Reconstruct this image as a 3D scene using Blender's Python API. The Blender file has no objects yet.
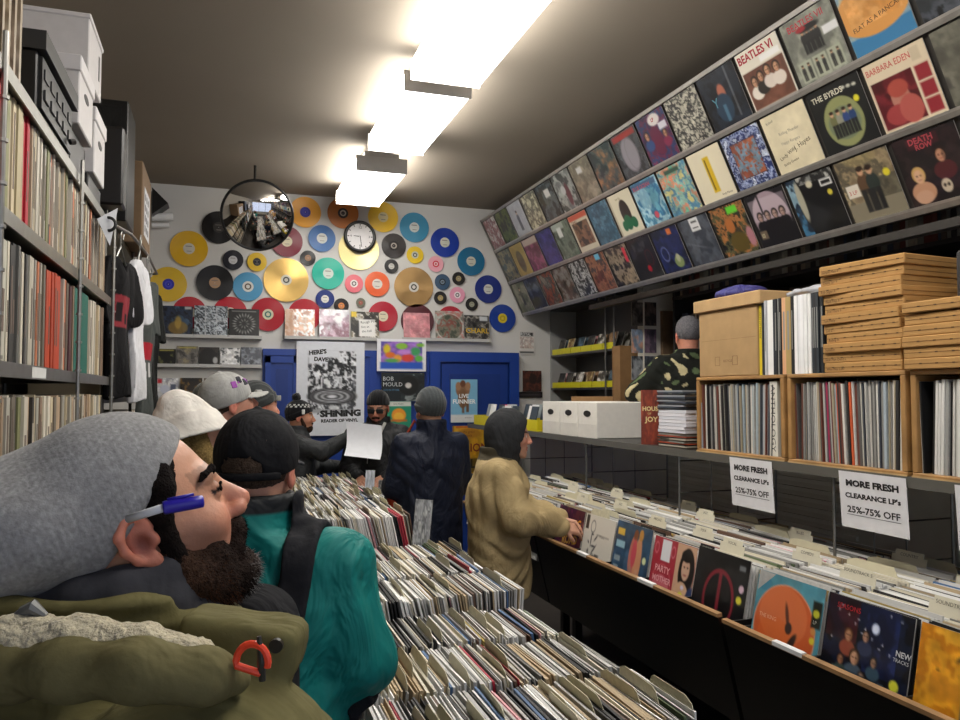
import bpy, math, random
import numpy as np
from mathutils import Vector, Matrix
random.seed(7); RNG = np.random.default_rng(7)
SC = bpy.context.scene; COL = SC.collection
# ---------------- camera, world, exposure ----------------
F = 776.0; YAW = math.radians(18.4); PIT = math.radians(2.5); CZ = 1.72
FW = np.array([math.sin(YAW)*math.cos(PIT), math.cos(YAW)*math.cos(PIT), math.sin(PIT)])
RT = np.array([math.cos(YAW), -math.sin(YAW), 0.0]); UP = np.cross(RT, FW)
CP = np.array([0.0, 0.0, CZ])
cd = bpy.data.cameras.new('camera'); cam = bpy.data.objects.new('camera', cd); COL.objects.link(cam)
cd.sensor_width = 36; cd.lens = F/960*36; cd.clip_start = .02; cd.clip_end = 60
cam.matrix_world = Matrix(((RT[0], UP[0], -FW[0], 0), (RT[1], UP[1], -FW[1], 0), (RT[2], UP[2], -FW[2], CZ), (0, 0, 0, 1)))
SC.camera = cam
wd = bpy.data.worlds.new('world'); SC.world = wd; wd.use_nodes = True
wd.node_tree.nodes['Background'].inputs[0].default_value = (.75, .82, 1, 1)
wd.node_tree.nodes['Background'].inputs[1].default_value = 1.5
SC.view_settings.view_transform = 'Standard'; SC.view_settings.look = 'None'
SC.view_settings.exposure = 0.0; SC.view_settings.gamma = 1; SC.view_settings.use_curve_mapping = False
LAMP_STRENGTH = 18.0          # emission of the ceiling fixtures' diffusers
# ---------------- pixel -> place helpers ----------------
def ray(u, v): return FW + RT*(u-480)/F + UP*(360-v)/F
def atY(u, v, y): d = ray(u, v); return CP + d*y/d[1]
def atX(u, v, x): d = ray(u, v); return CP + d*x/d[0]
def atZ(u, v, z): d = ray(u, v); return CP + d*(z-CZ)/d[2]
def atW(u, v, w): return CP + ray(u, v)*w
def lin(c):
    c = np.asarray(c, float)/255.0 if np.max(c) > 1.0 else np.asarray(c, float)
    return np.where(c <= .04045, c/12.92, ((c+.055)/1.055)**2.4)
# ---------------- materials ----------------
def _mat(name, rough=.6, metal=0, noise=(0, 40), bump=None, src='attr', coat=0, spec=.5, aniso=0, sheen=0, crease=None, sss=0):
    m = bpy.data.materials.new(name); m.use_nodes = True; nt = m.node_tree; N = nt.nodes; L = nt.links
    b = N['Principled BSDF']; b.inputs['Roughness'].default_value = rough; b.inputs['Metallic'].default_value = metal
    b.inputs['Coat Weight'].default_value = coat; b.inputs['Coat Roughness'].default_value = .08
    b.inputs['Specular IOR Level'].default_value = spec; b.inputs['Sheen Weight'].default_value = sheen
    if src == 'attr':
        a = N.new('ShaderNodeVertexColor'); a.layer_name = 'Col'; out = a.outputs[0]
    else:
        a = N.new('ShaderNodeObjectInfo'); out = a.outputs['Color']
    tc = N.new('ShaderNodeTexCoord')
    if noise[0] > 0:
        nz = N.new('ShaderNodeTexNoise'); nz.inputs['Scale'].default_value = noise[1]; nz.inputs['Detail'].default_value = 4
        L.new(tc.outputs['Object'], nz.inputs['Vector'])
        mr = N.new('ShaderNodeMapRange'); mr.inputs[1].default_value = .3; mr.inputs[2].default_value = .7
        mr.inputs[3].default_value = 1-noise[0]; mr.inputs[4].default_value = 1+noise[0]*.6
        L.new(nz.outputs[0], mr.inputs[0])
        mx = N.new('ShaderNodeVectorMath'); mx.operation = 'SCALE'; L.new(out, mx.inputs[0]); L.new(mr.outputs[0], mx.inputs['Scale'])
        out = mx.outputs[0]
    L.new(out, b.inputs['Base Color'])
    if bump:
        kind, sc, st, dist = bump
        if kind == 'ring':
            sp = N.new('ShaderNodeVectorMath'); sp.operation = 'MULTIPLY'; sp.inputs[1].default_value = (1, 1, 0)
            L.new(tc.outputs['Object'], sp.inputs[0])
            ln = N.new('ShaderNodeVectorMath'); ln.operation = 'LENGTH'; L.new(sp.outputs[0], ln.inputs[0])
            mu = N.new('ShaderNodeMath'); mu.operation = 'MULTIPLY'; mu.inputs[1].default_value = sc; L.new(ln.outputs['Value'], mu.inputs[0])
            si = N.new('ShaderNodeMath'); si.operation = 'SINE'; L.new(mu.outputs[0], si.inputs[0]); h = si.outputs[0]
        elif kind == 'wave':
            wv = N.new('ShaderNodeTexWave'); wv.inputs['Scale'].default_value = sc; wv.inputs['Distortion'].default_value = 3
            L.new(tc.outputs['Object'], wv.inputs['Vector']); h = wv.outputs[1]
        elif kind == 'voro':
            wv = N.new('ShaderNodeTexVoronoi'); wv.inputs['Scale'].default_value = sc
            L.new(tc.outputs['Object'], wv.inputs['Vector']); h = wv.outputs[0]
        else:
            wv = N.new('ShaderNodeTexNoise'); wv.inputs['Scale'].default_value = sc; wv.inputs['Detail'].default_value = 5
            L.new(tc.outputs['Object'], wv.inputs['Vector']); h = wv.outputs[0]
        bp = N.new('ShaderNodeBump'); bp.inputs['Strength'].default_value = st; bp.inputs['Distance'].default_value = dist
        L.new(h, bp.inputs['Height'])
        if crease:
            cz = N.new('ShaderNodeTexNoise'); cz.inputs['Scale'].default_value = crease[0]; cz.inputs['Detail'].default_value = 3; cz.inputs['Distortion'].default_value = 1.6
            mp = N.new('ShaderNodeMapping'); mp.inputs['Scale'].default_value = (1.3, 1.3, .7); mp.inputs['Rotation'].default_value = (.5, .6, .3)
            L.new(tc.outputs['Object'], mp.inputs['Vector']); L.new(mp.outputs[0], cz.inputs['Vector'])
            b2 = N.new('ShaderNodeBump'); b2.inputs['Strength'].default_value = crease[1]; b2.inputs['Distance'].default_value = crease[2]
            L.new(cz.outputs[0], b2.inputs['Height']); L.new(b2.outputs[0], bp.inputs['Normal'])
        L.new(bp.outputs[0], b.inputs['Normal'])
    if sss:
        b.inputs['Subsurface Weight'].default_value = sss; b.inputs['Subsurface Radius'].default_value = (1, .35, .2); b.inputs['Subsurface Scale'].default_value = .008
    if aniso:
        b.inputs['Anisotropic'].default_value = aniso
        tg = N.new('ShaderNodeTangent'); tg.direction_type = 'RADIAL'; tg.axis = 'Z'; L.new(tg.outputs[0], b.inputs['Tangent'])
    return m
M = dict(
    paper=_mat('printed_paper', .6, noise=(.04, 30)),
    cover=_mat('glossy_sleeve', .35, coat=.35),
    sleeve=_mat('card_sleeve_edges', .55, noise=(.12, 60), src='obj'),
    wall=_mat('painted_wall', .75, noise=(.05, 1.2), bump=('noise', 60, .15, .004)),
    ceil=_mat('stained_ceiling_paint', .85, noise=(.08, .7), bump=('noise', 8, .12, .01)),
    floor=_mat('worn_floor_tile', .6, noise=(.3, 3)),
    paint=_mat('gloss_paint', .4, noise=(.05, 8), bump=('noise', 30, .1, .002)),
    metal=_mat('brushed_metal', .38, metal=.85, noise=(.12, 20)),
    chrome=_mat('polished_mirror', .03, metal=1),
    plastic=_mat('moulded_plastic', .35),
    vinyl=_mat('pressed_vinyl', .28, bump=('ring', 2600, .25, .0006), aniso=.7),
    foil=_mat('gold_disc', .3, metal=.9, bump=('ring', 2600, .3, .0006), aniso=.8),
    card=_mat('corrugated_cardboard', .8, noise=(.1, 14), bump=('wave', 60, .12, .002)),
    wood=_mat('pine_wood', .55, noise=(.28, 9), bump=('wave', 14, .1, .002)),
    skin=_mat('skin', .5, noise=(.08, 60), bump=('noise', 320, .3, .0015), sss=.12, spec=.4),
    hair=_mat('hair', .85, noise=(.45, 180), bump=('noise', 380, .9, .006), spec=.1),
    knit=_mat('knit_wool', .95, noise=(.22, 150), bump=('noise', 300, .5, .002), sheen=.2, spec=.1),
    cloth=_mat('woven_cloth', .85, noise=(.1, 26), bump=('noise', 90, .35, .003), spec=.2, crease=(5, .5, .04)),
    fleece=_mat('sherpa_fleece', .98, noise=(.15, 120), bump=('noise', 130, 1.0, .008), sheen=.3, spec=.05),
    shell=_mat('nylon_shell', .62, noise=(.1, 12), bump=('noise', 60, .2, .003), spec=.3, crease=(5.5, .7, .05)),
    clear=None, glow=None)
def _glow():
    m = bpy.data.materials.new('lit_diffuser'); m.use_nodes = True; N = m.node_tree.nodes
    b = N['Principled BSDF']; b.inputs['Base Color'].default_value = (.9, .9, .9, 1)
    b.inputs['Emission Color'].default_value = (1, .965, .9, 1); b.inputs['Emission Strength'].default_value = LAMP_STRENGTH
    return m
M['glow'] = _glow()
def _clear():
    m = bpy.data.materials.new('thin_clear_plastic'); m.use_nodes = True; nt = m.node_tree; N = nt.nodes; L = nt.links
    o = N['Material Output']; g = N.new('ShaderNodeBsdfGlossy'); g.inputs['Roughness'].default_value = .12
    t = N.new('ShaderNodeBsdfTransparent'); t.inputs[0].default_value = (.93, .94, .96, 1); x = N.new('ShaderNodeMixShader')
    x.inputs[0].default_value = .14
    L.new(t.outputs[0], x.inputs[1]); L.new(g.outputs[0], x.inputs[2]); L.new(x.outputs[0], o.inputs[0]); return m
M['clear'] = _clear()
# ---------------- mesh builder ----------------
class G:
    """collects faces with a colour each; build() links them as one mesh object"""
    def __init__(s): s.v = []; s.f = []; s.c = []; s.n = 0
    def add(s, V, Fs, c):
        s.v.append(np.asarray(V, float).reshape(-1, 3)); c = tuple(lin(c)) if not isinstance(c, list) else c
        for i, f in enumerate(Fs):
            s.f.append(tuple(int(k)+s.n for k in f)); s.c.append(c[i] if isinstance(c, list) else c)
        s.n += len(s.v[-1]); return s
    def box(s, lo, hi, c, R=None, o=None):
        (a, b, d), (e, f, g) = lo, hi
        V = np.array([(a, b, d), (e, b, d), (e, f, d), (a, f, d), (a, b, g), (e, b, g), (e, f, g), (a, f, g)], float)
        if R is not None: V = V@np.asarray(R).T
        if o is not None: V = V+np.asarray(o)
        return s.add(V, [(0, 3, 2, 1), (4, 5, 6, 7), (0, 1, 5, 4), (1, 2, 6, 5), (2, 3, 7, 6), (3, 0, 4, 7)], c)
    def bevbox(s, lo, hi, c, b=.004, R=None, o=None):
        (x0, y0, z0), (x1, y1, z1) = lo, hi; b = min(b, (x1-x0)*.45, (y1-y0)*.45, (z1-z0)*.45)
        rings = []
        for z, i in ((z0, b), (z0+b, 0), (z1-b, 0), (z1, b)):
            rings.append([(x0+i+(b if i == 0 else 0), y0+i, z), (x1-i-(b if i == 0 else 0), y0+i, z), (x1-i, y0+i+(b if i == 0 else 0), z), (x1-i, y1-i-(b if i == 0 else 0), z),
                          (x1-i-(b if i == 0 else 0), y1-i, z), (x0+i+(b if i == 0 else 0), y1-i, z), (x0+i, y1-i-(b if i == 0 else 0), z), (x0+i, y0+i+(b if i == 0 else 0), z)])
        V = np.array(rings, float).reshape(-1, 3)
        Fs = [tuple(range(7, -1, -1)), tuple(range(24, 32))]
        for r in range(3):
            for k in range(8): Fs.append((r*8+k, r*8+(k+1) % 8, r*8+8+(k+1) % 8, r*8+8+k))
        if R is not None: V = V@np.asarray(R).T
        if o is not None: V = V+np.asarray(o)
        return s.add(V, Fs, c)
    def prism(s, pts, d, c, n=(0, 0, 1)):
        P = np.asarray(pts, float); k = len(P); D = np.asarray(n, float)*d
        return s.add(np.vstack([P, P+D]), [tuple(range(k-1, -1, -1)), tuple(range(k, 2*k))]+[(i, (i+1) % k, k+(i+1) % k, k+i) for i in range(k)], c)
    def tube(s, pts, r, c, seg=8, closed=False):
        P = np.asarray(pts, float); n = len(P); rr = np.broadcast_to(np.asarray(r, float), (n,))
        T = np.gradient(P, axis=0) if not closed else np.roll(P, -1, 0)-np.roll(P, 1, 0)
        T /= np.linalg.norm(T, axis=1)[:, None]+1e-9
        ref = np.array([0, 0, 1.0]) if abs(T[0][2]) < .9 else np.array([1.0, 0, 0]); V = []
        a = np.cross(T[0], ref)
        for i in range(n):
            a = a-T[i]*(a@T[i]); a /= np.linalg.norm(a); b = np.cross(T[i], a)
            for k in range(seg):
                t = 2*math.pi*k/seg; V.append(P[i]+rr[i]*(math.cos(t)*a+math.sin(t)*b))
        Fs = []
        for i in range(n if closed else n-1):
            j = (i+1) % n
            for k in range(seg): Fs.append((i*seg+k, i*seg+(k+1) % seg, j*seg+(k+1) % seg, j*seg+k))
        if not closed: Fs += [tuple(range(seg-1, -1, -1)), tuple((n-1)*seg+k for k in range(seg))]
        return s.add(V, Fs, c)
    def disc(s, o, r, c, t=.002, seg=48, r0=0.0, z=0.0, shape=None):
        o = np.asarray(o, float); A = np.linspace(0, 2*math.pi, seg, endpoint=False)
        ring = lambda q, zz: np.stack([np.cos(A)*q, np.sin(A)*q, np.full(seg, zz)], 1)+o
        V = np.vstack([ring(r, z), ring(r, z+t), ring(max(r0, 1e-4), z+t), ring(max(r0, 1e-4), z)])
        Fs = []
        for a in range(4):
            b = (a+1) % 4
            for k in range(seg): Fs.append((a*seg+k, a*seg+(k+1) % seg, b*seg+(k+1) % seg, b*seg+k))
        return s.add(V, Fs, c)
    def text(s, st, o, X, Y, size, c, bold=0.0, lift=.0006, align='l', sx=1.0, rot=0.0):
        V, T, w = text_geo(st, bold)
        if not len(V): return s
        V = V.copy()
        if align == 'c': V[:, 0] -= w/2
        if rot: cr, sr = math.cos(rot), math.sin(rot); V = V@np.array([[cr, sr], [-sr, cr]])
        X = np.asarray(X, float); Y = np.asarray(Y, float); Z = np.cross(X, Y)
        return s.add(np.asarray(o)+np.outer(V[:, 0]*size*sx, X)+np.outer(V[:, 1]*size, Y)+Z*lift, T, c)
    def grid(s, o, X, Y, img):
        """img: (n,n,3) colours at vertices, row 0 = top"""
        n = img.shape[0]-1; m = img.shape[1]-1; o = np.asarray(o, float); X = np.asarray(X, float); Y = np.asarray(Y, float)
        jj, ii = np.meshgrid(np.linspace(0, 1, m+1), np.linspace(1, 0, n+1)); V = o+jj[..., None]*X+ii[..., None]*Y
        L = lin(np.clip(img, 0, 1)); Fs = []; Cs = []
        for i in range(n):
            for j in range(m):
                Fs.append((i*(m+1)+j, (i+1)*(m+1)+j, (i+1)*(m+1)+j+1, i*(m+1)+j+1))
                Cs.append((L[i, j], L[i+1, j], L[i+1, j+1], L[i, j+1]))
        return s.add(V.reshape(-1, 3), Fs, Cs)
    def mesh(s, name, mat, smooth=False):
        me = bpy.data.meshes.new(name); V = np.vstack(s.v)
        me.from_pydata(V.tolist(), [], s.f)
        ca = me.color_attributes.new('Col', 'FLOAT_COLOR', 'CORNER'); buf = []
        for f, c in zip(s.f, s.c):
            if isinstance(c, tuple) and len(c) == 4 and hasattr(c[0], '__len__'):
                for q in c: buf.append((q[0], q[1], q[2], 1))
            else: buf += [(c[0], c[1], c[2], 1)]*len(f)
        ca.data.foreach_set('color', np.asarray(buf, np.float32).ravel())
        me.materials.append(M[mat])
        if smooth: me.polygons.foreach_set('use_smooth', [True]*len(me.polygons))
        return me
    def build(s, name, mat='paper', parent=None, smooth=False):
        o = bpy.data.objects.new(name, s.mesh(name, mat, smooth)); COL.objects.link(o)
        if parent is not None: o.parent = parent
        return o
_TC = {}
def text_geo(st, bold):
    k = (st, bold)
    if k in _TC: return _TC[k]
    cu = bpy.data.curves.new('t', 'FONT'); cu.body = st; cu.size = 1; cu.offset = bold; cu.resolution_u = 2
    o = bpy.data.objects.new('t', cu); me = o.to_mesh()
    V = np.array([v.co[:2] for v in me.vertices]).reshape(-1, 2); T = [tuple(p.vertices) for p in me.polygons]
    w = V[:, 0].max() if len(V) else 0
    o.to_mesh_clear(); bpy.data.objects.remove(o); bpy.data.curves.remove(cu)
    _TC[k] = (V, T, w); return _TC[k]
def tag(o, label=None, cat=None, group=None, kind=None):
    if label: o['label'] = label
    if cat: o['category'] = cat
    if group: o['group'] = group
    if kind: o['kind'] = kind
    return o
def empty(name, loc, rz=0.0):
    o = bpy.data.objects.new(name, None); COL.objects.link(o); o.location = loc; o.rotation_euler = (0, 0, rz)
    o.empty_display_size = .05; return o
def struct(g, name, mat='wall'): return tag(g.build(name, mat), kind='structure')
def frame(o, pos, X, Y):
    X = Vector(X).normalized(); Y = Vector(Y).normalized(); Z = X.cross(Y)
    o.matrix_world = Matrix(((X[0], Y[0], Z[0], pos[0]), (X[1], Y[1], Z[1], pos[1]), (X[2], Y[2], Z[2], pos[2]), (0, 0, 0, 1))); return o
def copy_tree(o, parent=None):
    kids = [c for c in o.children]; c = o.copy(); COL.objects.link(c)
    if parent is not None: c.parent = parent
    for k in kids: copy_tree(k, c)
    return c
# ---------------- picture canvases for printed covers ----------------
def hexc(h): return np.array([int(h[i:i+2], 16)/255 for i in (0, 2, 4)])
def noise2(n, m, cells, seed):
    r = np.random.default_rng(seed); tot = np.zeros((n, m)); amp = 1; s = 0
    for o in range(4):
        k = max(2, int(cells*2**o)); g = r.random((k+2, k+2))
        y = np.linspace(0, k, n); x = np.linspace(0, k, m); yi = y.astype(int); xi = x.astype(int)
        fy = (y-yi)[:, None]; fx = (x-xi)[None, :]; fy = fy*fy*(3-2*fy); fx = fx*fx*(3-2*fx)
        a = g[np.ix_(yi, xi)]; b = g[np.ix_(yi, xi+1)]; c = g[np.ix_(yi+1, xi)]; d = g[np.ix_(yi+1, xi+1)]
        tot += amp*((a*(1-fx)+b*fx)*(1-fy)+(c*(1-fx)+d*fx)*fy); s += amp; amp *= .6
    t = tot/s; return (t-t.min())/(t.max()-t.min()+1e-9)
class Cv:
    def __init__(s, n=40, bg='808080', m=None):
        s.n = n; s.m = m or n; s.a = np.zeros((s.n+1, s.m+1, 3))+hexc(bg)
        s.x, s.y = np.meshgrid(np.linspace(0, 1, s.m+1), np.linspace(1, 0, s.n+1)); s.k = 1.2/n
    def put(s, mask, c, al=1.0): mask = np.clip(mask, 0, 1)[..., None]*al; s.a = s.a*(1-mask)+hexc(c)*mask; return s
    def rect(s, x0, y0, x1, y1, c, al=1.0): return s.put(np.minimum.reduce([s.x-x0, x1-s.x, s.y-y0, y1-s.y])/s.k+.5, c, al)
    def ell(s, cx, cy, rx, ry, c, al=1.0, rot=0, ring=0):
        X = s.x-cx; Y = s.y-cy; cr, sr = math.cos(rot), math.sin(rot); X, Y = X*cr+Y*sr, -X*sr+Y*cr
        d = (1-np.sqrt((X/rx)**2+(Y/ry)**2))*min(rx, ry)
        if ring: d = np.minimum(d, ring-d)
        return s.put(d/s.k+.5, c, al)
    def mott(s, pal, cells=4, seed=0, al=1.0, x0=0, y0=0, x1=1, y1=1):
        q = noise2(s.n+1, s.m+1, cells, seed); q2 = noise2(s.n+1, s.m+1, cells*2, seed+99); P = [hexc(p) for p in pal]
        t = np.clip((q-.2)/.6, 0, .999)*(len(P)-1); i = t.astype(int); f = (t-i)[..., None]; f = np.clip((f-.3)*2.5, 0, 1)
        P = np.array(P); c = P[i]*(1-f)+P[np.minimum(i+1, len(P)-1)]*f; c = c*(.8+.4*q2[..., None])
        mk = ((s.x >= x0) & (s.x <= x1) & (s.y >= y0) & (s.y <= y1))[..., None]*al
        s.a = s.a*(1-mk)+c*mk; return s
    def fig(s, cx, y0, h, skin='c99a78', hair='2a1d16', top='333333', low='222222', w=1.0):
        s.ell(cx, y0+h*.62, h*.15*w, h*.22, top); s.rect(cx-h*.13*w, y0, cx-h*.01, y0+h*.5, low); s.rect(cx+h*.01, y0, cx+h*.13*w, y0+h*.5, low)
        s.ell(cx, y0+h*.9, h*.075, h*.1, skin); s.ell(cx, y0+h*.955, h*.085, h*.06, hair); return s
    def bust(s, cx, cy, r, skin='c99a78', hair='2a1d16', top='444444'):
        s.ell(cx, cy-r*2.3, r*1.9, r*1.5, top); s.ell(cx, cy+r*.25, r*1.05, r*1.2, hair); s.ell(cx, cy, r*.75, r, skin)
        s.ell(cx-r*.3, cy+r*.12, r*.12, r*.08, '2a1a15'); s.ell(cx+r*.3, cy+r*.12, r*.12, r*.08, '2a1a15'); s.ell(cx+r*.5, cy, r*.3, r*.85, hair, .35); s.ell(cx, cy-r*.5, r*.2, r*.06, '8a4038', .6); return s
def cover_g(cv, w=.315, h=.315, t=.004, edge='b8b4aa', texts=()):
    """a printed card square: local X right, Y up, Z out; origin at its bottom centre"""
    g = G(); g.box((-w/2, 0, -t), (w/2, h, -.0004), hexc(edge)); g.grid((-w/2, 0, 0), (w, 0, 0), (0, h, 0), cv.a)
    for tx in texts:
        st, x, y, sz, c = tx[:5]; kw = tx[5] if len(tx) > 5 else {}
        g.text(st, (-w/2+x*w, y*h, 0), (1, 0, 0), (0, 1, 0), sz*h, hexc(c), **kw)
    return g
# ---------------- signed-distance modelling for bodies and cloth ----------------
def smin(a, b, k): h = np.maximum(k-np.abs(a-b), 0)/k; return np.minimum(a, b)-h*h*k*.25
def smax(a, b, k): return -smin(-a, -b, k)
def nrm(q): return np.sqrt((q*q).sum(-1))
def rotm(rx=0, ry=0, rz=0):
    return np.array((Matrix.Rotation(math.radians(rz), 3, 'Z')@Matrix.Rotation(math.radians(ry), 3, 'Y')@Matrix.Rotation(math.radians(rx), 3, 'X')))
def ell(p, c, r, R=None):
    q = p-np.asarray(c, np.float32)
    if R is not None: q = q@np.asarray(R, np.float32)
    r = np.asarray(r, np.float32); k0 = nrm(q/r); k1 = nrm(q/(r*r)); return k0*(k0-1)/(k1+1e-6)
def cone(p, a, b, ra, rb, sq=None):
    a = np.asarray(a, np.float32); b = np.asarray(b, np.float32); ba = b-a; pa = p-a
    t = np.clip(pa@ba/(ba@ba), 0, 1); d = pa-t[:, None]*ba
    if sq is not None: d = d/np.asarray(sq, np.float32)
    return nrm(d)-(ra+(rb-ra)*t)
def chain(p, pts, rs, k=.01, sq=None):
    d = None
    for i in range(len(pts)-1):
        e = cone(p, pts[i], pts[i+1], rs[i], rs[i+1], sq); d = e if d is None else smin(d, e, k)
    return d
def rbox(p, c, h, r=.01, R=None):
    q = p-np.asarray(c, np.float32)
    if R is not None: q = q@np.asarray(R, np.float32)
    q = np.abs(q)-(np.asarray(h, np.float32)-r)
    return nrm(np.maximum(q, 0))+np.minimum(q.max(-1), 0)-r
def fold(p, s=1.0, ph=0.0):
    x, y, z = p[:, 0]*s, p[:, 1]*s, p[:, 2]*s
    a = np.sin(x*19+z*13+2.2*np.sin(z*9+ph)+ph); b = np.sin(z*33+8*x+2*np.sin(y*17+ph)+1.7*np.sin(x*12)); c = np.sin(y*37-z*22+3*np.sin(z*11+x*9+ph))
    r = lambda q: 1-2*np.sqrt(q*q+.02)
    return .45*a*b+.5*r(b)*np.maximum(a, 0)+.4*r(c)*np.maximum(-a, 0)
def fuzz(p, s): return (np.sin(p[:, 0]*s+1.3*np.sin(p[:, 1]*s*.7))*np.sin(p[:, 1]*s*1.1+1.1*np.sin(p[:, 2]*s*.8))*np.sin(p[:, 2]*s*.93+1.2*np.sin(p[:, 0]*s*.6)))
def sdf_mesh(f, lo, hi, h):
    lo = np.asarray(lo, float); hi = np.asarray(hi, float); B = 6
    nb = np.ceil((hi-lo)/(h*B)).astype(int); n = nb*B; D = np.empty(n, np.float32)
    bc = np.stack(np.meshgrid(*[np.arange(k) for k in nb], indexing='ij'), -1).reshape(-1, 3)
    cen = (lo+(bc+.5)*B*h-.5*h).astype(np.float32); dv = f(cen)
    Dv = D.reshape(nb[0], B, nb[1], B, nb[2], B); Dv[...] = dv.reshape(nb)[:, None, :, None, :, None]
    act = np.abs(dv) < B*h*1.25+.012; idx = bc[act]; loc = np.stack(np.meshgrid(*[np.arange(B)]*3, indexing='ij'), -1).reshape(-1, 3)
    for s in range(0, len(idx), 1500):
        q = idx[s:s+1500]; P = (lo+(q[:, None, :]*B+loc[None])*h).astype(np.float32).reshape(-1, 3)
        D_ = f(P).reshape(len(q), B, B, B); Dv[q[:, 0], :, q[:, 1], :, q[:, 2], :] = D_
    D[0] = D[-1] = 1; D[:, 0] = D[:, -1] = 1; D[:, :, 0] = D[:, :, -1] = 1
    ins = D < 0; c = [ins[a:a+n[0]-1, b:b+n[1]-1, d:d+n[2]-1] for a in (0, 1) for b in (0, 1) for d in (0, 1)]
    sm = sum(x.astype(np.int8) for x in c); cell = (sm > 0) & (sm < 8); ci = np.argwhere(cell); idm = -np.ones(cell.shape, int); idm[tuple(ci.T)] = np.arange(len(ci))
    acc = np.zeros((len(ci), 3)); cnt = np.zeros(len(ci)); cor = [(a, b, d) for a in (0, 1) for b in (0, 1) for d in (0, 1)]
    val = {k: D[ci[:, 0]+k[0], ci[:, 1]+k[1], ci[:, 2]+k[2]] for k in cor}
    for a in cor:
        for ax in range(3):
            if a[ax]: continue
            b = tuple(a[i]+(i == ax) for i in range(3)); va, vb = val[a], val[b]; m = (va < 0) != (vb < 0)
            t = np.where(m, va/(va-vb+1e-12), 0); q = np.tile(np.array(a, float), (len(ci), 1)); q[:, ax] += t; acc[m] += q[m]; cnt[m] += 1
    V = lo+(ci+acc/np.maximum(cnt, 1)[:, None])*h; Q = []
    for ax in range(3):
        sl0 = [slice(None)]*3; sl1 = [slice(None)]*3; sl0[ax] = slice(0, -1); sl1[ax] = slice(1, None)
        e = ins[tuple(sl0)] != ins[tuple(sl1)]; pos = np.argwhere(e); o1, o2 = [(1, 2), (2, 0), (0, 1)][ax]
        pos = pos[(pos[:, o1] > 0) & (pos[:, o2] > 0) & (pos[:, o1] < n[o1]-1) & (pos[:, o2] < n[o2]-1)]
        a = pos.copy(); b = pos.copy(); b[:, o1] -= 1; d = b.copy(); d[:, o2] -= 1; g = pos.copy(); g[:, o2] -= 1
        q = np.stack([idm[tuple(a.T)], idm[tuple(b.T)], idm[tuple(d.T)], idm[tuple(g.T)]], 1)
        fl = ~ins[tuple(pos.T)]; q[fl] = q[fl][:, ::-1]; Q.append(q)
    Q = np.vstack(Q); return V, Q[(Q >= 0).all(1)]
def organic(name, f, lo, hi, h, col, mat, parent=None):
    V, Q = sdf_mesh(f, lo, hi, h); me = bpy.data.meshes.new(name)
    me.vertices.add(len(V)); me.vertices.foreach_set('co', V.astype(np.float32).ravel())
    me.loops.add(Q.size); me.loops.foreach_set('vertex_index', Q.astype(np.int32).ravel())
    me.polygons.add(len(Q)); me.polygons.foreach_set('loop_start', np.arange(0, Q.size, 4, dtype=np.int32))
    me.polygons.foreach_set('use_smooth', np.ones(len(Q), bool)); me.update(calc_edges=True); me.validate()
    C = col(V) if callable(col) else np.tile(hexc(col), (len(V), 1)); C = lin(np.clip(C, 0, .999))
    ca = me.color_attributes.new('Col', 'FLOAT_COLOR', 'POINT'); ca.data.foreach_set('color', np.hstack([C, np.ones((len(V), 1))]).astype(np.float32).ravel())
    me.materials.append(M[mat]); o = bpy.data.objects.new(name, me); COL.objects.link(o)
    if parent is not None: o.parent = parent
    return o
# ================= the room =================
BY = 7.5; H = 3.62; XR = 3.9; XL = -1.0
struct(G().box((XL-.1, -1.6, -.1), (XR+.1, BY+.1, 0), hexc('4a443e')), 'floor', 'floor')
struct(G().box((XL-.1, -1.6, H), (XR+.1, BY+.1, H+.1), hexc('93897c')), 'ceiling', 'ceil')
struct(G().box((XL-.1, BY, 0), (XR+.1, BY+.1, H), hexc('d2d0cd')), 'wall_back', 'wall')
struct(G().box((XL-.1, -1.6, 0), (XL, BY, H), hexc('a8a196')), 'wall_left', 'wall')
struct(G().box((XR, -1.6, 0), (XR+.1, BY, H), hexc('5c574f')), 'wall_right', 'wall')
struct(G().box((XL, -1.7, 0), (XR, -1.6, .7), hexc('cfc8bc')).box((XL, -1.7, 3.0), (XR, -1.6, H), hexc('cfc8bc')), 'wall_front', 'wall')
g = G()
for x in (XL, .62, 2.24, XR-.06): g.box((x, -1.69, .7), (x+.06, -1.61, 3.0), hexc('4c4844'))
wn = struct(g.box((XL+.06, -1.69, .7), (XR-.06, -1.61, .75), hexc('4c4844')), 'added_window_1', 'paint')  # unseen opening and glazing, added so daylight lifts the shadows
G().box((XL+.06, -1.655, .75), (XR-.06, -1.65, 3.0), hexc('ffffff')).build('added_pane', 'clear', wn)
struct(G().box((2.86, -1.5, 0), (XR, BY, .45), hexc('3c3832')), 'floor_raised', 'floor')
struct(G().box((1.9, 1.0, H-.22), (2.2, 1.18, H), hexc('6b645b')).box((2.2, -1.5, H-.1), (2.36, 2.6, H), hexc('6b645b')), 'trim_1', 'ceil')
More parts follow.
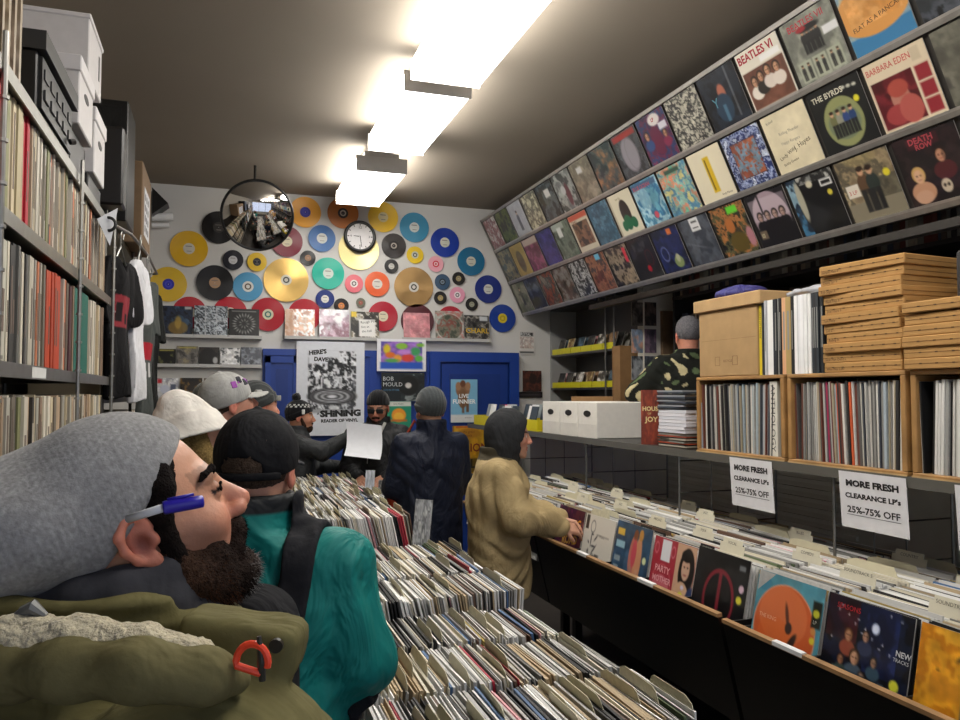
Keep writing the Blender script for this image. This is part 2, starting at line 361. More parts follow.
# blue panelling and doors
BL = hexc('1b3f94')
xa, xb = atY(262, 400, BY)[0], atY(516, 400, BY)[0]; zt = 2.14
g = G().box((xa, BY-.03, 0), (xb, BY, zt), BL)
for u in (300, 372, 428):
    x = atY(u, 400, BY)[0]; g.box((x-.03, BY-.045, 0), (x+.03, BY-.03, zt), BL)
g.box((xa, BY-.05, zt-.06), (xb, BY-.03, zt), BL); struct(g, 'trim_2', 'paint')
x0, x1 = atY(428, 400, BY)[0], xb
g = G()
g.box((x0, BY-.09, 0), (x0+.1, BY-.05, zt), BL).box((x1-.1, BY-.09, 0), (x1, BY-.05, zt), BL).box((x0+.1, BY-.09, zt-.1), (x1-.1, BY-.05, zt), BL)
g.box((x0+.12, BY-.07, 0), (x1-.12, BY-.05, zt-.12), hexc('183a8a'))
for a, b in ((.15, .85), (.98, 1.92)): g.box((x0+.2, BY-.078, a), (x1-.2, BY-.0702, b), hexc('16357f'))
d = struct(g, 'door_2', 'paint')
hb = G(); hb.tube([(x1-.17, BY-.07, 1.02), (x1-.17, BY-.12, 1.02)], .012, hexc('9a968c')).tube([(x1-.17, BY-.12, 1.02), (x1-.28, BY-.125, 1.02)], .01, hexc('9a968c')); hb.build('door_handle', 'metal', d)
g = G(); x0, x1 = xa+.02, atY(298, 400, BY)[0]
g.box((x0, BY-.075, 0), (x0+.05, BY-.05, zt-.07), BL).box((x1-.05, BY-.075, 0), (x1, BY-.05, zt-.07), BL).box((x0, BY-.075, zt-.13), (x1, BY-.05, zt-.07), BL)
g.box((x0+.05, BY-.06, 0), (x1-.05, BY-.0502, zt-.13), hexc('183a8a')).box((x0+.1, BY-.066, 1.15), (x1-.1, BY-.0602, 1.95), hexc('16357f'))
struct(g, 'door_1', 'paint')
# ceiling fixtures
def fixture(y0, y1, label, z=3.43, x0=.955, x1=1.345):
    t = empty('ceiling_light', (0, 0, 0)); tag(t, label, 'light', 'fluorescent ceiling fixtures')
    G().bevbox((x0, y0, z), (x1, y1, z+.11), hexc('f4f4f2'), .012).build('diffuser', 'glow', t)
    g = G().box((x0+.06, y0-.006, z+.1105), (x1-.06, y1+.006, z+.15), hexc('d9d6d0'))
    for y in (y0-.012, y1+.004): g.box((x0-.004, y, z-.004), (x1+.004, y+.008, z+.115), hexc('e4e2de'))
    g.build('housing', 'paint', t)
    g = G(); 
    for y in (y0+.2, y1-.2): g.tube([((x0+x1)/2, y, z+.13), ((x0+x1)/2, y, H)], .012, hexc('8d8880'))
    g.build('mounting_stem', 'metal', t)
    G().tube([((x0+x1)/2-.05, y1+.006, z+.1), ((x0+x1)/2-.05, y1+.12, z+.15)], .014, hexc('4a463f')).build('cable_gland', 'metal', t)
fixture(5.86, 6.95, 'rectangular fluorescent ceiling light nearest the back wall')
fixture(4.22, 5.34, 'rectangular fluorescent ceiling light in the middle of the row')
fixture(2.9, 4.05, 'brightest ceiling light at the top edge, nearest of the three in view')
fixture(1.55, 2.7, 'ceiling light just out of view above the record bins')
fixture(.2, 1.35, 'ceiling light directly above the person in the grey beanie')
# ================= records on the back wall =================
PXM = lambda u, v, y: atY(u, v, y)
def wall_record(u, v, dpx, col, lab, label, name='vinyl_record', mat='vinyl', off=0.0, labr=.165, txt=None, group='coloured records on the back wall'):
    p = atY(u, v, BY-.012-off); w = (p-CP)@FW; r = dpx*w/F/2
    g = G(); g.disc((0, 0, 0), r, hexc(col), t=.003, r0=.0035)
    if col in ('1b1718', '2a2322', '171310'): g.disc((0, 0, .0031), r*.97, hexc(col), t=.0004, r0=r*.45)
    o = g.build(name, mat); frame(o, p, (1, 0, 0), (0, 0, 1)); tag(o, label, 'record', group)
    lr = .05 if r > .12 else .045; lr = min(lr, r*.42)
    g = G(); g.disc((0, 0, .003), lr, hexc(lab), t=.0006, r0=.0035, seg=28)
    if txt: g.disc((0, 0, .0037), lr*.6, hexc(txt), t=.0004, r0=lr*.35, seg=24)
    else: g.box((-lr*.6, lr*.35, .0037), (lr*.5, lr*.5, .004), hexc('77706a')).box((-lr*.4, -lr*.55, .0037), (lr*.45, -lr*.42, .004), hexc('8d8680'))
    g.build('centre_label', 'paper', o); return o
W = wall_record
W(189, 248.6, 36, 'dfae1a', 'cfcabd', 'yellow record with white label, upper left of the back wall')
W(168.4, 284.2, 35, 'd9b21e', '2b2fa8', 'yellow record with blue label, leftmost on the back wall', txt='4448c8')
W(214.9, 282.8, 35.5, '171517', 'b08d6e', 'black record with beige label between the yellow and light blue records')
W(218.8, 227.4, 32.5, '151314', '3a3634', 'black record half hidden behind the round convex mirror')
W(233, 260, 20, '1c1c26', 'c9c9cc', 'small black record with silver label below the convex mirror', labr=.2)
W(257, 262, 19, 'dcb51c', '20222c', 'small yellow record with black label below the convex mirror')
W(248, 286.6, 29, '4a93bd', 'd8d8d2', 'light blue record left of the large gold disc', txt='5c4a3c')
W(286.2, 280, 44, 'd9b46c', 'd8d4c6', 'large gold disc with white label, left of centre on the wall', 'gold_record', 'foil', txt='2a2a2a')
W(286.9, 241.5, 31, '7a1c30', 'd8d0b4', 'dark red record peeking out beside the convex mirror')
W(305.3, 212.2, 31, 'e8a01c', '2f2c8c', 'orange yellow record with blue label beside the convex mirror', txt='3c3aa8')
W(322, 238.4, 27, '1f62a6', 'd9dcd6', 'mid blue record between the amber record and the clock')
W(308, 258, 15, '191718', 'a57f62', 'tiny black record below the mid blue record')
W(328.2, 273.4, 32, '18b39c', 'd4dcd4', 'turquoise green record right of the large gold disc')
W(325, 299, 18.5, '16307c', 'e2e0d8', 'small navy record with white label under the turquoise record')
for u, lb in ((189.6, 'red record rising behind the dark blue sleeve, first of the red row'), (230.2, 'red record rising behind the black starburst sleeve, second of the red row'),
              (304.6, 'red record behind the orange toned sleeve on the middle ledge')): W(u, 312.8 if u < 300 else 315, 32.5, 'b01428', 'd8d0c0', lb)
W(268, 314.4, 33.5, 'ab1026', 'd4cfb4', 'red record fully showing between the left and middle ledges', txt='2d6b62')
W(343, 213.2, 31, 'b8681c', '2a2220', 'tortoiseshell amber record under the farthest ceiling light', txt='c8c0b0')
W(383.1, 217.2, 30.5, 'efc018', 'e0cfa0', 'bright yellow record with cream label right of the clock')
W(358.8, 249.8, 40.6, 'e0cf94', 'd8d4c6', 'pale gold disc behind the wall clock', 'gold_record', 'foil')
W(414.3, 227.4, 30, '3f8fb4', 'd8dcd8', 'sky blue record high on the right of the wall')
W(393.8, 245.8, 25, '2a2322', '1c1818', 'dark brown black record between clock and small yellow record', txt='b0a8a0')
W(415, 255, 17.3, 'e6c21c', 'c8c8ba', 'small yellow record with white and black label', txt='22221c')
W(444.8, 242.5, 29.5, '1238a0', 'cfd0c0', 'royal blue record, upper right of the back wall')
W(471, 261.4, 28.7, '146890', 'c8c6b8', 'petrol blue record right of the royal blue record')
W(391.4, 266.3, 14.2, '1b1718', 'c8c6c0', 'tiny black record above the bronze disc')
W(435.8, 264, 16, 'e7a4b2', 'd02c40', 'small pink record with red label', txt='f0e0e0')
W(413.8, 287.1, 40, 'a8875a', 'd0ccc4', 'large bronze gold disc, right of centre on the wall', 'gold_record', 'foil', txt='262420')
W(377.2, 284, 25, 'e4602c', 'd8d4cc', 'orange record with white label')
W(354, 283.6, 18.3, 'e2707c', 'ece4e0', 'small coral pink record left of the orange record', txt='1c1c1c')
W(442.4, 282, 16, '34506c', '202830', 'small blue patterned record beside the bronze disc', txt='8898a8')
W(458.5, 278.6, 13.2, '171310', 'a89a70', 'tiny black record right of the patterned one')
W(488.2, 289.2, 28, '142a7c', 'd0d0c8', 'navy record nearest the slanted sleeve rack')
W(457.3, 295, 16, 'e49ab4', 'f0e4e6', 'small pink record with black and white label', txt='1a1a1a')
W(440.3, 298, 13.3, '171310', 'b09a64', 'tiny black record just below the patterned record')
W(471.7, 304.4, 13, '171310', 'a0a08a', 'tiny black record lowest of the small ones')
W(360.7, 302.7, 9.5, '6c6c5c', 'b05848', 'very small grey green disc below the coral record')
W(341.3, 305.8, 15, '1a1618', 'd88848', 'small black record with orange label below the turquoise one')
W(383, 316.4, 30, 'b01a30', 'dcd4b8', 'red record half behind the white lettered sleeve')
W(450.4, 320, 28, 'a8142c', 'd8d0c0', 'crimson record behind the round picture sleeve')
W(417.4, 321, 34, '501420', '301018', 'dark maroon record behind the pink sleeve')
W(502.4, 318.3, 28, '123a94', 'd8c020', 'blue record with yellow label, lowest right on the wall', txt='b0a020')
# clock
p = atY(360, 236.5, BY-.05); t = empty('wall_clock', (0, 0, 0)); frame(t, p, (1, 0, 0), (0, 0, 1)); tag(t, 'round wall clock with black rim and white face hung over a gold disc', 'clock')
r = .151; A = np.linspace(0, 2*math.pi, 40, endpoint=False)
G().disc((0, 0, -.03), r*.9, hexc('ece9ea'), t=.034).build('clock_face', 'paper', t)
G().tube([(r*.93*math.cos(a), r*.93*math.sin(a), 0) for a in A], .017, hexc('171516'), closed=True).build('rim', 'plastic', t, True)
g = G()
for k in range(12):
    a = k*math.pi/6; c, s_ = math.cos(a), math.sin(a); g.box((-.004, .105, .0045), (.004, .122, .0052), hexc('222222'), R=np.array([[c, s_, 0], [-s_, c, 0], [0, 0, 1]]))
for i, n_ in enumerate(('12', '3', '6', '9')): a = math.pi/2-i*math.pi/2; g.text(n_, (.088*math.cos(a), .088*math.sin(a)-.012, .0045), (1, 0, 0), (0, 1, 0), .034, hexc('333333'), align='c')
g.build('hour_marks', 'paper', t)
G().prism([(-.01, .004, .006), (-.01, -.004, .006), (-.062, .001, .006), (-.062, .006, .006)], .001, hexc('202020')).build('hour_hand', 'plastic', t)
G().prism([(.003, .006, .008), (-.004, .006, .008), (.012, -.1, .008), (.018, -.1, .008)], .001, hexc('202020')).build('minute_hand', 'plastic', t)
# convex mirror
p = atY(257.5, 215.5, 6.55); t = empty('convex_mirror', (0, 0, 0)); nrmv = Vector((CP-p)).normalized(); nrmv = (nrmv+Vector((.03, 0, -.12))).normalized()
X = Vector((1, 0, 0)); X = (X-nrmv*X.dot(nrmv)).normalized(); frame(t, p, X, nrmv.cross(X)); tag(t, 'round convex security mirror with black rim hanging below the ceiling', 'mirror')
r = .282; g = G(); V = [(0, 0, .075)]; Fs = []; nr, ns = 12, 48; RS = (r*r+.075**2)/(2*.075)
for i in range(1, nr+1):
    q = r*.96*i/nr; z = .075-(RS-math.sqrt(RS*RS-q*q))
    for k in range(ns): V.append((q*math.cos(2*math.pi*k/ns), q*math.sin(2*math.pi*k/ns), z))
for k in range(ns): Fs.append((0, 1+k, 1+(k+1) % ns))
for i in range(nr-1):
    for k in range(ns): a = 1+i*ns; Fs.append((a+k, a+ns+k, a+ns+(k+1) % ns, a+(k+1) % ns))
g.add(V, Fs, hexc('e8e8e8')); g.build('mirror_dome', 'chrome', t, True)
G().tube([(r*math.cos(2*math.pi*k/48), r*math.sin(2*math.pi*k/48), 0) for k in range(48)], .011, hexc('121212'), closed=True).build('rim', 'plastic', t, True)
G().disc((0, 0, -.012), r, hexc('1c1b1a'), t=.008).build('backing', 'plastic', t)
inv = t.matrix_world.inverted(); q0 = inv@Vector((p[0]-.02, p[1]+.1, H-.12)); q1 = inv@Vector((p[0]-.02, p[1]+.1, H-.001))
G().tube([(0, 0, -.01), tuple(q0), tuple(q1)], .011, hexc('3c3a38')).build('bracket', 'metal', t)
# ledges and sleeves on the back wall
def ledge(u0, u1, v, dep, label, y=BY):
    a = atY(u0, v, y-dep); b = atY(u1, v, y-dep); z = a[2]
    g = G().box((a[0], y-dep, z-.012), (b[0], y-.001, z), hexc('a9a8a6')).box((a[0], y-dep-.004, z-.012), (b[0], y-dep, z+.018), hexc('b9b8b6'))
    t = g.build('display_ledge', 'paint'); tag(t, label, 'shelf'); return z
def on_ledge(u0, u1, z, dep, cv, label, group, name='record_sleeve', texts=(), h=None, edge='b8b4aa', y=BY):
    p0 = atY(u0, 330, y-dep); p1 = atY(u1, 330, y-dep); w = p1[0]-p0[0]; h = h or w
    o = cover_g(cv, w, h, .004, edge, texts).build(name, 'cover'); frame(o, ((p0[0]+p1[0])/2, y-dep+.008, z+.001), (1, 0, 0), (0, (dep-.03)/h*.9, 1))
    tag(o, label, 'record sleeve' if name == 'record_sleeve' else 'sleeve', group); return o
z1 = ledge(155, 262, 335.5, .07, 'pale ledge on the left of the back wall holding three large sleeves')
GL = 'sleeves on the back wall ledges'
cv = Cv(30).mott(['10141c', '26324a', '1a2230', '3a5068'], 4, 3); cv.ell(.55, .28, .3, .22, '8a6c30', .8).ell(.55, .45, .1, .22, 'b09040', .8).rect(.75, .9, .95, .98, 'c0c0c0')
on_ledge(159.5, 192.5, z1, .07, cv, 'dark blue sleeve with golden shape, left end of the upper ledge', GL)
cv = Cv(30, 'aab0b6').mott(['9aa2aa', '20242a', 'b8c0c8', '3a4048'], 9, 5); [cv.rect(k, 0, k+.025, 1, 'c8ccd0') for k in (.33, .66)]; cv.rect(0, .5, 1, .53, 'd0d4d8')
on_ledge(194, 227.5, z1, .07, cv, 'black and pale blue gridded sleeve, middle of the upper left ledge', GL)
cv = Cv(36, '0e0e10')
for k in range(22): a = k*2*math.pi/22; cv.ell(.5+.32*math.cos(a), .48+.3*math.sin(a), .05, .014, 'c8c8c4', rot=a)
for k in range(9): a = k*.7; cv.ell(.5+.13*math.cos(a), .48+.13*math.sin(a), .035, .012, 'a8a8a4', rot=a)
cv.rect(.1, .9, .9, .93, '808080')
on_ledge(228.7, 259.2, z1, .07, cv, 'black sleeve with white starburst marks, right end of the upper left ledge', GL)
z2 = ledge(155, 262, 365.5, .06, 'pale ledge with five small sleeves, second down on the left')
G5 = 'small sleeves on the lower left ledges'
for i, (a, b, pal, nm) in enumerate(((157.6, 176, ['0c0c0e', '141414', '60603c'], 'near black'), (177, 198.5, ['3c3a38', '6c6864', '8a8068'], 'grey photograph'), (199.3, 219.7, ['101010', '2c2420', '403c38'], 'black round headed'),
        (220.7, 240.4, ['c8c8cc', 'e0e0e0', '404448'], 'white with black drawing'), (241.6, 262, ['2c3038', '7c828c', '484c58'], 'blue grey patterned'))):
    cv = Cv(22).mott(pal, 4, 30+i)
    if i == 2: cv.ell(.45, .45, .42, .5, '0c0a0a').ell(.8, .3, .12, .18, 'b0b0b0')
    if i < 2: cv.rect(.1, .88, .9, .96, 'a89c50')
    on_ledge(a, b, z2, .06, cv, nm+' small sleeve on the second ledge at left', G5, 'single_sleeve')
z3 = ledge(155, 262, 398.5, .06, 'pale ledge lowest but one, behind the customers hats')
for i, (a, b, pal, nm) in enumerate(((157, 179, ['c8c8d0', 'd8d8d8', 'a0a0a8'], 'white and red'), (181, 203, ['0c0a08', '1c1408', '6c5020'], 'black and gold'), (204.6, 226, ['383028', '605040', '181410'], 'dark brown'), (228, 248, ['6c3c8c', '8858a8', 'a04868'], 'purple'))):
    cv = Cv(22).mott(pal, 4, 50+i); 
    if i == 0: cv.rect(.05, .75, .25, .95, 'c02030').ell(.4, .45, .22, .22, 'c4c8d8').rect(.65, .35, .9, .7, '50586c')
    on_ledge(a, b, z3, .06, cv, nm+' small sleeve on the third ledge at left', G5, 'single_sleeve')
z4 = ledge(155, 262, 431, .06, 'lowest pale ledge at left, mostly behind the white hat')
on_ledge(156, 172, z4, .06, Cv(20).mott(['3c3c40', '686c70', '1c1c20'], 4, 61), 'dark grey sleeve above the white hat', G5, 'single_sleeve')
on_ledge(174, 196, z4, .06, Cv(20).mott(['8c8478', '40382c', 'b0a898'], 4, 62), 'brown grey small sleeve on the lowest ledge', G5, 'single_sleeve')
z5 = ledge(284.5, 380.5, 337.5, .07, 'pale ledge over the posters holding three shiny sleeves')
cv = Cv(30).mott(['e8e4e0', 'c89878', 'f4f4f4', 'a86848'], 3, 71).rect(0, 0, .3, 1, 'b88868', .7)
on_ledge(285, 315, z5, .07, cv, 'orange and white shiny sleeve at the left of the middle ledge', GL)
on_ledge(319.5, 349.5, z5, .07, Cv(30).mott(['f0eef4', 'c0a8b8', '906878', 'e8e8f0'], 3, 72), 'pale mauve shiny sleeve in the centre of the middle ledge', GL)
cv = Cv(34, 'c0bcb4').mott(['101010', '38342c', 'c8c4bc', '807868'], 5, 73).rect(.28, .1, .86, .72, 'e8e6e4', 1).rect(0, .8, .2, 1, 'e0c030')
on_ledge(351.5, 379.6, z5, .07, cv, 'sleeve with a white note of black handwriting and a yellow corner sticker', GL, texts=[('Rough Mix', .34, .56, .13, '202020', dict(rot=.12)), ('live at', .36, .4, .12, '202020', dict(rot=.1)), ('the hall', .38, .24, .12, '202020', dict(rot=.1))])
z6 = ledge(402, 491, 339, .07, 'pale ledge over the green and purple posters at right')
on_ledge(404, 430.5, z6, .07, Cv(24, 'cf8a92').mott(['cf8a92', 'd4949a', 'c48088'], 3, 74).rect(.35, .3, .65, .33, '8c5058').rect(.3, .38, .7, .41, '9c6068'), 'plain pink sleeve on the right ledge', GL)
cv = Cv(34, 'b8b4b0').ell(.5, .45, .48, .46, '50584c').mott(['30382c', '8c8070', 'a83830', '9ca8a0'], 5, 75, .55).ell(.5, .45, .485, .465, 'e0e0dc', ring=.02)
on_ledge(436, 464.5, z6, .07, cv, 'sleeve with a round picture on the right ledge', GL)
cv = Cv(36, '222222').mott(['141414', '3c3a38', '8c8880', '202020'], 5, 76).rect(.62, .78, .95, .96, 'c8ccd0')
on_ledge(465.3, 490, z6, .07, cv, 'black and white sleeve lettered CHARL in yellow', GL, texts=[('CHARL', .04, .3, .27, 'c8a428', dict(bold=.02, sx=1.1))])
# posters on the blue wall
def poster(u0, u1, v0, v1, cv, label, texts=(), off=.05, name='poster', edge='d8d8d8', rot=0):
    a = atY(u0, v0, BY-off); b = atY(u1, v1, BY-off); w = b[0]-a[0]; h = a[2]-b[2]
    o = cover_g(cv, w, h, .001, edge, texts).build(name, 'paper'); frame(o, ((a[0]+b[0])/2, BY-off, b[2]), (1, 0, -rot), (rot, 0, 1)); tag(o, label, 'poster'); return o
K = '161618'
cv = Cv(84, 'dfe2ea', m=52); cv.rect(.17, .1+.14, .87, .9, 'a4a6ac'); cv.mott(['e4e6ec', '202226', 'dcdee4', '44464c', 'e8eaee'], 7, 80, 1, .17, .28, .87, .9)
cv.rect(.17, .83, .62, .9, 'dfe2ea'); cv.rect(.17, .76, .45, .85, 'dfe2ea')
for k in range(7): cv.ell(.52, .415, .35-.045*k, .085-.011*k, K if k % 2 else 'e4e6ec')
cv.ell(.52, .415, .36, .09, K, ring=.012)
poster(296.8, 364, 341, 435, cv, 'tall white poster with black line drawing and the words SHINING and READER OF VINYL', off=.085,
       texts=[("HERE'S ", .18, .855, .062, K, dict(bold=.05, rot=.12)), ('DAVE', .25, .795, .058, K, dict(bold=.05, rot=-.05)), ('SHiNiNG', .35, .2, .09, K, dict(bold=.065, sx=1.22, rot=.03)), ('A', .3, .22, .04, K, dict(bold=.02)), ('READER OF VINYL', .36, .14, .045, K, dict(bold=.05, sx=1.06, rot=.02))])
cv = Cv(30, 'e8e8ee', m=44)
a_ = cv.mott(['7858b8', 'a070c8', '5c50a8'], 3, 82, 1, .07, .07, .93, .93); cv.rect(.07, .07, .93, .28, '2858c0')
for i, (x, y, rx, ry, c) in enumerate(((.2, .68, .07, .15, 'd8c020'), (.27, .5, .1, .09, 'e07020'), (.5, .78, .12, .1, '8cc040'), (.78, .62, .1, .13, '40a060'), (.62, .42, .13, .12, 'd84838'), (.85, .4, .08, .1, '60b848'), (.42, .4, .08, .12, 'e8a040'), (.3, .33, .14, .06, '58a850'), (.55, .6, .14, .08, 'c888d8'), (.88, .82, .08, .06, '78b838'))): cv.ell(x, y, rx, ry, c)
poster(377, 426, 338.5, 371.5, cv, 'bright purple and blue cartoon style poster just under the wall ledge', off=.095)
cv = Cv(36, '1a2024', m=52).mott(['141a1e', '242c30', '808888'], 3, 83, 1, .45, 0, 1, 1).rect(0, 0, .4, 1, '182026').ell(.62, .55, .26, .36, '0c0c0e').ell(.62, .55, .075, .1, 'd0ccc8').ell(.62, .55, .25, .35, '30302e', ring=.01)
poster(381.5, 424.5, 372.5, 401, cv, 'dark poster with a black record and BOB MOULD lettering', off=.09, texts=[('BOB', .03, .72, .2, 'c8ccd0', {}), ('MOULD', .03, .52, .2, 'c8ccd0', {}), ('LIVE IN STORE', .04, .36, .09, '5088b0', {})])
cv = Cv(40, '1c8c6c', m=36).rect(0, .86, 1, 1, 'd8dcd4').ell(.52, .6, .28, .2, 'e89428').ell(.52, .56, .2, .12, 'f0b838').rect(.2, .42, .84, .48, 'd0702c').ell(.5, .2, .14, .1, 'e0a030')
poster(385.5, 411, 401.3, 436, cv, 'green poster with an orange sun shape behind the person in sunglasses', off=.085, texts=[('SUN MUSIC', .3, .9, .06, '20402c', {})])
cv = Cv(56, '7cb4d4', m=36).rect(0, 0, 1, .18, 'd8d8d8').ell(.45, .75, .26, .17, '8c6448').ell(.45, .55, .18, .22, '7c5a3c').rect(.42, .22, .5, .5, '6c4c34').rect(.58, .24, .68, .5, '6c4c34').ell(.28, .84, .1, .1, 'a07858').ell(.64, .84, .1, .1, 'a07858').ell(.45, .9, .1, .08, '6c4028')
poster(450.8, 477.4, 379.3, 422.3, cv, 'light blue poster reading LIVE FUNNIER on the blue door', off=.095, texts=[('LIVE', .3, .57, .13, 'f4f4f4', dict(bold=.02)), ('FUNNIER', .07, .44, .135, 'f4f4f4', dict(bold=.03)), ('the museum', .52, .1, .035, '505050', {})])
cv = Cv(50, 'c8981c', m=36).mott(['d0a020', 'c08c18', 'dcb030'], 3, 85).rect(.05, .02, .95, .32, '3c3018', .6).rect(0, .0, .03, 1, '5c3c10').rect(.97, 0, 1, 1, '5c3c10').ell(.5, .84, .34, .1, 'a87414').rect(.1, .96, .9, .99, 'b04818')
poster(452.5, 485, 426, 473, cv, 'yellow poster with red and black lettering MILLION DOLLAR low on the door', off=.095, texts=[('the great', .5, .85, .07, '6c2c10', dict(align='c')), ('rock', .5, .77, .08, '6c2c10', dict(align='c')), ('MILLION', .5, .46, .24, '7c1c14', dict(align='c', bold=.02, sx=.92)), ('DOLLAR', .5, .12, .26, '141008', dict(align='c', bold=.02, sx=.95))])
cv = Cv(34, 'd8d4d0', m=22).rect(.1, .76, .9, .9, '38383a').mott(['d4ccc8', 'bca8a0', 'dcd8d4'], 7, 86, 1, .05, .25, .95, .72).rect(.05, .05, .95, .12, '484848')
poster(519, 534.6, 330, 354.5, cv, 'small white flyer with black heading to the right of the blue door', off=.01, name='flyer', texts=[('ROYAL', .1, .78, .16, 'e0e0e0', dict(bold=.02, sx=.9))])
cv = Cv(24, '4a241c').mott(['3c1c16', '5c2c20', '281412'], 4, 87).ell(.55, .6, .2, .25, '241210')
poster(522.6, 541.5, 370.6, 391.5, cv, 'dark brown square picture right of the door', off=.02, name='picture')
poster(518, 542.5, 391.8, 397.6, Cv(6, '161014', m=20).rect(.1, .4, .9, .55, '504850'), 'narrow black caption strip under the brown picture', off=.02, name='caption_strip')
# things high in the far left corner
g = G(); p = atY(150, 203, 6.9)
a = atY(152, 187, 7.3); b = atY(168, 203, 7.3); c = atY(152, 214, 7.3); o = G().prism([a, c, b], .199, hexc('131211'), (0, 1, 0)).build('speaker_bracket', 'plastic'); tag(o, 'black triangular bracket jutting out high in the left corner', 'bracket')
for v, r, l in ((217, 4, 'longer'), (225.5, 2.4, 'shorter')):
    a = atY(152, v, 7.44); b = atY(173 if r > 3 else 169, v, 7.44); o = G().tube([a, b], r*7.4/776*.9, hexc('f0f0f2'), 14).build('poster_tube', 'paper'); tag(o, l+' white rolled poster poking out above the left shelf end', 'poster tube')
# ================= generic copies =================
def unit_sleeve(name, kind=0):
    g = G(); s = .315
    if kind == 0: g.box((-.5, -s/2, 0), (.5, s/2, s), (1, 1, 1))
    elif kind == 1:      # open top: a card pocket with an inner sleeve showing as a lip
        g.box((-.5, -s/2, 0), (.18, s/2, s), (1, 1, 1)).box((.18, -s/2+.004, 0), (.5, s/2-.004, s-.003), (1, 1, 1))
    else:
        g.box((-.5, -s/2, 0), (-.1, s/2, s), (1, 1, 1)).box((-.1, -s/2+.002, .0), (.5, s/2-.006, s-.005), (1, 1, 1))
    return g.mesh(name, 'sleeve')
SLEEVES = [unit_sleeve('record_sleeve_mesh', k) for k in range(3)]
PAL = [('white', 'dcdbd8', 30), ('cream', 'ccc5b2', 12), ('pale grey', 'b4b3b0', 18), ('grey', '83827e', 11), ('beige', 'ac9878', 8), ('black', '1c1b1c', 11), ('brown', '5c4436', 4),
       ('red', 'a8283a', 1.6), ('pink', 'c8949a', 3), ('blue', '44648c', 2), ('green', '5c6c4c', 1), ('yellow', 'b8a050', 1)]
PN = [p[0] for p in PAL]; PW = np.array([p[2] for p in PAL], float); PW /= PW.sum(); PC = {p[0]: p[1] for p in PAL}
def inst(mesh, name, loc, R, sc, colr):
    o = bpy.data.objects.new(name, mesh); COL.objects.link(o)
    m = Matrix(R.tolist() if hasattr(R, 'tolist') else R).to_4x4(); m.translation = Vector(loc)
    o.matrix_world = m@Matrix.Diagonal((sc[0], sc[1], sc[2], 1)); c = lin(hexc(colr)); o.color = (c[0], c[1], c[2], 1); return o
def divider_mesh(sh=0):
    g = G(); s = .315; t = .0016; k = .03
    pts = [(-s/2, 0), (s/2, 0), (s/2, s-.02), (s/2-.1, s-.02), (s/2-.115, s+.012), (s/2-.13, s+.02), (-s/2+.04, s+.02), (-s/2+.01, s+.008), (-s/2, s-.02)]
    if sh: pts = [(-x, y) for x, y in pts][::-1]
    g.prism([(0-t/2, x, z) for x, z in pts], t, (1, 1, 1), (1, 0, 0)); return g.mesh('record_divider_mesh', 'sleeve')
DIV = [divider_mesh(0), divider_mesh(1)]
STUFF = G()
def fill(row, x0, x1, yc, zb, group, where, individual, stuffg, rev=False, lean=(-.28, .16), seed=0, tilt=0.0, tmul=1.0, divp=.07, order=None):
    """a row of upright sleeves with their faces across x; individual=True makes every one an object"""
    r = np.random.default_rng(seed); x = x0; n = 0; run = None; runn = 0; ph = r.random()*6
    while x < x1:
        t = r.uniform(.0028, .0068)*tmul
        if runn <= 0: run = r.choice(PN, p=PW); runn = int(r.integers(1, 5))
        runn -= 1; nm = run if r.random() < .6 else r.choice(PN, p=PW)
        f = (x-x0)/(x1-x0); th = lean[0]+(lean[1]-lean[0])*(.5+.5*math.sin(f*5+ph)); th += .03*math.sin(f*31+ph)
        dy = r.normal(0, .006); dz = abs(r.normal(0, .005)); isd = r.random() < divp
        R = np.array(Matrix.Rotation(th, 3, 'Y')@Matrix.Rotation(tilt+r.normal(0, .012), 3, 'Z')@Matrix.Rotation(r.normal(0, .01), 3, 'X'))
        xt = x-.315*math.sin(th)*.5; loc = (xt, yc+dy, zb+dz); j = r.uniform(.88, 1.1)
        c = np.clip(hexc(PC[nm])*j, 0, 1)
        if individual:
            if isd:
                d = inst(DIV[int(r.integers(2))], 'record_divider', (xt, yc, zb+.015), R, (1, 1, 1), 'c9c2a6'); tag(d, 'cream divider card %s' % where, 'divider', 'divider cards '+group)
                x += .004
            k = int(r.integers(3)); o = inst(SLEEVES[k], 'filed_record', loc, R, (t, 1, 1), '%02x%02x%02x' % tuple(int(v*255) for v in c))
            tag(o, '%s edged sleeve filed %s' % (nm, where), 'record sleeve', 'records '+group)
        else:
            if isd:
                s = .315; P = [(-.0008, -s/2, 0), (-.0008, s/2, 0), (-.0008, s/2-.01, s+.01), (-.0008, s/2-.05, s+.02), (-.0008, -s/2+.1, s+.02), (-.0008, -s/2+.08, s-.01), (-.0008, -s/2, s-.02)]
                P = np.array(P)@R.T+np.array((xt, yc, zb+.012)); stuffg.prism(P, .0016, hexc('c9c2a6'), R[:, 0])
                x += .004
            stuffg.box((-t/2, -.1575, 0), (t/2, .1575, .315-.004*r.random()), c, R=R, o=loc)
        x += t+r.uniform(.0008, .0028)*tmul; n += 1
    return n
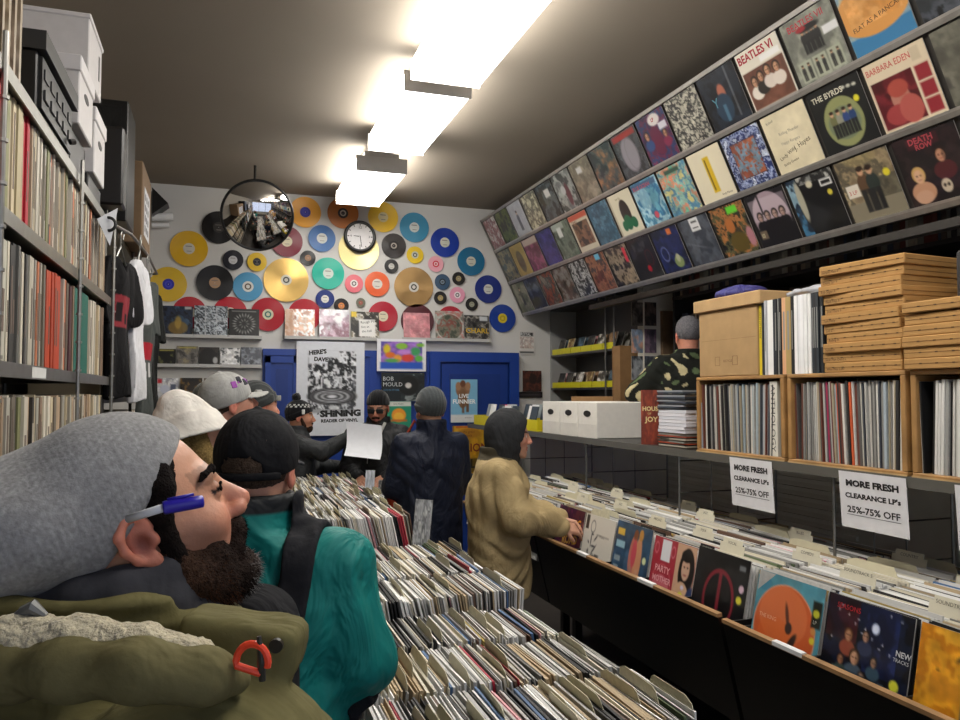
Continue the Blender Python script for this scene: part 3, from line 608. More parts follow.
# ================= the stepped record table in the middle =================
t = empty('record_table', (.72, 3.5, 0)); tag(t, 'long stepped black table of upright records running down the middle of the shop', 'record bin')
X0, X1 = .33, 1.09
rowsC = [(2.70-.355*k-.178, .94) for k in range(3)]; rowsB = [(3.78-.34*k-.17, .98) for k in range(3)]; rowsA = [(5.86-.345*k-.17, 1.12) for k in range(6)]
BK = hexc('191817')
for nm, (ya, yb, z, xr) in dict(a=(1.62, 2.705, .94, X1), b=(2.755, 3.79, .98, X1-.02), c=(3.80, 5.87, 1.12, .96)).items():
    g = G(); zt_ = z-.315; z0 = X0-.03
    g.box((z0, ya, zt_-.02), (xr+.05, yb, zt_-.004), BK).box((z0, ya, zt_-.004), (z0+.012, yb, zt_+.12), BK).box((xr+.038, ya, zt_-.004), (xr+.05, yb, zt_+.14), BK)
    n = round((yb-ya)/.35)
    for k in range(n+1): y = ya+(yb-ya)*k/n; g.box((z0, y-.005, zt_-.004), (xr+.05, y+.005, zt_+.1), BK)
    o = g.build('bin_tray', 'paint', t); o.location = (-.72, -3.5, 0)
    g = G().box((z0+.03, ya+.02, .08), (xr+.02, yb-.02, zt_-.021), hexc('121111')); o = g.build('cabinet', 'paint', t); o.location = (-.72, -3.5, 0)
sg = G(); nms = ['nearest', 'second nearest', 'third nearest', 'fourth nearest']
tot = 0
for k, (yc, z) in enumerate(rowsC):
    nm = nms[2-k]; tot += fill(0, X0+.01, X1+.02, yc, z-.315, 'in the %s row of the middle table' % nm, 'in the %s row of the middle table' % nm, True, sg, seed=10+k, tmul=1.35, lean=(-.24, .1), divp=.11)
for k, (yc, z) in enumerate(rowsB): fill(0, X0, X1, yc, z-.315, '', '', False, sg, seed=20+k, tmul=1.15, lean=(-.24, .08))
for k, (yc, z) in enumerate(rowsA): fill(0, X0-.02, .93, yc, z-.315, '', '', False, sg, seed=30+k, tmul=1.15, lean=(-.3, -.12) if k < 5 else (-.26, -.18), divp=.12)
o = sg.build('packed_records', 'paper'); tag(o, 'hundreds of upright records packed in the far rows of the middle table', 'record sleeves', kind='stuff')
# title cards standing at the right edge of the table
for (u0, v0, u1, v1, y, lb) in ((414, 540, 437, 503, 3.76, 'large grey patterned card leaning up at the right edge of the middle table'), (366, 497, 377, 473, 5.0, 'small white card sticking up near the far end of the table'), (379, 500, 390, 483, 4.8, 'small grey card sticking up beside the white one')):
    a = atY(u0-2, v0+4, y); c = atY(u1, v1, y); w = .085 if y < 4 else .06; h = c[2]-a[2]+.03; dx = (c[0]-a[0]-w)
    cv = Cv(24).mott(['8c8e90', 'a8aaac', '707274', 'b8bab8'] if 'grey' in lb else ['c0c6d0', 'ccd0d8', 'b0b8c4'], 5, int(y*10))
    o = cover_g(cv, w, h, .002).build('price_card', 'paper'); frame(o, (a[0]+w/2, y, a[2]-.01), (1, -.1, 0), (max(dx, .01), 0, h)); tag(o, lb, 'card')
# ================= record bins along the right =================
def lip_bin(y0, y1, label, cols, seed, xl=1.65, zl=.955, indiv=12):
    t = empty('record_bin', (xl, (y0+y1)/2, 0)); tag(t, label, 'record bin', 'record bins along the right'); L = (-xl, -(y0+y1)/2, 0)
    def part(g, nm, m): o = g.build(nm, m, t); o.location = L; return o
    g = G().prism([(xl, y0, zl-.012), (xl+.018, y0, zl-.012), (xl+.11, y0, .56), (xl+.09, y0, .56)], y1-y0, hexc('141312'), (0, 1, 0))
    part(g, 'front_board', 'plastic')
    part(G().prism([(xl-.004, y0, zl-.0119), (xl-.004, y0, zl), (xl+.016, y0, zl+.002), (xl+.018, y0, zl-.0119)], y1-y0, hexc('9c7850'), (0, 1, 0)), 'lip', 'wood')
    g = G()
    for k in range(cols+1):
        y = y0+(y1-y0)*k/cols; y = min(max(y, y0+.005), y1-.005); g.prism([(xl+.02, y-.004, zl-.03), (2.62, y-.004, zl-.03), (2.62, y-.004, .62), (xl+.1, y-.004, .62)], .008, hexc('1a1817'), (0, 1, 0))
    part(g, 'divider_panel', 'plastic'); part(G().box((xl+.1, y0, .595), (2.66, y1, .62), hexc('1a1817')), 'bottom_board', 'plastic')
    for y in (y0+.05, y1-.09):
        for x in (1.85, 2.6): part(G().box((x, y, 0), (x+.04, y+.04, .594), hexc('161514')), 'leg', 'plastic')
    return (y1-y0)/cols
w1 = lip_bin(2.335, 4.0, 'black record bin with wooden lip in the middle of the right side', 5, 1)
w2 = lip_bin(1.3, 2.31, 'black record bin with wooden lip nearest the camera at right', 3, 2, zl=.945)
w3 = lip_bin(4.02, 5.35, 'black record bin at the far end behind the tan coat', 4, 3)
for y, w in ((1.92, .13), (3.36, .1), (2.76, .12), (5.0, .1)):
    z = .945 if y < 2.2 else .955
    o = G().prism([(1.644, y, z-.009), (1.644, y, z+.004), (1.662, y, z+.006), (1.664, y, z+.004)], w, hexc('dcdcdc'), (0, 1, 0)).build('shelf_tag', 'paper'); tag(o, 'white title strip stuck on the wooden lip', 'label strip', 'white strips on the bin lips')
TILT = .2
def front_sleeve(yc, cv, label, texts=(), zb=.80, x=1.735, tilt=TILT, group='front facing sleeves in the right bins', edge='b0aca4', jy=0):
    o = cover_g(cv, .315, .315, .004, edge, texts).build('record_sleeve', 'cover')
    frame(o, (x, yc, zb), (jy, -1, 0), (math.sin(tilt), 0, math.cos(tilt))); return tag(o, label, 'record sleeve', group)
Wt, Kk = 'e8e6e0', '141414'
# near bin: three columns
cv = Cv(72, '5c98a8').mott(['6aa4b4', '4c8898', '58909c'], 2, 90); cv.ell(.12, .88, .1, .09, '3c7c94').ell(.14, .12, .11, .1, '8c9838').ell(.48, .46, .455, .455, 'c85c30').ell(.45, .6, .36, .3, 'd87848', .7).ell(.36, .35, .26, .22, 'd8662c', .5).ell(.2, .15, .13, .1, 'a8382c', .6)
cv.ell(.52, .62, .025, .12, '5c3428', rot=.3).ell(.56, .5, .05, .06, '3c2c28').ell(.62, .36, .04, .12, '3a2a26', rot=-.5).ell(.68, .24, .03, .08, '30221e', rot=.4).ell(.62, .12, .14, .07, '4c2c20').ell(.48, .46, .46, .46, 'e0a080', ring=.012)
cv.rect(.86, .6, .985, .86, '1c2018').ell(.915, .74, .045, .04, 'b8b830').ell(.9, .56, .035, .035, 'c88848').ell(.9, .47, .035, .035, 'd8c838')
front_sleeve(2.14, cv, 'sky blue sleeve showing a large round orange picture disc, in the nearest right bin', [('THE KING', .1, .52, .06, 'e8b090', {}), ('LP', .885, .64, .05, 'c8c8c0', {})])
cv = Cv(72, '0c0e16').mott(['0a0c14', '10182c', '141c34', '0c0c12'], 3, 91); cv.mott(['5c1c20', '30141c', '501820'], 3, 92, .6, .02, .6, .4, 1).mott(['1c2850', '141c3c', '24346c'], 3, 93, .7, .5, .4, .85, 1)
for a in ((.3, .66, .05, 'b88868', '5c3820', '8c4430'), (.5, .7, .045, 'b08870', '1c1412', '2c3450'), (.4, .48, .06, 'c89878', '3c2818', '485868'), (.24, .42, .04, 'a87858', '40261c', '3a4a44'), (.62, .5, .04, 'a88468', '1c1818', '385060'), (.5, .33, .045, '9c8070', '2c2420', '4c6068')): cv.bust(*a)
cv.mott(['2c4048', '4c6468', '1c2c34', '688080'], 6, 94, .55, .15, .05, .75, .36).ell(.6, .8, .045, .05, 'b8c8e8').ell(.6, .8, .03, .035, 'e0e8f8')
cv.ell(.86, .38, .05, .05, 'd8d83c').ell(.84, .27, .045, .035, 'e0c8cc')
for k in range(14): cv.ell(.1+.8*((k*.37) % 1), .6+.38*((k*.61) % 1), .008, .008, 'd8d8e0')
front_sleeve(1.81, cv, 'dark blue sleeve of grouped portraits under a small moon with yellow and pink stickers', [('SEASONS', .12, .885, .07, 'b02830', {}), ('NEW', .84, .64, .07, 'd0d0d0', dict(bold=.02)), ('TRACKS', .82, .59, .045, 'd0d0d0', {})])
cv = Cv(64, 'cc8a20').mott(['c88420', 'd89828', 'c07818', 'dca030'], 3, 95); cv.ell(.4, .8, .05, .02, '60401c', rot=.6).ell(.2, .66, .015, .01, '704818').ell(.62, .5, .16, .2, '22408c').rect(.44, .05, .56, .5, '22408c').ell(.64, .82, .07, .09, '28509c').ell(.64, .88, .07, .05, 'a03020').ell(.8, .4, .1, .25, 'b08050').ell(.8, .62, .06, .08, 'd0a888').ell(.82, .66, .08, .08, 'c89838').ell(.72, .2, .18, .22, '3c382c').ell(.85, .2, .12, .2, '2c4c80')
front_sleeve(1.475, cv, 'golden yellow sleeve with a blue figure, at the right edge of the photo')
# second bin: five columns
cv = Cv(64, '121214').mott(['101012', '161618', '1c1c1e'], 3, 96); cv.ell(.5, .45, .3, .36, '7c2430', ring=.045).rect(.47, .1, .53, .8, '7c2430').ell(.9, .66, .045, .045, 'd8b8c8').ell(.88, .53, .05, .045, 'd8d040')
cv.rect(.82, .86, .93, .92, '707478')
front_sleeve(2.50, cv, 'black sleeve with a plain dark red ring and bar, beside the bin join', zb=.815)
cv = Cv(72, 'a82838'); cv.rect(.0, 0, .56, 1, 'a42c3c').rect(.56, 0, 1, 1, 'c8a084').rect(.72, 0, 1, .25, '34466c').ell(.28, .36, .24, .3, 'c45860', ring=.015).ell(.28, .36, .2, .16, 'd0727c', .8).ell(.08, .85, .05, .08, 'd8808c', ring=.012).ell(.48, .85, .05, .08, 'd8808c', ring=.012).rect(.2, .7, .42, .98, 'dcdce0')
cv.ell(.82, .66, .17, .3, '181416').ell(.8, .7, .09, .15, 'c8a088').ell(.8, .86, .12, .08, '181416').ell(.77, .72, .015, .01, '201818').ell(.84, .72, .015, .01, '201818').ell(.8, .62, .03, .01, '984848').ell(.76, .25, .2, .28, 'd0a888').ell(.97, .2, .12, .3, '2c3c64').ell(.76, .36, .05, .04, 'd8d840').ell(.78, .46, .035, .03, 'd0c8e0')
front_sleeve(2.825, cv, 'red sleeve with a jar shaped label and a dark haired portrait on its right side', [('PARTY', .1, .55, .12, 'e0a0a4', dict(bold=.02)), ('MOTHER', .07, .42, .11, 'e0a0a4', dict(bold=.02)), ('music', .18, .3, .08, 'e0a0a4', {})])
cv = Cv(72, '34506c').mott(['34506c', '2c4860', '3c5874'], 2, 97); cv.ell(.56, .56, .11, .3, 'b87060').ell(.7, .5, .1, .36, 'c88c68').ell(.58, .86, .06, .08, '7c4830').ell(.72, .88, .06, .08, 'b88440').rect(.5, .04, .56, .5, 'a88070').rect(.68, .04, .74, .4, 'c89478').ell(.58, .6, .07, .2, 'c04c58').rect(.05, .8, .25, .9, 'd8b048').rect(.05, .62, .3, .72, '90b8c8').rect(.05, .42, .22, .5, '8c9ca4').rect(.05, .28, .2, .36, '8c9ca4').rect(.05, .12, .24, .2, 'a0a8ac').ell(.88, .55, .05, .05, 'd0d8a0')
front_sleeve(3.16, cv, 'blue sleeve with two standing figures and short lines of text down its left', zb=.815)
cv = Cv(64, 'd0cbc0'); 
for k in range(14): cv.ell(.32+.12*math.sin(k*1.7), .7-.045*k, .03+.03*((k*7) % 3), .015, '38383c', rot=k*.8)
cv.mott(['d0cbc0', '404044', 'd0cbc0'], 7, 98, .7, .22, .1, .62, .42).rect(.04, .76, .14, .98, '1c1c1c').ell(.3, .82, .08, .1, '505054', ring=.012).rect(.45, .7, .85, .72, '98948c').rect(.6, .12, .85, .16, '606060')
front_sleeve(3.495, cv, 'off white sleeve with a thin black ink drawing, beside the blue one', [('Music', .55, .68, .07, '8c8880', {})])
cv = Cv(64, '541c3c').mott(['4c1838', '642448', '3c1430', '5c2c34'], 4, 99)
front_sleeve(3.825, cv, 'purple sleeve with orange lettering touched by the tan coat sleeve', [('BLESSING', .08, .6, .2, 'd09c30', dict(bold=.03, rot=.12)), ('ROAD', .3, .38, .2, 'd0a038', dict(bold=.03, rot=.1))])
# what stands behind each front sleeve
stuff2 = G(); cols = [(1.475, .80, 'right edge'), (1.81, .80, 'second'), (2.14, .80, 'third'), (2.50, .80, 'fourth'), (2.825, .80, 'fifth'), (3.16, .80, 'sixth'), (3.495, .80, 'seventh'), (3.825, .80, 'eighth'), (4.19, .80, ''), (4.52, .80, ''), (4.85, .80, ''), (5.18, .80, '')]
cn = {'right edge': 'behind the golden yellow sleeve', 'second': 'behind the dark blue portraits sleeve', 'third': 'behind the orange picture disc sleeve', 'fourth': 'behind the black ringed sleeve', 'fifth': 'behind the red jar label sleeve', 'sixth': 'behind the blue figures sleeve', 'seventh': 'behind the off white drawn sleeve', 'eighth': 'behind the purple sleeve'}
for i, (yc, zb, nm) in enumerate(cols):
    r = np.random.default_rng(200+i); n = 0
    fill(0, 1.775 if nm else 1.70, 1.84 if nm else 1.9, yc, zb-.012, cn.get(nm, ''), cn.get(nm, ''), bool(nm), stuff2, seed=100+i, lean=(.2, .14), tmul=1.15, divp=.04)
    fill(0, 1.86 if nm else 1.92, 2.5, yc, zb-.012, '', '', False, stuff2, seed=130+i, lean=(.2, .06), tmul=1.2, divp=.035)
o = stuff2.build('packed_records', 'paper'); tag(o, 'long rows of upright records packed behind the front sleeves of the right bins', 'record sleeves', kind='stuff')
for i, (y, x, tx) in enumerate(((1.55, 1.86, 'SOUNDTRACK'), (1.33, 1.80, 'SOUNDTRACK A'), (1.95, 1.92, 'SOUNDTRACK S'), (2.25, 1.98, 'COMEDY'), (2.5, 1.84, 'VOCAL'), (2.78, 1.9, 'FOLK'), (3.1, 1.87, 'MISC A-Z'), (1.75, 2.2, 'COUNTRY'), (2.1, 2.3, 'COUNTRY'), (2.6, 2.25, 'BLUES'), (3.2, 2.2, 'JAZZ'), (3.6, 1.95, 'JAZZ'), (1.4, 2.3, 'CLASSICAL'), (3.5, 2.3, 'LATIN'), (4.1, 2.2, 'WORLD'), (3.95, 1.9, 'FUNK'), (4.5, 2.1, 'SOUL'))):
    g = G().box((-.075, 0, -.002), (.075, .34, 0), hexc('cfc9b4')); g.box((-.06, .34, -.002), (.06, .358, 0), hexc('d4ceb8')).text(tx, (0, .337, .0), (1, 0, 0), (0, 1, 0), .016, hexc('55524c'), align='c')
    o = g.build('record_divider', 'paper'); frame(o, (x, y+.1, .80), (0, -1, 0), (math.sin(.2), 0, math.cos(.2))); tag(o, 'cream divider tab printed %s in the right bins' % tx, 'divider', 'printed divider tabs')
# black small caption cards
for y, x, z in ((3.07, 1.80, 1.12), (2.64, 1.82, 1.115)):
    o = G().box((-.045, -.008, -.001), (.045, .012, .001), hexc('18181a')).text('STAFF PICK', (0, -.004, .001), (1, 0, 0), (0, 1, 0), .012, hexc('c0c0b0'), align='c').build('caption_card', 'paper'); frame(o, (x, y, z), (0, -1, 0), (.2, 0, 1)); tag(o, 'tiny black caption card %s' % ('above the blue sleeve' if y > 2.8 else 'above the red sleeve'), 'card')
# boxes stored on the floor under the right bins
for i, (x, y, w, d, h, c, lb) in enumerate(((1.62, 1.75, .36, .34, .34, '2c2a28', 'dark storage crate on the floor nearest the camera'), (1.66, 2.2, .36, .36, .36, '242322', 'dark storage crate second along the floor'), (1.66, 2.65, .36, .36, .33, '2a2826', 'dark storage crate third along the floor'), (1.7, 3.15, .36, .36, .36, '222120', 'dark storage crate farthest along the floor'))):
    t = empty('storage_crate', (x+w/2, y+d/2, 0)); tag(t, lb, 'crate', 'crates under the right bins'); g = G()
    for a, b, e, f in ((-w/2, -d/2, -w/2+.012, d/2), (w/2-.012, -d/2, w/2, d/2), (-w/2+.0121, -d/2, w/2-.0121, -d/2+.012), (-w/2+.0121, d/2-.012, w/2-.0121, d/2)): g.box((a, b, 0), (e, f, h-.06), hexc(c))
    g.box((-w/2, -d/2, .0), (w/2, d/2, .01), hexc(c)); g.build('crate_body', 'plastic', t)
    G().tube([(-w/2-.004, -.06, h-.1), (-w/2-.02, -.05, h-.08), (-w/2-.02, .05, h-.08), (-w/2-.004, .06, h-.1)], .006, hexc('6c6864')).build('handle', 'plastic', t)
    for k in range(6):
        o = inst(SLEEVES[k % 3], 'record_sleeve', (x+.05+k*.05, y+d/2, .012), np.array(Matrix.Rotation(-.12, 3, 'Y')), (.01, .95, 1), ['3c3c3e', '5c5c5e', '202022'][k % 3]); tag(o, 'dim sleeve standing in the %s' % lb.replace('dark ', ''), 'record sleeve', 'sleeves in the floor crates, '+lb.split('floor ')[1] if 'floor ' in lb else 'floor')
o = cover_g(Cv(24, '8c8c8e').rect(.3, .44, .7, .47, '6c6c6e').rect(.34, .38, .66, .4, '6c6c6e'), .32, .32, .01, '6c6c6c').build('record_sleeve', 'paper'); frame(o, (1.5, 1.78, .02), (.3, -1, 0), (.4, .1, 1)); tag(o, 'plain pale grey sleeve leaning on the floor under the near bin', 'record sleeve')
# ================= counter above the bins =================
CX = 2.2; CZ_ = 1.44
t = empty('counter_shelf', (CX, 3.9, 0)); tag(t, 'long dark shelf on wire grid legs running above the right bins', 'counter'); L = (-CX, -3.9, 0)
o = G().box((CX, .9, CZ_-.03), (2.84, 6.95, CZ_), hexc('2c2b29')).box((CX-.012, .9, CZ_-.035), (CX-.0001, 6.95, CZ_+.002), hexc('5c5a54')).build('shelf_top', 'paint', t); o.location = L
for y in (1.35, 2.39, 3.44, 4.5, 5.6):
    g = G()
    for x in (CX+.01, CX+.2, CX+.36, CX+.6): g.tube([(x, y, .64), (x, y, CZ_-.031)], .006 if x in (CX+.01, CX+.6) else .003, hexc('7c7a74'), 6)
    for z in (.66, .9, 1.06, 1.22, 1.38): g.tube([(CX+.01, y, z), (CX+.6, y, z)], .0035, hexc('7c7a74'), 6)
    o = g.build('wire_grid', 'metal', t); o.location = L
g = G().box((2.82, .9, .45), (2.839, 6.95, CZ_-.031), hexc('cfccc2'))
o = g.build('back_panel', 'paint', t); o.location = L
g = G()
for k in range(16): g.box((2.806, 2.9, .66+k*.047), (2.8199, 4.5, .68+k*.047), hexc('dcdad2'))
o = g.build('slat_wall', 'paint', t); o.location = L
# crates of records
def crate(y0, y1, label, recs, seed, last=None):
    x0, x1, z0, z1 = CX-.005, CX+.34, CZ_+.001, 1.80; th = .016; WD = hexc('a87e4a')
    t = empty('wooden_crate', (x0, (y0+y1)/2, z0)); tag(t, label, 'crate', 'wooden record crates on the counter'); L = (-x0, -(y0+y1)/2, -z0)
    for nm, lo, hi in (('bottom_board', (x0, y0, z0), (x1, y1, z0+th)), ('top_board', (x0, y0, z1-th), (x1, y1, z1)), ('side_board', (x0, y0, z0+th+.0001), (x1, y0+.022, z1-th-.0001)), ('side_board', (x0, y1-.022, z0+th+.0001), (x1, y1, z1-th-.0001)), ('back_board', (x1-.01, y0+.0221, z0+th), (x1, y1-.0221, z1-th))):
        o = G().bevbox(lo, hi, WD, .003).build(nm, 'wood', t); o.location = L
    o = G().box((x0-.003, y0, z0-.012), (x0-.0001, y1, z0+.006), hexc('c0a070')).build('edge_strip', 'wood', t); o.location = L
    r = np.random.default_rng(seed); y = y1-.03
    while y > y0+.035:
        if last and y < y0+.1:
            c, w, nm = last[0], last[1], last[2]; last = None; g = G().box((0, -w/2, 0), (.315, w/2, .315), hexc(c))
            if nm == 'white boxed set': g.text('ANTHOLOGY', (-.0001, .014, .3), (0, 0, -1), (0, -1, 0), .036, hexc('504c48'), sx=1.25)
            o = g.build('box_set', 'paper'); o.location = (x0+.012, y-w/2, z0+th+.001); tag(o, nm+' at the right end inside the left crate', 'record sleeve'); y -= w+.004; continue
        t_ = r.uniform(.004, .011); c, nm = recs[int(r.integers(len(recs)))]
        lean = .09*math.sin((y-y0)*9+seed) if y < y1-.05 else -.06
        o = inst(SLEEVES[0], 'crated_record', (x0+.168+r.uniform(0, .014), y-t_/2-lean*.15, z0+th+.001), np.array(Matrix.Rotation(lean*.5, 3, 'X')@Matrix.Rotation(math.pi/2, 3, 'Z')), (t_, 1, r.uniform(.945, .985)), c); tag(o, '%s record spine in the %s' % (nm, label.split(',')[0]), 'record sleeve', 'records in the '+label.split(',')[0]); y -= t_+.002
RC = [('b8b6b0', 'pale grey'), ('d4d0c8', 'off white'), ('5c5a58', 'dark grey'), ('8c8a86', 'grey'), ('2c2a2a', 'black'), ('a89c84', 'tan'), ('6c3c30', 'rust'), ('a8b4bc', 'pale blue'), ('c8c4b8', 'cream'), ('484c54', 'slate')]
crate(2.64, 3.26, 'left wooden crate of records, its open side to the aisle', RC, 1, ('dcd8cc', .045, 'white boxed set'))
crate(2.04, 2.62, 'middle wooden crate of records, under the mailer boxes', RC+RC+[('a02850', 'crimson'), ('d06038', 'orange')], 2)
crate(1.42, 2.02, 'right wooden crate of records, cut by the photo edge', [('c4c2bc', 'white'), ('a0a09c', 'grey'), ('1c1c1c', 'black'), ('d8d6d0', 'bright white')], 3)
# on top of the crates
ZC = 1.801
t = empty('cardboard_box', (CX+.16, 3.04, ZC)); y0, y1, zt2 = atX(757, 330, CX)[1], atX(699, 330, CX)[1], atX(720, 304, CX)[2]; tag(t, 'brown cardboard box with a shallow lid on the left crate', 'box'); hy = (y1-y0)/2; t.location = (CX, (y0+y1)/2, ZC); hh = zt2-ZC
g = G().bevbox((0, -hy, 0), (.32, hy, hh-.03), hexc('ab8a5e'), .004)
for yy, s_ in ((.07, '\u25a1'), (-.06, 'o')): g.box((-.0006, yy-.018, .05), (-.0001, yy+.018, .0515), hexc('6c5030')).box((-.0006, yy-.018, .09), (-.0001, yy+.018, .0915), hexc('6c5030')).box((-.0006, yy-.018, .05), (-.0001, yy-.0165, .09), hexc('6c5030')).box((-.0006, yy+.0165, .05), (-.0001, yy+.018, .09), hexc('6c5030'))
g.text('RECYCLE', (-.0005, .025, .065), (0, -1, 0), (0, 0, 1), .016, hexc('6c5030')); g.box((-.0006, -hy+.005, hh*.5), (-.0001, hy-.02, hh*.5+.0015), hexc('8a6c44'))
g.build('box_body', 'card', t)
G().bevbox((-.012, -hy-.035, hh-.029), (.33, hy+.03, hh+.03), hexc('b89668'), .004).build('box_lid', 'card', t)
zb_ = ZC+hh+.031
def bagf(p): return smax(ell(p, (0, 0, .02), (.1, .15, .04))+.007*fold(p, 1.6), -p[:, 2], .004)
o = organic('plastic_bag', bagf, (-.13, -.18, -.01), (.13, .18, .09), .006, '3c3a78', 'shell'); o.location = (CX+.12, (y0+y1)/2+.05, zb_); tag(o, 'crumpled purple blue plastic bag on the cardboard box lid', 'bag')
o = organic('plastic_bag', lambda p: smax(ell(p, (0, 0, .012), (.1, .17, .022))+.006*fold(p, 2, 1), -p[:, 2], .004), (-.13, -.2, -.01), (.13, .2, .06), .006, 'a8aab0', 'shell'); o.location = (CX+.18, 2.62, ZC+.335); tag(o, 'flattened grey plastic bag on top of the upright records by the yellow spine', 'bag')
yy = y0-.004; row = [('d8c020', .018, 'yellow spined'), ('303030', .01, 'dark grey'), ('181818', .006, 'black'), ('b8b8bc', .014, 'silver grey'), ('ecebe8', .036, 'thick white'), ('1c2430', .012, 'navy'), ('202428', .014, 'black blue'), ('a8a8a4', .01, 'grey'), ('14161a', .014, 'black'), ('d8a880', .026, 'salmon'), ('b0955c', .03, 'gold brown'), ('181818', .014, 'black'), ('f0efee', .018, 'white'), ('e8e8e8', .018, 'white'), ('f0f0f0', .018, 'white'), ('e8e8e6', .018, 'white'), ('ecebe8', .016, 'white'), ('2c3238', .014, 'slate'), ('1c2024', .013, 'slate black'), ('2a3036', .014, 'slate'), ('20262c', .014, 'slate black'), ('181c20', .013, 'dark slate')]
ks = (y0-2.425)/sum(r[1]+.001 for r in row)
for c, w, nm in row:
    w *= ks; g = G().box((0, -w, 0), (.315, -.0008, .318 if 'yellow' not in nm else .30), hexc(c))
    if 'yellow' in nm: g.text('HARRY HIT PARADE', (-.0001, -w*.25, .28), (0, 0, -1), (0, -1, 0), w*.75, hexc('282410'))
    elif w > .012 and 'white' not in nm: g.box((-.0004, -w*.7, .1), (-.0001, -w*.35, .26), hexc('8c8c88'))
    o = g.build('record_sleeve', 'paper'); o.location = (CX+.004+random.random()*.01, yy, ZC); yy -= w+.001; tag(o, '%s spined record standing on the left and middle crates' % nm, 'record sleeve', 'records standing on top of the crates')
def mailer(x, y, z, ry, label, wy=.345, txt=None, th=.0365, grp='left stack of cardboard mailer boxes'):
    g = G().bevbox((0, -wy/2, 0), (.345, wy/2, th), hexc('b0854c'), .003)
    g.box((-.0008, -wy/2+.004, th*.48), (.0, wy/2-.004, th*.53), hexc('6c4c24'))
    for k in range(7): g.box((-.001, -wy/2+.02+k*wy/7.5, th*.46), (.0, -wy/2+.03+k*wy/7.5, th*.56), hexc('4c3418'))
    if txt: g.text(txt, (-.0012, wy/2-.015, .008), (0, -1, 0), (0, 0, 1), .014, hexc('4c3820'))
    # right end: folded flap
    g.box((.01, -wy/2-.0008, th*.45), (.335, -wy/2, th*.5), hexc('6c4c24'))
    o = g.build('mailer_box', 'card'); o.location = (x, y, z); o.rotation_euler = (0, 0, ry); tag(o, label, 'box', grp)
ord_ = ['lowest', 'second from bottom', 'third from bottom', 'fourth from bottom', 'fifth from bottom', 'sixth from bottom', 'seventh from bottom', 'eighth from bottom', 'ninth from bottom', 'tenth from bottom', 'topmost']
nmz = ['Who Was Left?', 'Slow Men Don\'t L', 'Stylistics', 'Rolling St', 'Led Z', 'Tom Petty', 'Joel Tours II', 'Black Flag, II', 'Bob Seger II', 'Dusty Spr II', 'Simple Man II']
for k in range(11): mailer(CX+.0+.006*math.sin(k*2.3), 2.235+.008*math.sin(k*1.7), ZC+k*.0368, .02*math.sin(k*1.3) + (.1 if k > 7 else 0), 'brown mailer box, %s in the taller left stack' % ord_[k], txt=nmz[k], wy=.36)
for k in range(6): mailer(CX-.02+.004*math.sin(k*2.1), 1.8+.004*math.sin(k), ZC+k*.0368+(.004 if k == 5 else 0), 0 if k < 5 else .02, 'brown mailer box, %s in the lower right stack' % (ord_[k] if k < 5 else 'topmost'), grp='right stack of cardboard mailer boxes', wy=.46)
# flat stack left of the crates
z = CZ_+.001; yc = atX(676, 410, CX+.05)[1]; r = np.random.default_rng(5)
for k in range(30):
    if k < 11: c, nm = [('4c443c', 'dark brown'), ('b8b0a0', 'beige'), ('2c2a28', 'black'), ('a84830', 'rust red'), ('8c8c84', 'grey')][k % 5]; th = .007
    elif k < 18: c, nm = [('e6e4ea', 'white'), ('d8d8e0', 'pale')][k % 2]; th = .017
    else: c, nm = [('26282c', 'black'), ('3c4450', 'slate'), ('94989c', 'grey')][k % 3]; th = .0085
    o = inst(SLEEVES[0], 'record_sleeve', (CX+.02, yc+r.normal(0, .006), z+th/2), np.array(Matrix.Rotation(math.pi/2, 3, 'Y')@Matrix.Rotation(r.normal(0, .03), 3, 'X')), (th*.9, .8, .8), c); z += th
    tag(o, '%s sleeve lying flat in the %s part of the stack beside the left crate' % (nm, 'lower' if k < 11 else 'middle' if k < 18 else 'upper'), 'record sleeve', 'flat stack of sleeves on the counter')
a = atX(651, 440, CX+.03); cv = Cv(50, '80301c').mott(['8a3820', '6c2818', '984028'], 3, 110)
o = cover_g(cv, .12, .3, .03, '5c2414', [('HOUSE', .06, .62, .11, 'e0cc90', dict(bold=.03, sx=.95)), ('JOY', .2, .42, .13, 'e0cc90', dict(bold=.03)), ('OF', .3, .55, .05, 'e0cc90', {})]).build('box_set', 'paper'); frame(o, (CX+.05, a[1]+.02, CZ_+.001), (.8, -.6, 0), (0, 0, 1)); tag(o, 'red brown boxed set lettered HOUSE OF JOY beside the flat stack', 'record sleeve')
o = inst(SLEEVES[0], 'record_sleeve', (CX+.14, a[1]-.075, CZ_+.001), np.array(Matrix.Rotation(math.pi/2, 3, 'Z')), (.008, .5, .35), 'c03c30'); tag(o, 'small red card standing between the boxed set and the flat stack', 'card')
# three long white boxes
for k, (ua, ub) in enumerate(((578, 597), (560, 577.5), (542.5, 559.5))):
    ya, yb = atX(ub, 420, CX+.02)[1]+.004, atX(ua, 420, CX+.02)[1]-.004; hz = .225; w = yb-ya
    t = empty('long_box', (CX+.02, (ya+yb)/2, CZ_+.001)); tag(t, 'long white cardboard box on the counter, %s of the three' % ['nearest', 'middle', 'farthest'][k], 'box', 'long white boxes on the counter')
    g = G(); g.bevbox((0, -w/2, 0), (.6, w/2, hz), hexc('e6e2da'), .004); g.box((-.002, -w/2+.003, 0), (-.0001, w/2-.003, hz*.38), hexc('d8d4cc')); g.build('box_body', 'paper', t)
    g = G(); P = [(-.003, .05*math.cos(a)*(1 if abs(math.cos(a)) > .5 else .8), hz*.68+.02*math.sin(a)) for a in np.linspace(0, 2*math.pi, 16, endpoint=False)]; g.prism(P, .0028, hexc('1c1a18'), (1, 0, 0)); g.build('hand_hole', 'paper', t)
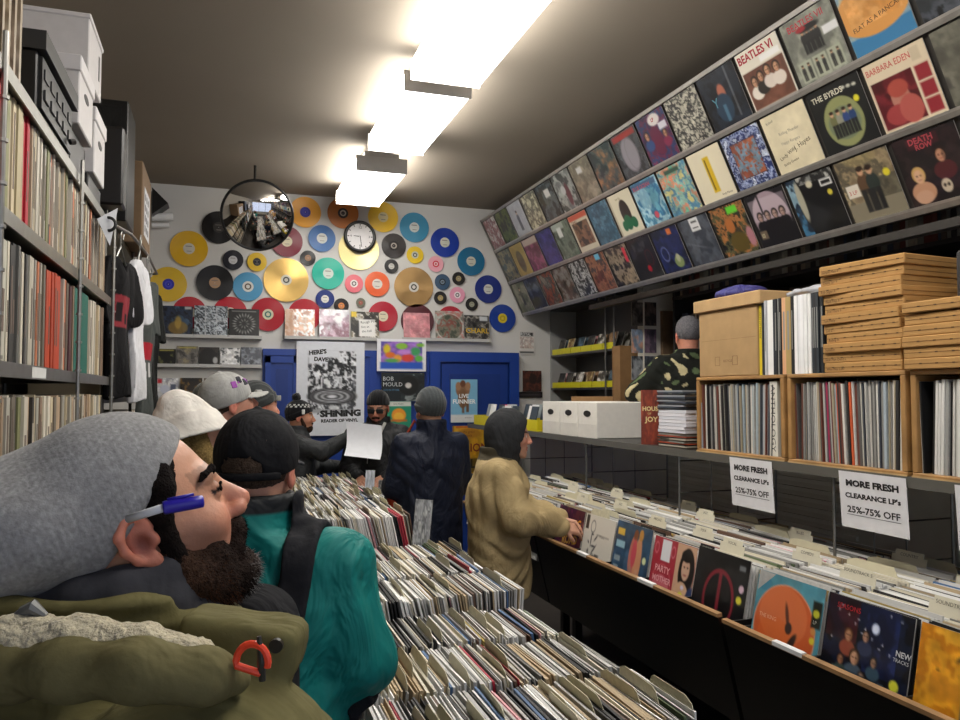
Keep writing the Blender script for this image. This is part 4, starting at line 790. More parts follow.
o = G().box((0, 0, 0), (.34, .012, .26), hexc('b0885c')).build('cardboard_sheet', 'card'); o.location = (CX+.64-.35, 5.3, CZ_+.001); tag(o, 'brown cardboard sheet standing behind the long white boxes', 'cardboard')
# small bins of discs on the far end of the counter
r = np.random.default_rng(9)
for j, (ya, yb) in enumerate(((5.34, 5.8), (5.82, 6.3), (6.32, 6.85))):
    t = empty('disc_tray', (CX+.02, (ya+yb)/2, CZ_+.001)); tag(t, 'yellow fronted tray of small discs on the counter, %s of three' % ['nearest', 'middle', 'farthest'][j], 'tray', 'yellow trays on the counter'); w = yb-ya
    g = G().box((0, -w/2, 0), (.006, w/2, .085), hexc('d8c818')).box((.0061, -w/2, 0), (.35, w/2, .008), hexc('d8c818')).box((.0061, -w/2, .0081), (.35, -w/2+.006, .085), hexc('c8b818')).box((.0061, w/2-.006, .0081), (.35, w/2, .085), hexc('c8b818')); g.build('tray', 'plastic', t)
    for k in range(10):
        c, nm = [('c8ccd0', 'silver'), ('8c9498', 'grey'), ('34404c', 'dark'), ('d85068', 'pink'), ('e8e8e8', 'white')][int(r.integers(5))]
        o = inst(SLEEVES[0], 'small_sleeve', (CX+.05+.03*k, ya+.05+r.uniform(0, w-.2)+.07, CZ_+.0115), np.array(Matrix.Rotation(.25, 3, 'Y')), (.006, .42, .5+.1*r.random()), c); tag(o, '%s small sleeve standing in the %s yellow tray' % (nm, ['nearest', 'middle', 'farthest'][j]), 'sleeve', 'sleeves in the %s yellow tray' % ['nearest', 'middle', 'farthest'][j])
# clearance signs
def sign(u0, u1, v0, y_c, label):
    a = atX(u0, v0, CX-.02); b = atX(u1, v0, CX-.02); w = a[1]-b[1]; h = .215 if u1 < 800 else .205
    g = G().box((-w/2, -h, -.0008), (w/2, 0, 0), hexc('e0dfe2')); KK = hexc('1c1a1c')
    g.text('MORE FRESH', (0, -h*.25, 0), (1, 0, 0), (0, 1, 0), h*.15, KK, bold=.05, align='c', sx=w/h*.92); g.text("CLEARANCE LP's", (0, -h*.46, 0), (1, 0, 0), (0, 1, 0), h*.12, KK, bold=.045, align='c', sx=w/h*.92)
    g.text('25%-75% OFF', (0, -h*.72, 0), (1, 0, 0), (0, 1, 0), h*.16, KK, bold=.025, align='c', sx=w/h*.86); g.box((-w*.4, -h*.765, .0002), (w*.4, -h*.757, .0007), KK)
    o = g.build('sale_sign', 'paper'); frame(o, (CX-.018, (a[1]+b[1])/2, CZ_-.004), (0, -1, 0), (-.06, 0, 1)); tag(o, label, 'sign', 'clearance signs under the crates')
sign(729, 771, 459, 0, 'white paper sign MORE FRESH CLEARANCE LPs under the left crate')
sign(838, 905, 470, 0, 'white paper sign MORE FRESH CLEARANCE LPs under the middle crate')
sign(954, 1040, 484, 0, 'white paper sign under the right crate cut off by the photo edge')
# ================= slanted sleeve rack overhead =================
TP = np.array([2.495, 0, 3.484]); DN = np.array([.461, 0, -.954]); DN /= np.linalg.norm(DN); NO = np.array([DN[2], 0, -DN[0]])
def rk(t, off=0.0, y=0.0): q = TP+DN*t+NO*off; return (q[0], y, q[2])
YA, YB = 1.3, 7.46
t = empty('sleeve_display_rack', (2.7, 4.4, 3.0)); tag(t, 'long slanted rack of record sleeves hung high along the right wall', 'display rack'); L = (-2.7, -4.4, -3.0)
def rpart(pts, nm, c, m='metal'): o = G().prism(pts, YB-YA, hexc(c), (0, 1, 0)).build(nm, m, t); o.location = L
rpart([rk(-.005, -.03, YA), rk(1.075, -.03, YA), rk(1.075, -.012, YA), rk(-.005, -.012, YA)], 'back_panel', '3c3936', 'paint')
for a, b in ((-.01, .014), (.336, .358), (.69, .712), (1.042, 1.066)):
    rpart([rk(a, -.0119, YA), rk(b, -.0119, YA), rk(b, .012, YA), rk(a, .012, YA)], 'rail', 'a8a49e')
    if b > .1: rpart([rk(a-.012, .006, YA), rk(a-.0001, .006, YA), rk(a-.0001, .012, YA), rk(a-.012, .012, YA)], 'rail_lip', 'c2beb8')
for y in (YA, YB-.02): o = G().prism([rk(-.012, -.031, y), rk(1.07, -.031, y), rk(1.07, .014, y), rk(-.012, .014, y)], .012, hexc('8c8984'), (0, 1, 0)).build('end_bracket', 'metal', t); o.location = L
g = G()
for y in (2.0, 3.5, 5.0, 6.5): g.tube([rk(.05, -.03, y), (3.0, y, H)], .012, hexc('4c4844')).tube([rk(1.0, -.03, y), (3.6, y, 2.9), (3.6, y, H)], .012, hexc('4c4844'))
o = g.build('hanger', 'metal', t); o.location = L
def tex(*pal, c=4, sd=0, bg=None): return Cv(40, bg or pal[0]).mott(list(pal), c, sd)
S = {}
# (row, column from the near end): canvas, label, texts
cv = tex('2c3034', '484c54', '141618', c=4, sd=1); S[0, 0] = (cv, 'blue grey sleeve at the upper right corner', ())
cv = Cv(56, '8c8c84').mott(['9c9c90', '7c98a8', 'b0a890'], 3, 2).rect(0, 0, 1, .26, '3c7ca8').ell(.5, .56, .6, .36, 'd89850').mott(['d89c58', 'e8b070', 'c88840'], 4, 3, .5, .08, .36, .92, .8); S[0, 1] = (cv, 'sleeve with a flat tan shape over blue, hand lettered', [('FLAT AS A PANCAKE', .1, .34, .09, '30241c', dict(rot=.12, sx=1.05))])
cv = Cv(60, '86887c').mott(['8c8e82', '7c7e74', '949688'], 3, 4); [cv.fig(.36+.09*k, .42, .36, top='282828', w=1.1) for k in range(4)]; cv.ell(.5, .78, .2, .05, '1c1c1c').ell(.36, .8, .1, .04, 'a02830'); [cv.rect(.08+.29*k, .05, .34+.29*k, .36, 'a8ac98') for k in range(3)]; [cv.fig(.15+.29*k+.12*j, .08, .24, top='303030') for k in range(3) for j in range(2)]; cv.rect(.72, .56, 1, .68, 'e0e0e0')
S[0, 2] = (cv, 'grey green sleeve with a group under umbrellas and small pictures below', [('BEATLES VII', .12, .83, .14, 'b83040', dict(bold=.01))])
cv = Cv(60, 'e2dccc').rect(.03, .03, .97, .66, '6c4434').mott(['7c5040', '603c30'], 3, 6, .5, .03, .03, .97, .66); [cv.bust(x, y, .075, top=tp) for x, y, tp in ((.22, .46, 'e0d8cc'), (.38, .5, '2c2824'), (.56, .54, 'd8ccc0'), (.76, .52, 'dcd0c4'))]; cv.rect(.03, .0, .97, .03, 'e2dccc').rect(.5, .7, .95, .8, 'f0eeea')
S[0, 3] = (cv, 'cream sleeve titled BEATLES VI with four people in pale shirts', [('BEATLES VI', .03, .82, .18, 'a82030', dict(bold=.03, sx=.95))])
cv = Cv(44, '10141c').mott(['0e1218', '1c2430', '101420'], 3, 7).ell(.5, .6, .1, .16, 'b06850').ell(.45, .35, .22, .25, '283c50').rect(.42, .1, .5, .4, '5c88a0', .7).rect(.74, .1, .78, 1, 'a8a8a8', .5); S[0, 4] = (cv, 'dark sleeve of a seated performer, left of the cream BEATLES VI', [('Y', .2, .4, .25, '5c98a8', {})])
S[0, 5] = (tex('b8b4a4', '303030', 'c0bcac', '585850', c=8, sd=8), 'black and white collage sleeve in the top row', ())
cv = tex('342444', '5c2444', '283c64', '702c50', c=4, sd=9); cv.ell(.5, .45, .2, .3, '601c3c').bust(.2, .6, .08, top='2c4c80').bust(.8, .5, .07, top='802848').ell(.6, .85, .2, .12, 'e0d8d4').rect(.68, .6, .95, .74, 'd8d8e0'); S[0, 6] = (cv, 'purple and blue crowded sleeve with white stickers', [('LP', .52, .82, .1, 'b02030', dict(bold=.03))])
cv = tex('34383c', '484e54', '202428', c=5, sd=10); cv.ell(.5, .48, .3, .38, '8c8890').ell(.5, .48, .3, .38, '6c6870', ring=.02).rect(.05, .84, .95, .97, '982420').ell(.58, .48, .2, .36, '706c74', ring=.012); S[0, 7] = (cv, 'sleeve with a grey oval and a red band along its top', ())
S[0, 8] = (tex('182028', '3c4444', '604c40', '8c6444', c=4, sd=11), 'dark multicoloured sleeve left of the grey oval', ())
cv = tex('7c7464', '6c6658', '8c8474', c=4, sd=12); cv.rect(.3, .7, .55, .85, 'c8c8c8'); S[0, 9] = (cv, 'brown grey sleeve with a white price sticker', ())
cv = tex('6c7070', '989c98', '3c4040', c=4, sd=13); cv.ell(.6, .4, .12, .3, '5c2c34').ell(.4, .55, .12, .12, 'b8b8b8'); S[0, 10] = (cv, 'misty grey sleeve with a dark red figure', ())
cv = tex('303638', '4c5458', '1c2022', c=4, sd=14); cv.rect(.45, .6, .75, .82, 'c8c8c8'); S[0, 11] = (cv, 'dark slate sleeve with a square white sticker', ())
S[0, 12] = (tex('a09c84', '5c5848', 'b8b498', c=6, sd=15), 'khaki and cream figure patterned sleeve', ()); S[0, 13] = (Cv(40, 'a0a2a6').fig(.5, .15, .6, top='3c3c40').mott(['a0a2a6', '88888c'], 5, 16, .3), 'pale grey sleeve with one small dark figure', ())
S[0, 14] = (tex('20241c', '4c5428', '141810', c=4, sd=17), 'dark green and yellow sleeve in the top row', ()); S[0, 15] = (Cv(40).mott(['a49c9c', '7c4c50', 'b8b4b0'], 5, 18), 'whitish pink sleeve, second from the far end of the top row', ()); S[0, 16] = (tex('34383e', '40464c', c=3, sd=19), 'plain dark grey sleeve at the far end of the top row', ())
S[1, 0] = (tex('5c5a50', '6c6a5e', '4c4a44', c=3, sd=20), 'murky olive grey sleeve at the photo edge', ())
cv = Cv(60, 'd8c8ac').rect(.04, .04, .7, .72, '581820').mott(['5c1820', '74242c', '481418'], 3, 21, .8, .04, .04, .7, .72).ell(.42, .4, .15, .2, 'b07868').ell(.42, .54, .16, .12, 'a84c40').ell(.3, .2, .2, .14, '9c4040').ell(.52, .22, .18, .2, 'b05850'); [cv.rect(.75, .05+.23*k, .96, .25+.23*k, '902c34') for k in range(3)]; cv.rect(.76, .78, .9, .96, 'c8b89c')
S[1, 1] = (cv, 'cream bordered maroon sleeve titled BARBARA EDEN', [('BARBARA EDEN', .03, .84, .125, 'c8625c', dict(bold=.01, sx=.82))])
cv = Cv(60, '1a1c1c').ell(.5, .42, .36, .38, '8c9060').mott(['8c9468', '5c6c50', 'a8a47c'], 3, 22, .0).ell(.5, .4, .3, .25, '5c6c64', .5); [cv.fig(.32+.12*k, .2, .42, top=c_) for k, c_ in enumerate(('6c6c48', '8c8c7c', '34487c', '28406c'))]; cv.ell(.84, .66, .05, .05, 'd8d030'); [cv.ell(.68+.1*k, .88-.01*k, .04, .025, 'c8c8b8') for k in range(3)]
S[1, 2] = (cv, 'black sleeve titled THE BYRDS with a round group picture', [('THE BYRDS', .06, .83, .12, 'd0ccb8', dict(bold=.02))])
cv = Cv(50, 'dcd0b0').mott(['dcd0b0', 'd4c8a8', 'e0d6b8'], 2, 23, .25); S[1, 3] = (cv, 'cream sleeve covered in handwritten signatures', [('Rolling Thunder', .28, .62, .07, '9c9484', {}), ('Happy Rangers', .26, .46, .07, 'a49c8c', {}), ('Roland', .1, .86, .06, '706858', dict(rot=.1)), ('Lindy Wills', .12, .22, .09, '5c5444', dict(rot=.25)), ('J. Hayes', .5, .3, .12, '5c5444', dict(rot=.2)), ('Bobby Greene', .15, .12, .06, '5c5444', dict(rot=.1))])
cv = Cv(56).mott(['24346c', '9ca8c8', '202c5c', 'c8d0e0'], 9, 24).rect(.17, .17, .83, .83, '5c3c38').mott(['4c6470', '8c4c38', '6c8494', 'a05c40'], 5, 25, 1, .19, .19, .81, .81); S[1, 4] = (cv, 'blue and white marbled border sleeve with a square picture', ())
cv = Cv(56, 'ddd3b8').ell(.52, .72, .045, .2, 'd4b018', rot=.25).ell(.56, .48, .06, .2, 'd8b41c').ell(.5, .26, .05, .17, 'd0ac18', rot=-.4); cv.a = cv.a
cv = Cv(50, 'ddd3b8').rect(.42, .15, .6, .85, 'd4b020').rect(.46, .2, .49, .8, '5c4818'); S[1, 5] = (cv, 'cream sleeve with one upright yellow block', [('Andy Martin', .6, .06, .06, '504838', {})])
cv = tex('6cb094', 'd08468', '8cb4a4', '4c7c98', 'c8c080', c=4, sd=27); cv.rect(.25, .86, .75, .95, '2c4c3c'); S[1, 6] = (cv, 'pastel green and orange psychedelic sleeve', [('SUNSET', .08, .72, .14, 'e08868', dict(bold=.02))])
cv = Cv(44).mott(['3c7c9c', '9cc0cc', '2c6c94', '5c98ac'], 3, 28).ell(.35, .6, .2, .28, 'a8c8d0', .6).rect(.0, .84, .95, .97, '3c5c7c').ell(.55, .2, .08, .08, 'c84858'); S[1, 7] = (cv, 'pale blue swirling sleeve with red lettering', [('BLUE OCEAN', .05, .84, .12, 'b04858', dict(bold=.02, sx=.95))])
cv = Cv(48, 'd4ccb4').rect(.0, 0, .06, 1, 'b0a890').ell(.52, .5, .2, .32, '281c18').ell(.48, .28, .16, .18, '14603c').ell(.72, .24, .13, .13, '14603c').ell(.3, .22, .1, .12, '14603c'); S[1, 8] = (cv, 'cream sleeve with an abstract dark brown and green shape', [('verde', .3, .84, .1, '8c8450', {})])
S[1, 9] = (tex('3c6478', '2c5064', '4c7488', c=5, sd=30), 'teal blue patterned sleeve left of the green shape', ())
cv = Cv(44, 'c0b8a4').mott(['4c3c34', '7c5c48', '34302c'], 4, 31, 1, .08, .14, .92, .78).rect(0, .86, 1, 1, 'b8503c'); S[1, 10] = (cv, 'red topped cream and brown sleeve in the middle row', [('TIMES', .1, .76, .12, '6c3028', {})])
cv = tex('4c584c', '606c60', '3c443c', c=4, sd=32); cv.rect(0, .82, .7, 1, '98a098').rect(.25, .6, .5, .88, 'ccd0cc'); S[1, 11] = (cv, 'grey green sleeve with a white sticker on its shoulder', ())
S[1, 12] = (tex('24285c', '34306c', '1c2048', c=4, sd=33), 'deep indigo sleeve in the middle row', ()); cv = tex('6c3048', '80405c', '5c2c3c', c=4, sd=34); cv.rect(0, .8, 1, 1, 'a8988c'); S[1, 13] = (cv, 'plum pink sleeve with a pale top', ())
S[1, 14] = (Cv(36, '9c8448').ell(.5, .45, .25, .35, '4c4034').mott(['9c8448', '7c6c3c'], 4, 35, .3), 'mustard sleeve with a dark oval', ()); S[1, 15] = (tex('28343c', '7c7458', '3c4c54', c=4, sd=36), 'teal and sand sleeve near the far end', ()); S[1, 16] = (tex('2c343c', '5c646c', c=4, sd=37), 'grey sleeve at the far end of the middle row', ())
cv = Cv(64, '181414').mott(['181414', '241a1c', '140f10'], 3, 38).bust(.3, .6, .09, 'c09078', '201410', '2c1c1c').mott(['181414'], 2, 1, 0); S[2, 0] = (cv.bust(.72, .62, .13, 'b88068', 'a07038', '401820'), 'black sleeve of faces at the lower right corner of the rack', ())
cv = Cv(64, '1a1517').mott(['1a1517', '281c1e', '151113'], 3, 39).bust(.66, .62, .09, 'b88468', '281a16', '4c1c20').bust(.24, .42, .1, 'd4a888', 'c8a060', 'c09070').ell(.6, .2, .08, .1, 'c8b8a0').ell(.57, .21, .02, .025, '30241c').ell(.63, .21, .02, .025, '30241c').ell(.22, .12, .14, .1, 'c89c80'); cv.rect(.22, .8, .72, .96, '502028', .6)
S[2, 1] = (cv, 'black sleeve with portraits and a pale skull under a maroon title', [('DEATH', .26, .87, .12, 'a84850', dict(bold=.03)), ('ROW', .34, .78, .11, 'a84850', dict(bold=.03))])
cv = Cv(56).mott(['7c6c54', '8c7c60', '5c5444', '9c8c6c'], 4, 40).rect(0, 0, 1, .3, '847c68').ell(.5, .95, .3, .1, '94845c', .6).mott(['3c3c34', '5c5c50'], 3, 41, .6, .6, .3, 1, .62).fig(.42, .12, .72, top='5c4430', w=1.1).fig(.58, .12, .7, top='2c3430', w=1.1).rect(.06, .4, .3, .6, 'dcd4c4').ell(.86, .64, .06, .06, 'd8c830'); S[2, 2] = (cv, 'brown winter street sleeve with two people walking', [('3 LP', .09, .45, .09, 'c04840', {})])
cv = Cv(56, '0e0e12').mott(['3c6c8c', '1c2c3c', '88a8b8'], 3, 42, 1, 0, 0, .22, 1).ell(.55, .45, .42, .55, '0c0c0e').ell(.2, .6, .07, .35, 'a8a490').mott(['a8a8a0', '202020', '7c7c78'], 6, 43, 1, .25, .86, 1, 1).ell(.48, .84, .07, .06, 'c8c0a8').rect(.7, .74, .95, .86, 'e0e0dc').rect(.73, .77, .92, .83, '181818').ell(.84, .62, .05, .05, 'd0c040'); S[2, 3] = (cv, 'sleeve with a big black shape edged in white and blue', ())
cv = Cv(56, '121014').ell(.5, .5, .45, .5, 'a08c94').rect(.04, .5, .96, .9, 'c8b8c0', .5).rect(.3, .6, .34, 1, '1c181c'); [cv.bust(.22+.19*k, .56, .075, 'b09488', '1a1414', '131114') for k in range(4)]; cv.ell(.5, .2, .5, .28, '121014').rect(.06, .16, .24, .32, '6c5c4c'); S[2, 4] = (cv, 'black sleeve with four people inside a pale circle', [('III', .08, .19, .12, 'd0c8a0', {})])
cv = tex('14120e', '4c4c30', 'a06838', '242818', c=5, sd=45); cv.rect(.5, .82, .8, .96, '60c830').ell(.45, .6, .12, .15, 'b06830').ell(.62, .42, .1, .12, '3c3424').ell(.55, .25, .25, .2, '5c4c1c').ell(.9, .3, .1, .2, 'b07880'); S[2, 5] = (cv, 'dark sleeve of orange faces with a bright green sticker', ())
cv = Cv(48).mott(['3c4048', '4c5058', '343840'], 3, 46).rect(.38, .72, .68, 1, 'd8d8d8').rect(.44, .9, .62, .93, '202020').rect(.44, .78, .62, .8, '202020'); [cv.ell(.4+.02*k, .4, .01, .35, '6c7078', .4, rot=1.2+k*.05) for k in range(3)]; S[2, 6] = (cv, 'smooth slate grey sleeve with a white vertical label', ())
cv = tex('141a3c', '1c2450', '0e1228', c=3, sd=47); cv.ell(.25, .45, .14, .18, '6c74a0', ring=.03).ell(.65, .22, .16, .14, '7c8c58').ell(.65, .3, .07, .1, 'a8a888').rect(.6, .84, .76, .97, 'c86828'); S[2, 7] = (cv, 'navy sleeve with an orange sticker and pale swirl', ())
cv = tex('161416', '1e1a1c', c=3, sd=48); cv.ell(.55, .25, .08, .08, 'a01c28').ell(.7, .5, .14, .2, '501418', ring=.02).mott(['3c3c3c', '161416'], 6, 49, .8, .2, .7, .8, .92); S[2, 8] = (cv, 'black sleeve with a small red blossom', ())
cv = tex('1c1814', '8c7c68', '2c241c', c=4, sd=50); cv.rect(.8, .55, .92, .92, 'c83040'); S[2, 9] = (cv, 'brown and cream feathered sleeve with a red tag', ()); cv = tex('5c3020', '8c5c44', '3c3030', c=5, sd=51); cv.rect(.5, .84, .75, 1, '5ca8c8'); S[2, 10] = (cv, 'reddish crowd sleeve with a light blue tag', ())
cv = tex('18181a', 'a8a8a8', '2c2c2e', '141416', c=7, sd=52); S[2, 11] = (cv, 'black and white splattered sleeve in the bottom row', ()); S[2, 12] = (tex('24241e', '4c3830', '706c68', c=4, sd=53), 'dark sleeve with a pale standing shape', ()); S[2, 13] = (tex('4c2820', '7c3c28', '2c2c2c', '6c6458', c=5, sd=54), 'rusty red and charcoal sleeve', ())
S[2, 14] = (tex('2c323c', '20242c', '48505c', c=3, sd=55), 'dusky blue grey sleeve in the bottom row', ()); cv = Cv(36, '74705c').mott(['7c7868', '5c6048'], 4, 56).fig(.5, .25, .6, top='2c2818').rect(.3, .6, .7, .64, '28241c'); S[2, 15] = (cv, 'khaki sleeve with a small cross shaped figure', ()); S[2, 16] = (tex('343c58', '6c7484', '242c44', c=4, sd=57), 'navy and grey sleeve at the far end of the bottom row', ())
for (rw, k), (cv, lb, tx) in S.items():
    yr = 2.333+.341*(k-1) if k else 1.99; yl = yr+.336; tb = (.018, .368, .722)[rw]+.313
    if yl > YB: continue
    o = cover_g(cv, .313, .313, .004, 'a8a49c', tx).build('record_sleeve', 'cover'); p = rk(tb, .002, (yr+yl)/2-.0*k)
    frame(o, p, (0, -1, 0), tuple(-DN)); tag(o, lb+' on the slanted rack' if len(lb.split()) < 12 else lb, 'record sleeve', 'sleeves on the slanted overhead rack')
# dark fittings under the rack and shelves of stock on the right wall
t = empty('stock_shelving', (3.6, 3.4, .45)); tag(t, 'dark shelving crammed with stock on the right wall behind the counter', 'shelf'); L = (-3.6, -3.4, -.45)
g = G()
for y in (1.3, 2.4, 3.5, 4.6, 5.5): g.box((3.5, y-.015, .45), (3.88, y+.015, 3.2), hexc('231f1c'))
o = g.build('upright', 'wood', t); o.location = L
for z in (1.15, 1.6, 2.05, 2.5, 2.95): o = G().box((3.5, 1.28, z-.012), (3.88, 5.52, z+.012), hexc('2a2521')).build('shelf_board', 'wood', t); o.location = L
r = np.random.default_rng(77); sg = G()
for z in (1.612, 2.062, 2.512):
    y = 5.45
    while y > 1.4:
        w = r.uniform(.012, .05)
        if min(abs(y-w/2-q) for q in (1.3, 2.4, 3.5, 4.6, 5.5)) < .045: y -= .03; continue
        c = ['4c4038', '6c6a64', '201e1e', '8c8474', '5c2820', '2c3444', 'a8a498'][int(r.integers(7))]; sg.box((3.53, y-w, z+.001), (3.84, y, z+.001+.3*(.92+.1*r.random())), hexc(c)); y -= w+.003
o = sg.build('boxed_records', 'paper'); tag(o, 'crammed spines on the dark shelves behind the counter', 'record sleeves', kind='stuff')
for (x, z, nm, c) in ((2.98, 2.44, 'front beam under the rack', '34312e'), (3.3, 2.62, 'rear beam under the rack', '262422')):
    o = G().box((x, 1.2, z), (x+.06, 6.0, z+.04), hexc(c)).build('support_beam', 'metal'); tag(o, 'long dark '+nm, 'beam')
    t2 = G()
    for y in (1.5, 3.0, 4.5, 5.9): t2.tube([(x+.03, y, z+.04), (x+.03, y, H)], .01, hexc('34312e'))
    t2.build('drop_rod', 'metal', o)
o = G().bevbox((2.9, 1.66, 2.1), (3.1, 1.9, 2.27), hexc('3a3a3c'), .01).build('monitor_case', 'plastic'); o.location = (-.6, .03, -.075); tag(o, 'dark grey case on the right hand mailer boxes at the photo edge', 'case')
# ---- disc shelves in the far right corner ----
t = empty('disc_shelf', (3.25, 6.7, 0)); tag(t, 'metal shelving of small sleeves in yellow trays in the far right corner', 'shelf'); L = (-3.25, -6.7, 0)
o = G().box((3.25, 7.43, .45), (3.56, 7.45, 2.7), hexc('9a9a98')).box((3.54, 6.02, .45), (3.56, 7.43, 2.7), hexc('4c4a48')).build('side_panel', 'paint', t); o.location = L
for z in (1.42, 1.78, 2.12, 2.6): o = G().box((3.25, 6.02, z-.02), (3.54, 7.43, z), hexc('6c6a68')).build('shelf_board', 'metal', t); o.location = L
g = G()
for y in (6.04, 6.2): g.tube([(3.24, y, .45), (3.24, y, 2.7)], .008, hexc('6c6a66'))
o = g.build('wire_post', 'metal', t); o.location = L
for j, z in enumerate((1.421, 1.781, 2.121)):
    for k in range(6):
        ya = 6.06+.225*k; t3 = G().box((3.253, ya, z), (3.26, ya+.215, z+.055), hexc('c8c020')).box((3.2601, ya, z), (3.5, ya+.215, z+.006), hexc('b8b020')).build('disc_tray', 'plastic'); tag(t3, 'yellow tray on the %s corner shelf' % ['lower', 'middle', 'upper'][j], 'tray', 'yellow trays on the %s corner shelf' % ['lower', 'middle', 'upper'][j])
        for q in range(3):
            pal = [['a88c74', '584438'], ['c8c4bc', '38342c'], ['40342c', '8c6c4c'], ['203038', '587080'], ['b8a878', '6c5030'], ['a03030', 'c8a0a0'], ['181818', '484440']][int(r.integers(7))]
            cvv = Cv(12).mott(pal, 3, int(r.integers(999))); o = cover_g(cvv, .14, .15, .004).build('small_sleeve', 'paper')
            frame(o, (3.275+.06*q, ya+.1+r.uniform(-.03, .03), z+.0065), (0, -1, 0), (.3, 0, 1)); tag(o, 'small picture sleeve standing in a yellow tray on the %s corner shelf' % ['lower', 'middle', 'upper'][j], 'sleeve', 'small sleeves on the %s corner shelf' % ['lower', 'middle', 'upper'][j])
o = G().box((3.2, 5.86, CZ_+.001), (3.46, 5.98, 2.13), hexc('8c6a44')).box((3.2, 5.98, CZ_+.001), (3.23, 6.0, 2.13), hexc('7a5a38')).build('cardboard_slab', 'card'); tag(o, 'tall folded brown cardboard standing at the end of the corner shelves', 'cardboard')
struct(G().box((3.36, 5.74, .45), (XR, 5.84, 2.75), hexc('c8c4ba')), 'wall_partition', 'wall')
for j in range(5):
    for k in range(2):
        u0, u1 = ((631.5, 643), (644.5, 656.5))[k]; v0 = 302+j*27; yy_ = 5.735; a = atY(u0, v0, yy_); b = atY(u1, v0+24, yy_)
        pal = [['6c645c', '38302c'], ['5c4c44', '2c2624'], ['c89880', '7c8ca0'], ['7c6474', '48404c'], ['9ca0a4', '34383c'], ['848c94', '40444c'], ['b8bcc0', '5c6064'], ['787c84', '303438'], ['1c5c60', '103c44'], ['24484c', '142c30']][j*2+k]
        o = cover_g(Cv(14).mott(pal, 3, 300+j*2+k), b[0]-a[0], a[2]-b[2], .004).build('small_sleeve', 'paper'); frame(o, ((a[0]+b[0])/2, yy_, b[2]), (1, 0, 0), (0, 0, 1)); tag(o, 'small cover pinned on the pale partition, %s row, %s column' % (['top', 'second', 'third', 'fourth', 'bottom'][j], ['left', 'right'][k]), 'sleeve', 'covers on the pale partition')
o = G().box((3.52, 5.7, 1.98), (3.64, 5.7399, 2.42), hexc('6c5640')).build('hanging_bag', 'card'); tag(o, 'brown paper bag hanging beside the partition behind the man at the counter', 'bag')
# ================= shelving along the left =================
t = empty('metal_shelving', (-.5, 2.4, 0)); tag(t, 'tall grey metal shelving full of records along the left wall', 'shelf'); L = (.5, -2.4, 0)
LV = [.62, 1.02, 1.40, 1.795, 2.165, 2.51]
for z in LV:
    o = G().box((-.94, .5, z-.028), (-.503, 3.98, z), hexc('5c5a56')).box((-.5029, .5, z-.034), (-.498, 3.98, z+.004), hexc('8c8a84')).build('shelf_board', 'metal', t); o.location = L
for y in (.52, 1.3, 2.02, 3.07, 3.96):
    g = G().tube([(-.486, y, 0), (-.486, y, 2.56)], .007, hexc('9c9a94'), 8)
    for z in np.arange(.1, 2.5, .1): g.tube([(-.486, y, z), (-.486, y, z+.008)], .0115, hexc('a8a6a0'), 8)
    o = g.build('post', 'metal', t); o.location = L
    o = G().tube([(-.92, y, 0), (-.92, y, 2.56)], .009, hexc('6c6a66')).build('post', 'metal', t); o.location = L
LC = [('c8b898', 'cream', 12), ('b49c80', 'tan', 10), ('d0c8b8', 'off white', 12), ('8c7460', 'brown', 5), ('a8a498', 'grey', 8), ('6c6458', 'dark grey', 4), ('a03424', 'red', 1), ('34302c', 'black', 5), ('8c8c60', 'olive', 2), ('c87c58', 'salmon', 1.5)]
lw = np.array([c[2] for c in LC], float); lw /= lw.sum()
def shelf_row(z, y0, y1, name, smin_, smax_, seed, dark=False, force=()):
    r = np.random.default_rng(seed); y = y0; prev = 0
    while y < y1:
        w = r.uniform(smin_, smax_); c, nm, _ = LC[r.choice(len(LC), p=lw)]
        if dark and y < y0+.9: c, nm = [('3c3a38', 'charcoal'), ('6c6a64', 'grey'), ('c8c0ae', 'cream')][int(r.integers(3))]
        for f in force:
            if f[0] <= y < f[0]+f[1]: c, nm, w = f[2], f[3], f[4]
        h = .315*r.uniform(.965, 1.0); g = G().box((-.32, 0, 0), (0, w, h), hexc(c)*r.uniform(.9, 1.05))
        if r.random() < .5 and w > .008: g.box((0, w*.3, h*.25), (.0008, w*.7, h*r.uniform(.5, .9)), hexc('6c5c50' if nm not in ('black', 'red') else 'c8c0b0'))
        o = g.build('shelved_record', 'paper'); lean = r.normal(0, .012); o.rotation_euler = (lean, 0, 0); o.location = (-.512-abs(r.normal(0, .008)), y, z+.003); tag(o, '%s record spine on the %s' % (nm, name), 'record sleeve', 'records on the '+name); y += w+.0022
shelf_row(2.166, 1.75, 3.9, 'shelf just under the white boxes at left', .008, .03, 401, force=((1.75, .4, '9c2824', 'red', .055), (2.36, .05, 'c01c30', 'bright red', .02), (2.25, .1, 'c8b890', 'cream', .045)))
shelf_row(1.796, 1.6, 3.86, 'left shelf that holds the green binder', .014, .034, 402, dark=True, force=((2.66, .27, 'b8401c', 'orange red', .03), (3.13, .1, '0e6c5c', 'green', .3), (3.02, .1, '5c3038', 'maroon', .03), (2.1, .06, 'd0ccbc', 'white', .05)))
shelf_row(1.401, 1.7, 3.9, 'left shelf level with the grey beanie', .012, .04, 403)
for f in range(1):
    pass
o = G().box((-.4972, 2.42, 1.765), (-.4965, 2.6, 1.795), hexc('d8d8d4')).build('shelf_label', 'paper'); tag(o, 'white paper label on the shelf edge under the orange spines', 'label')
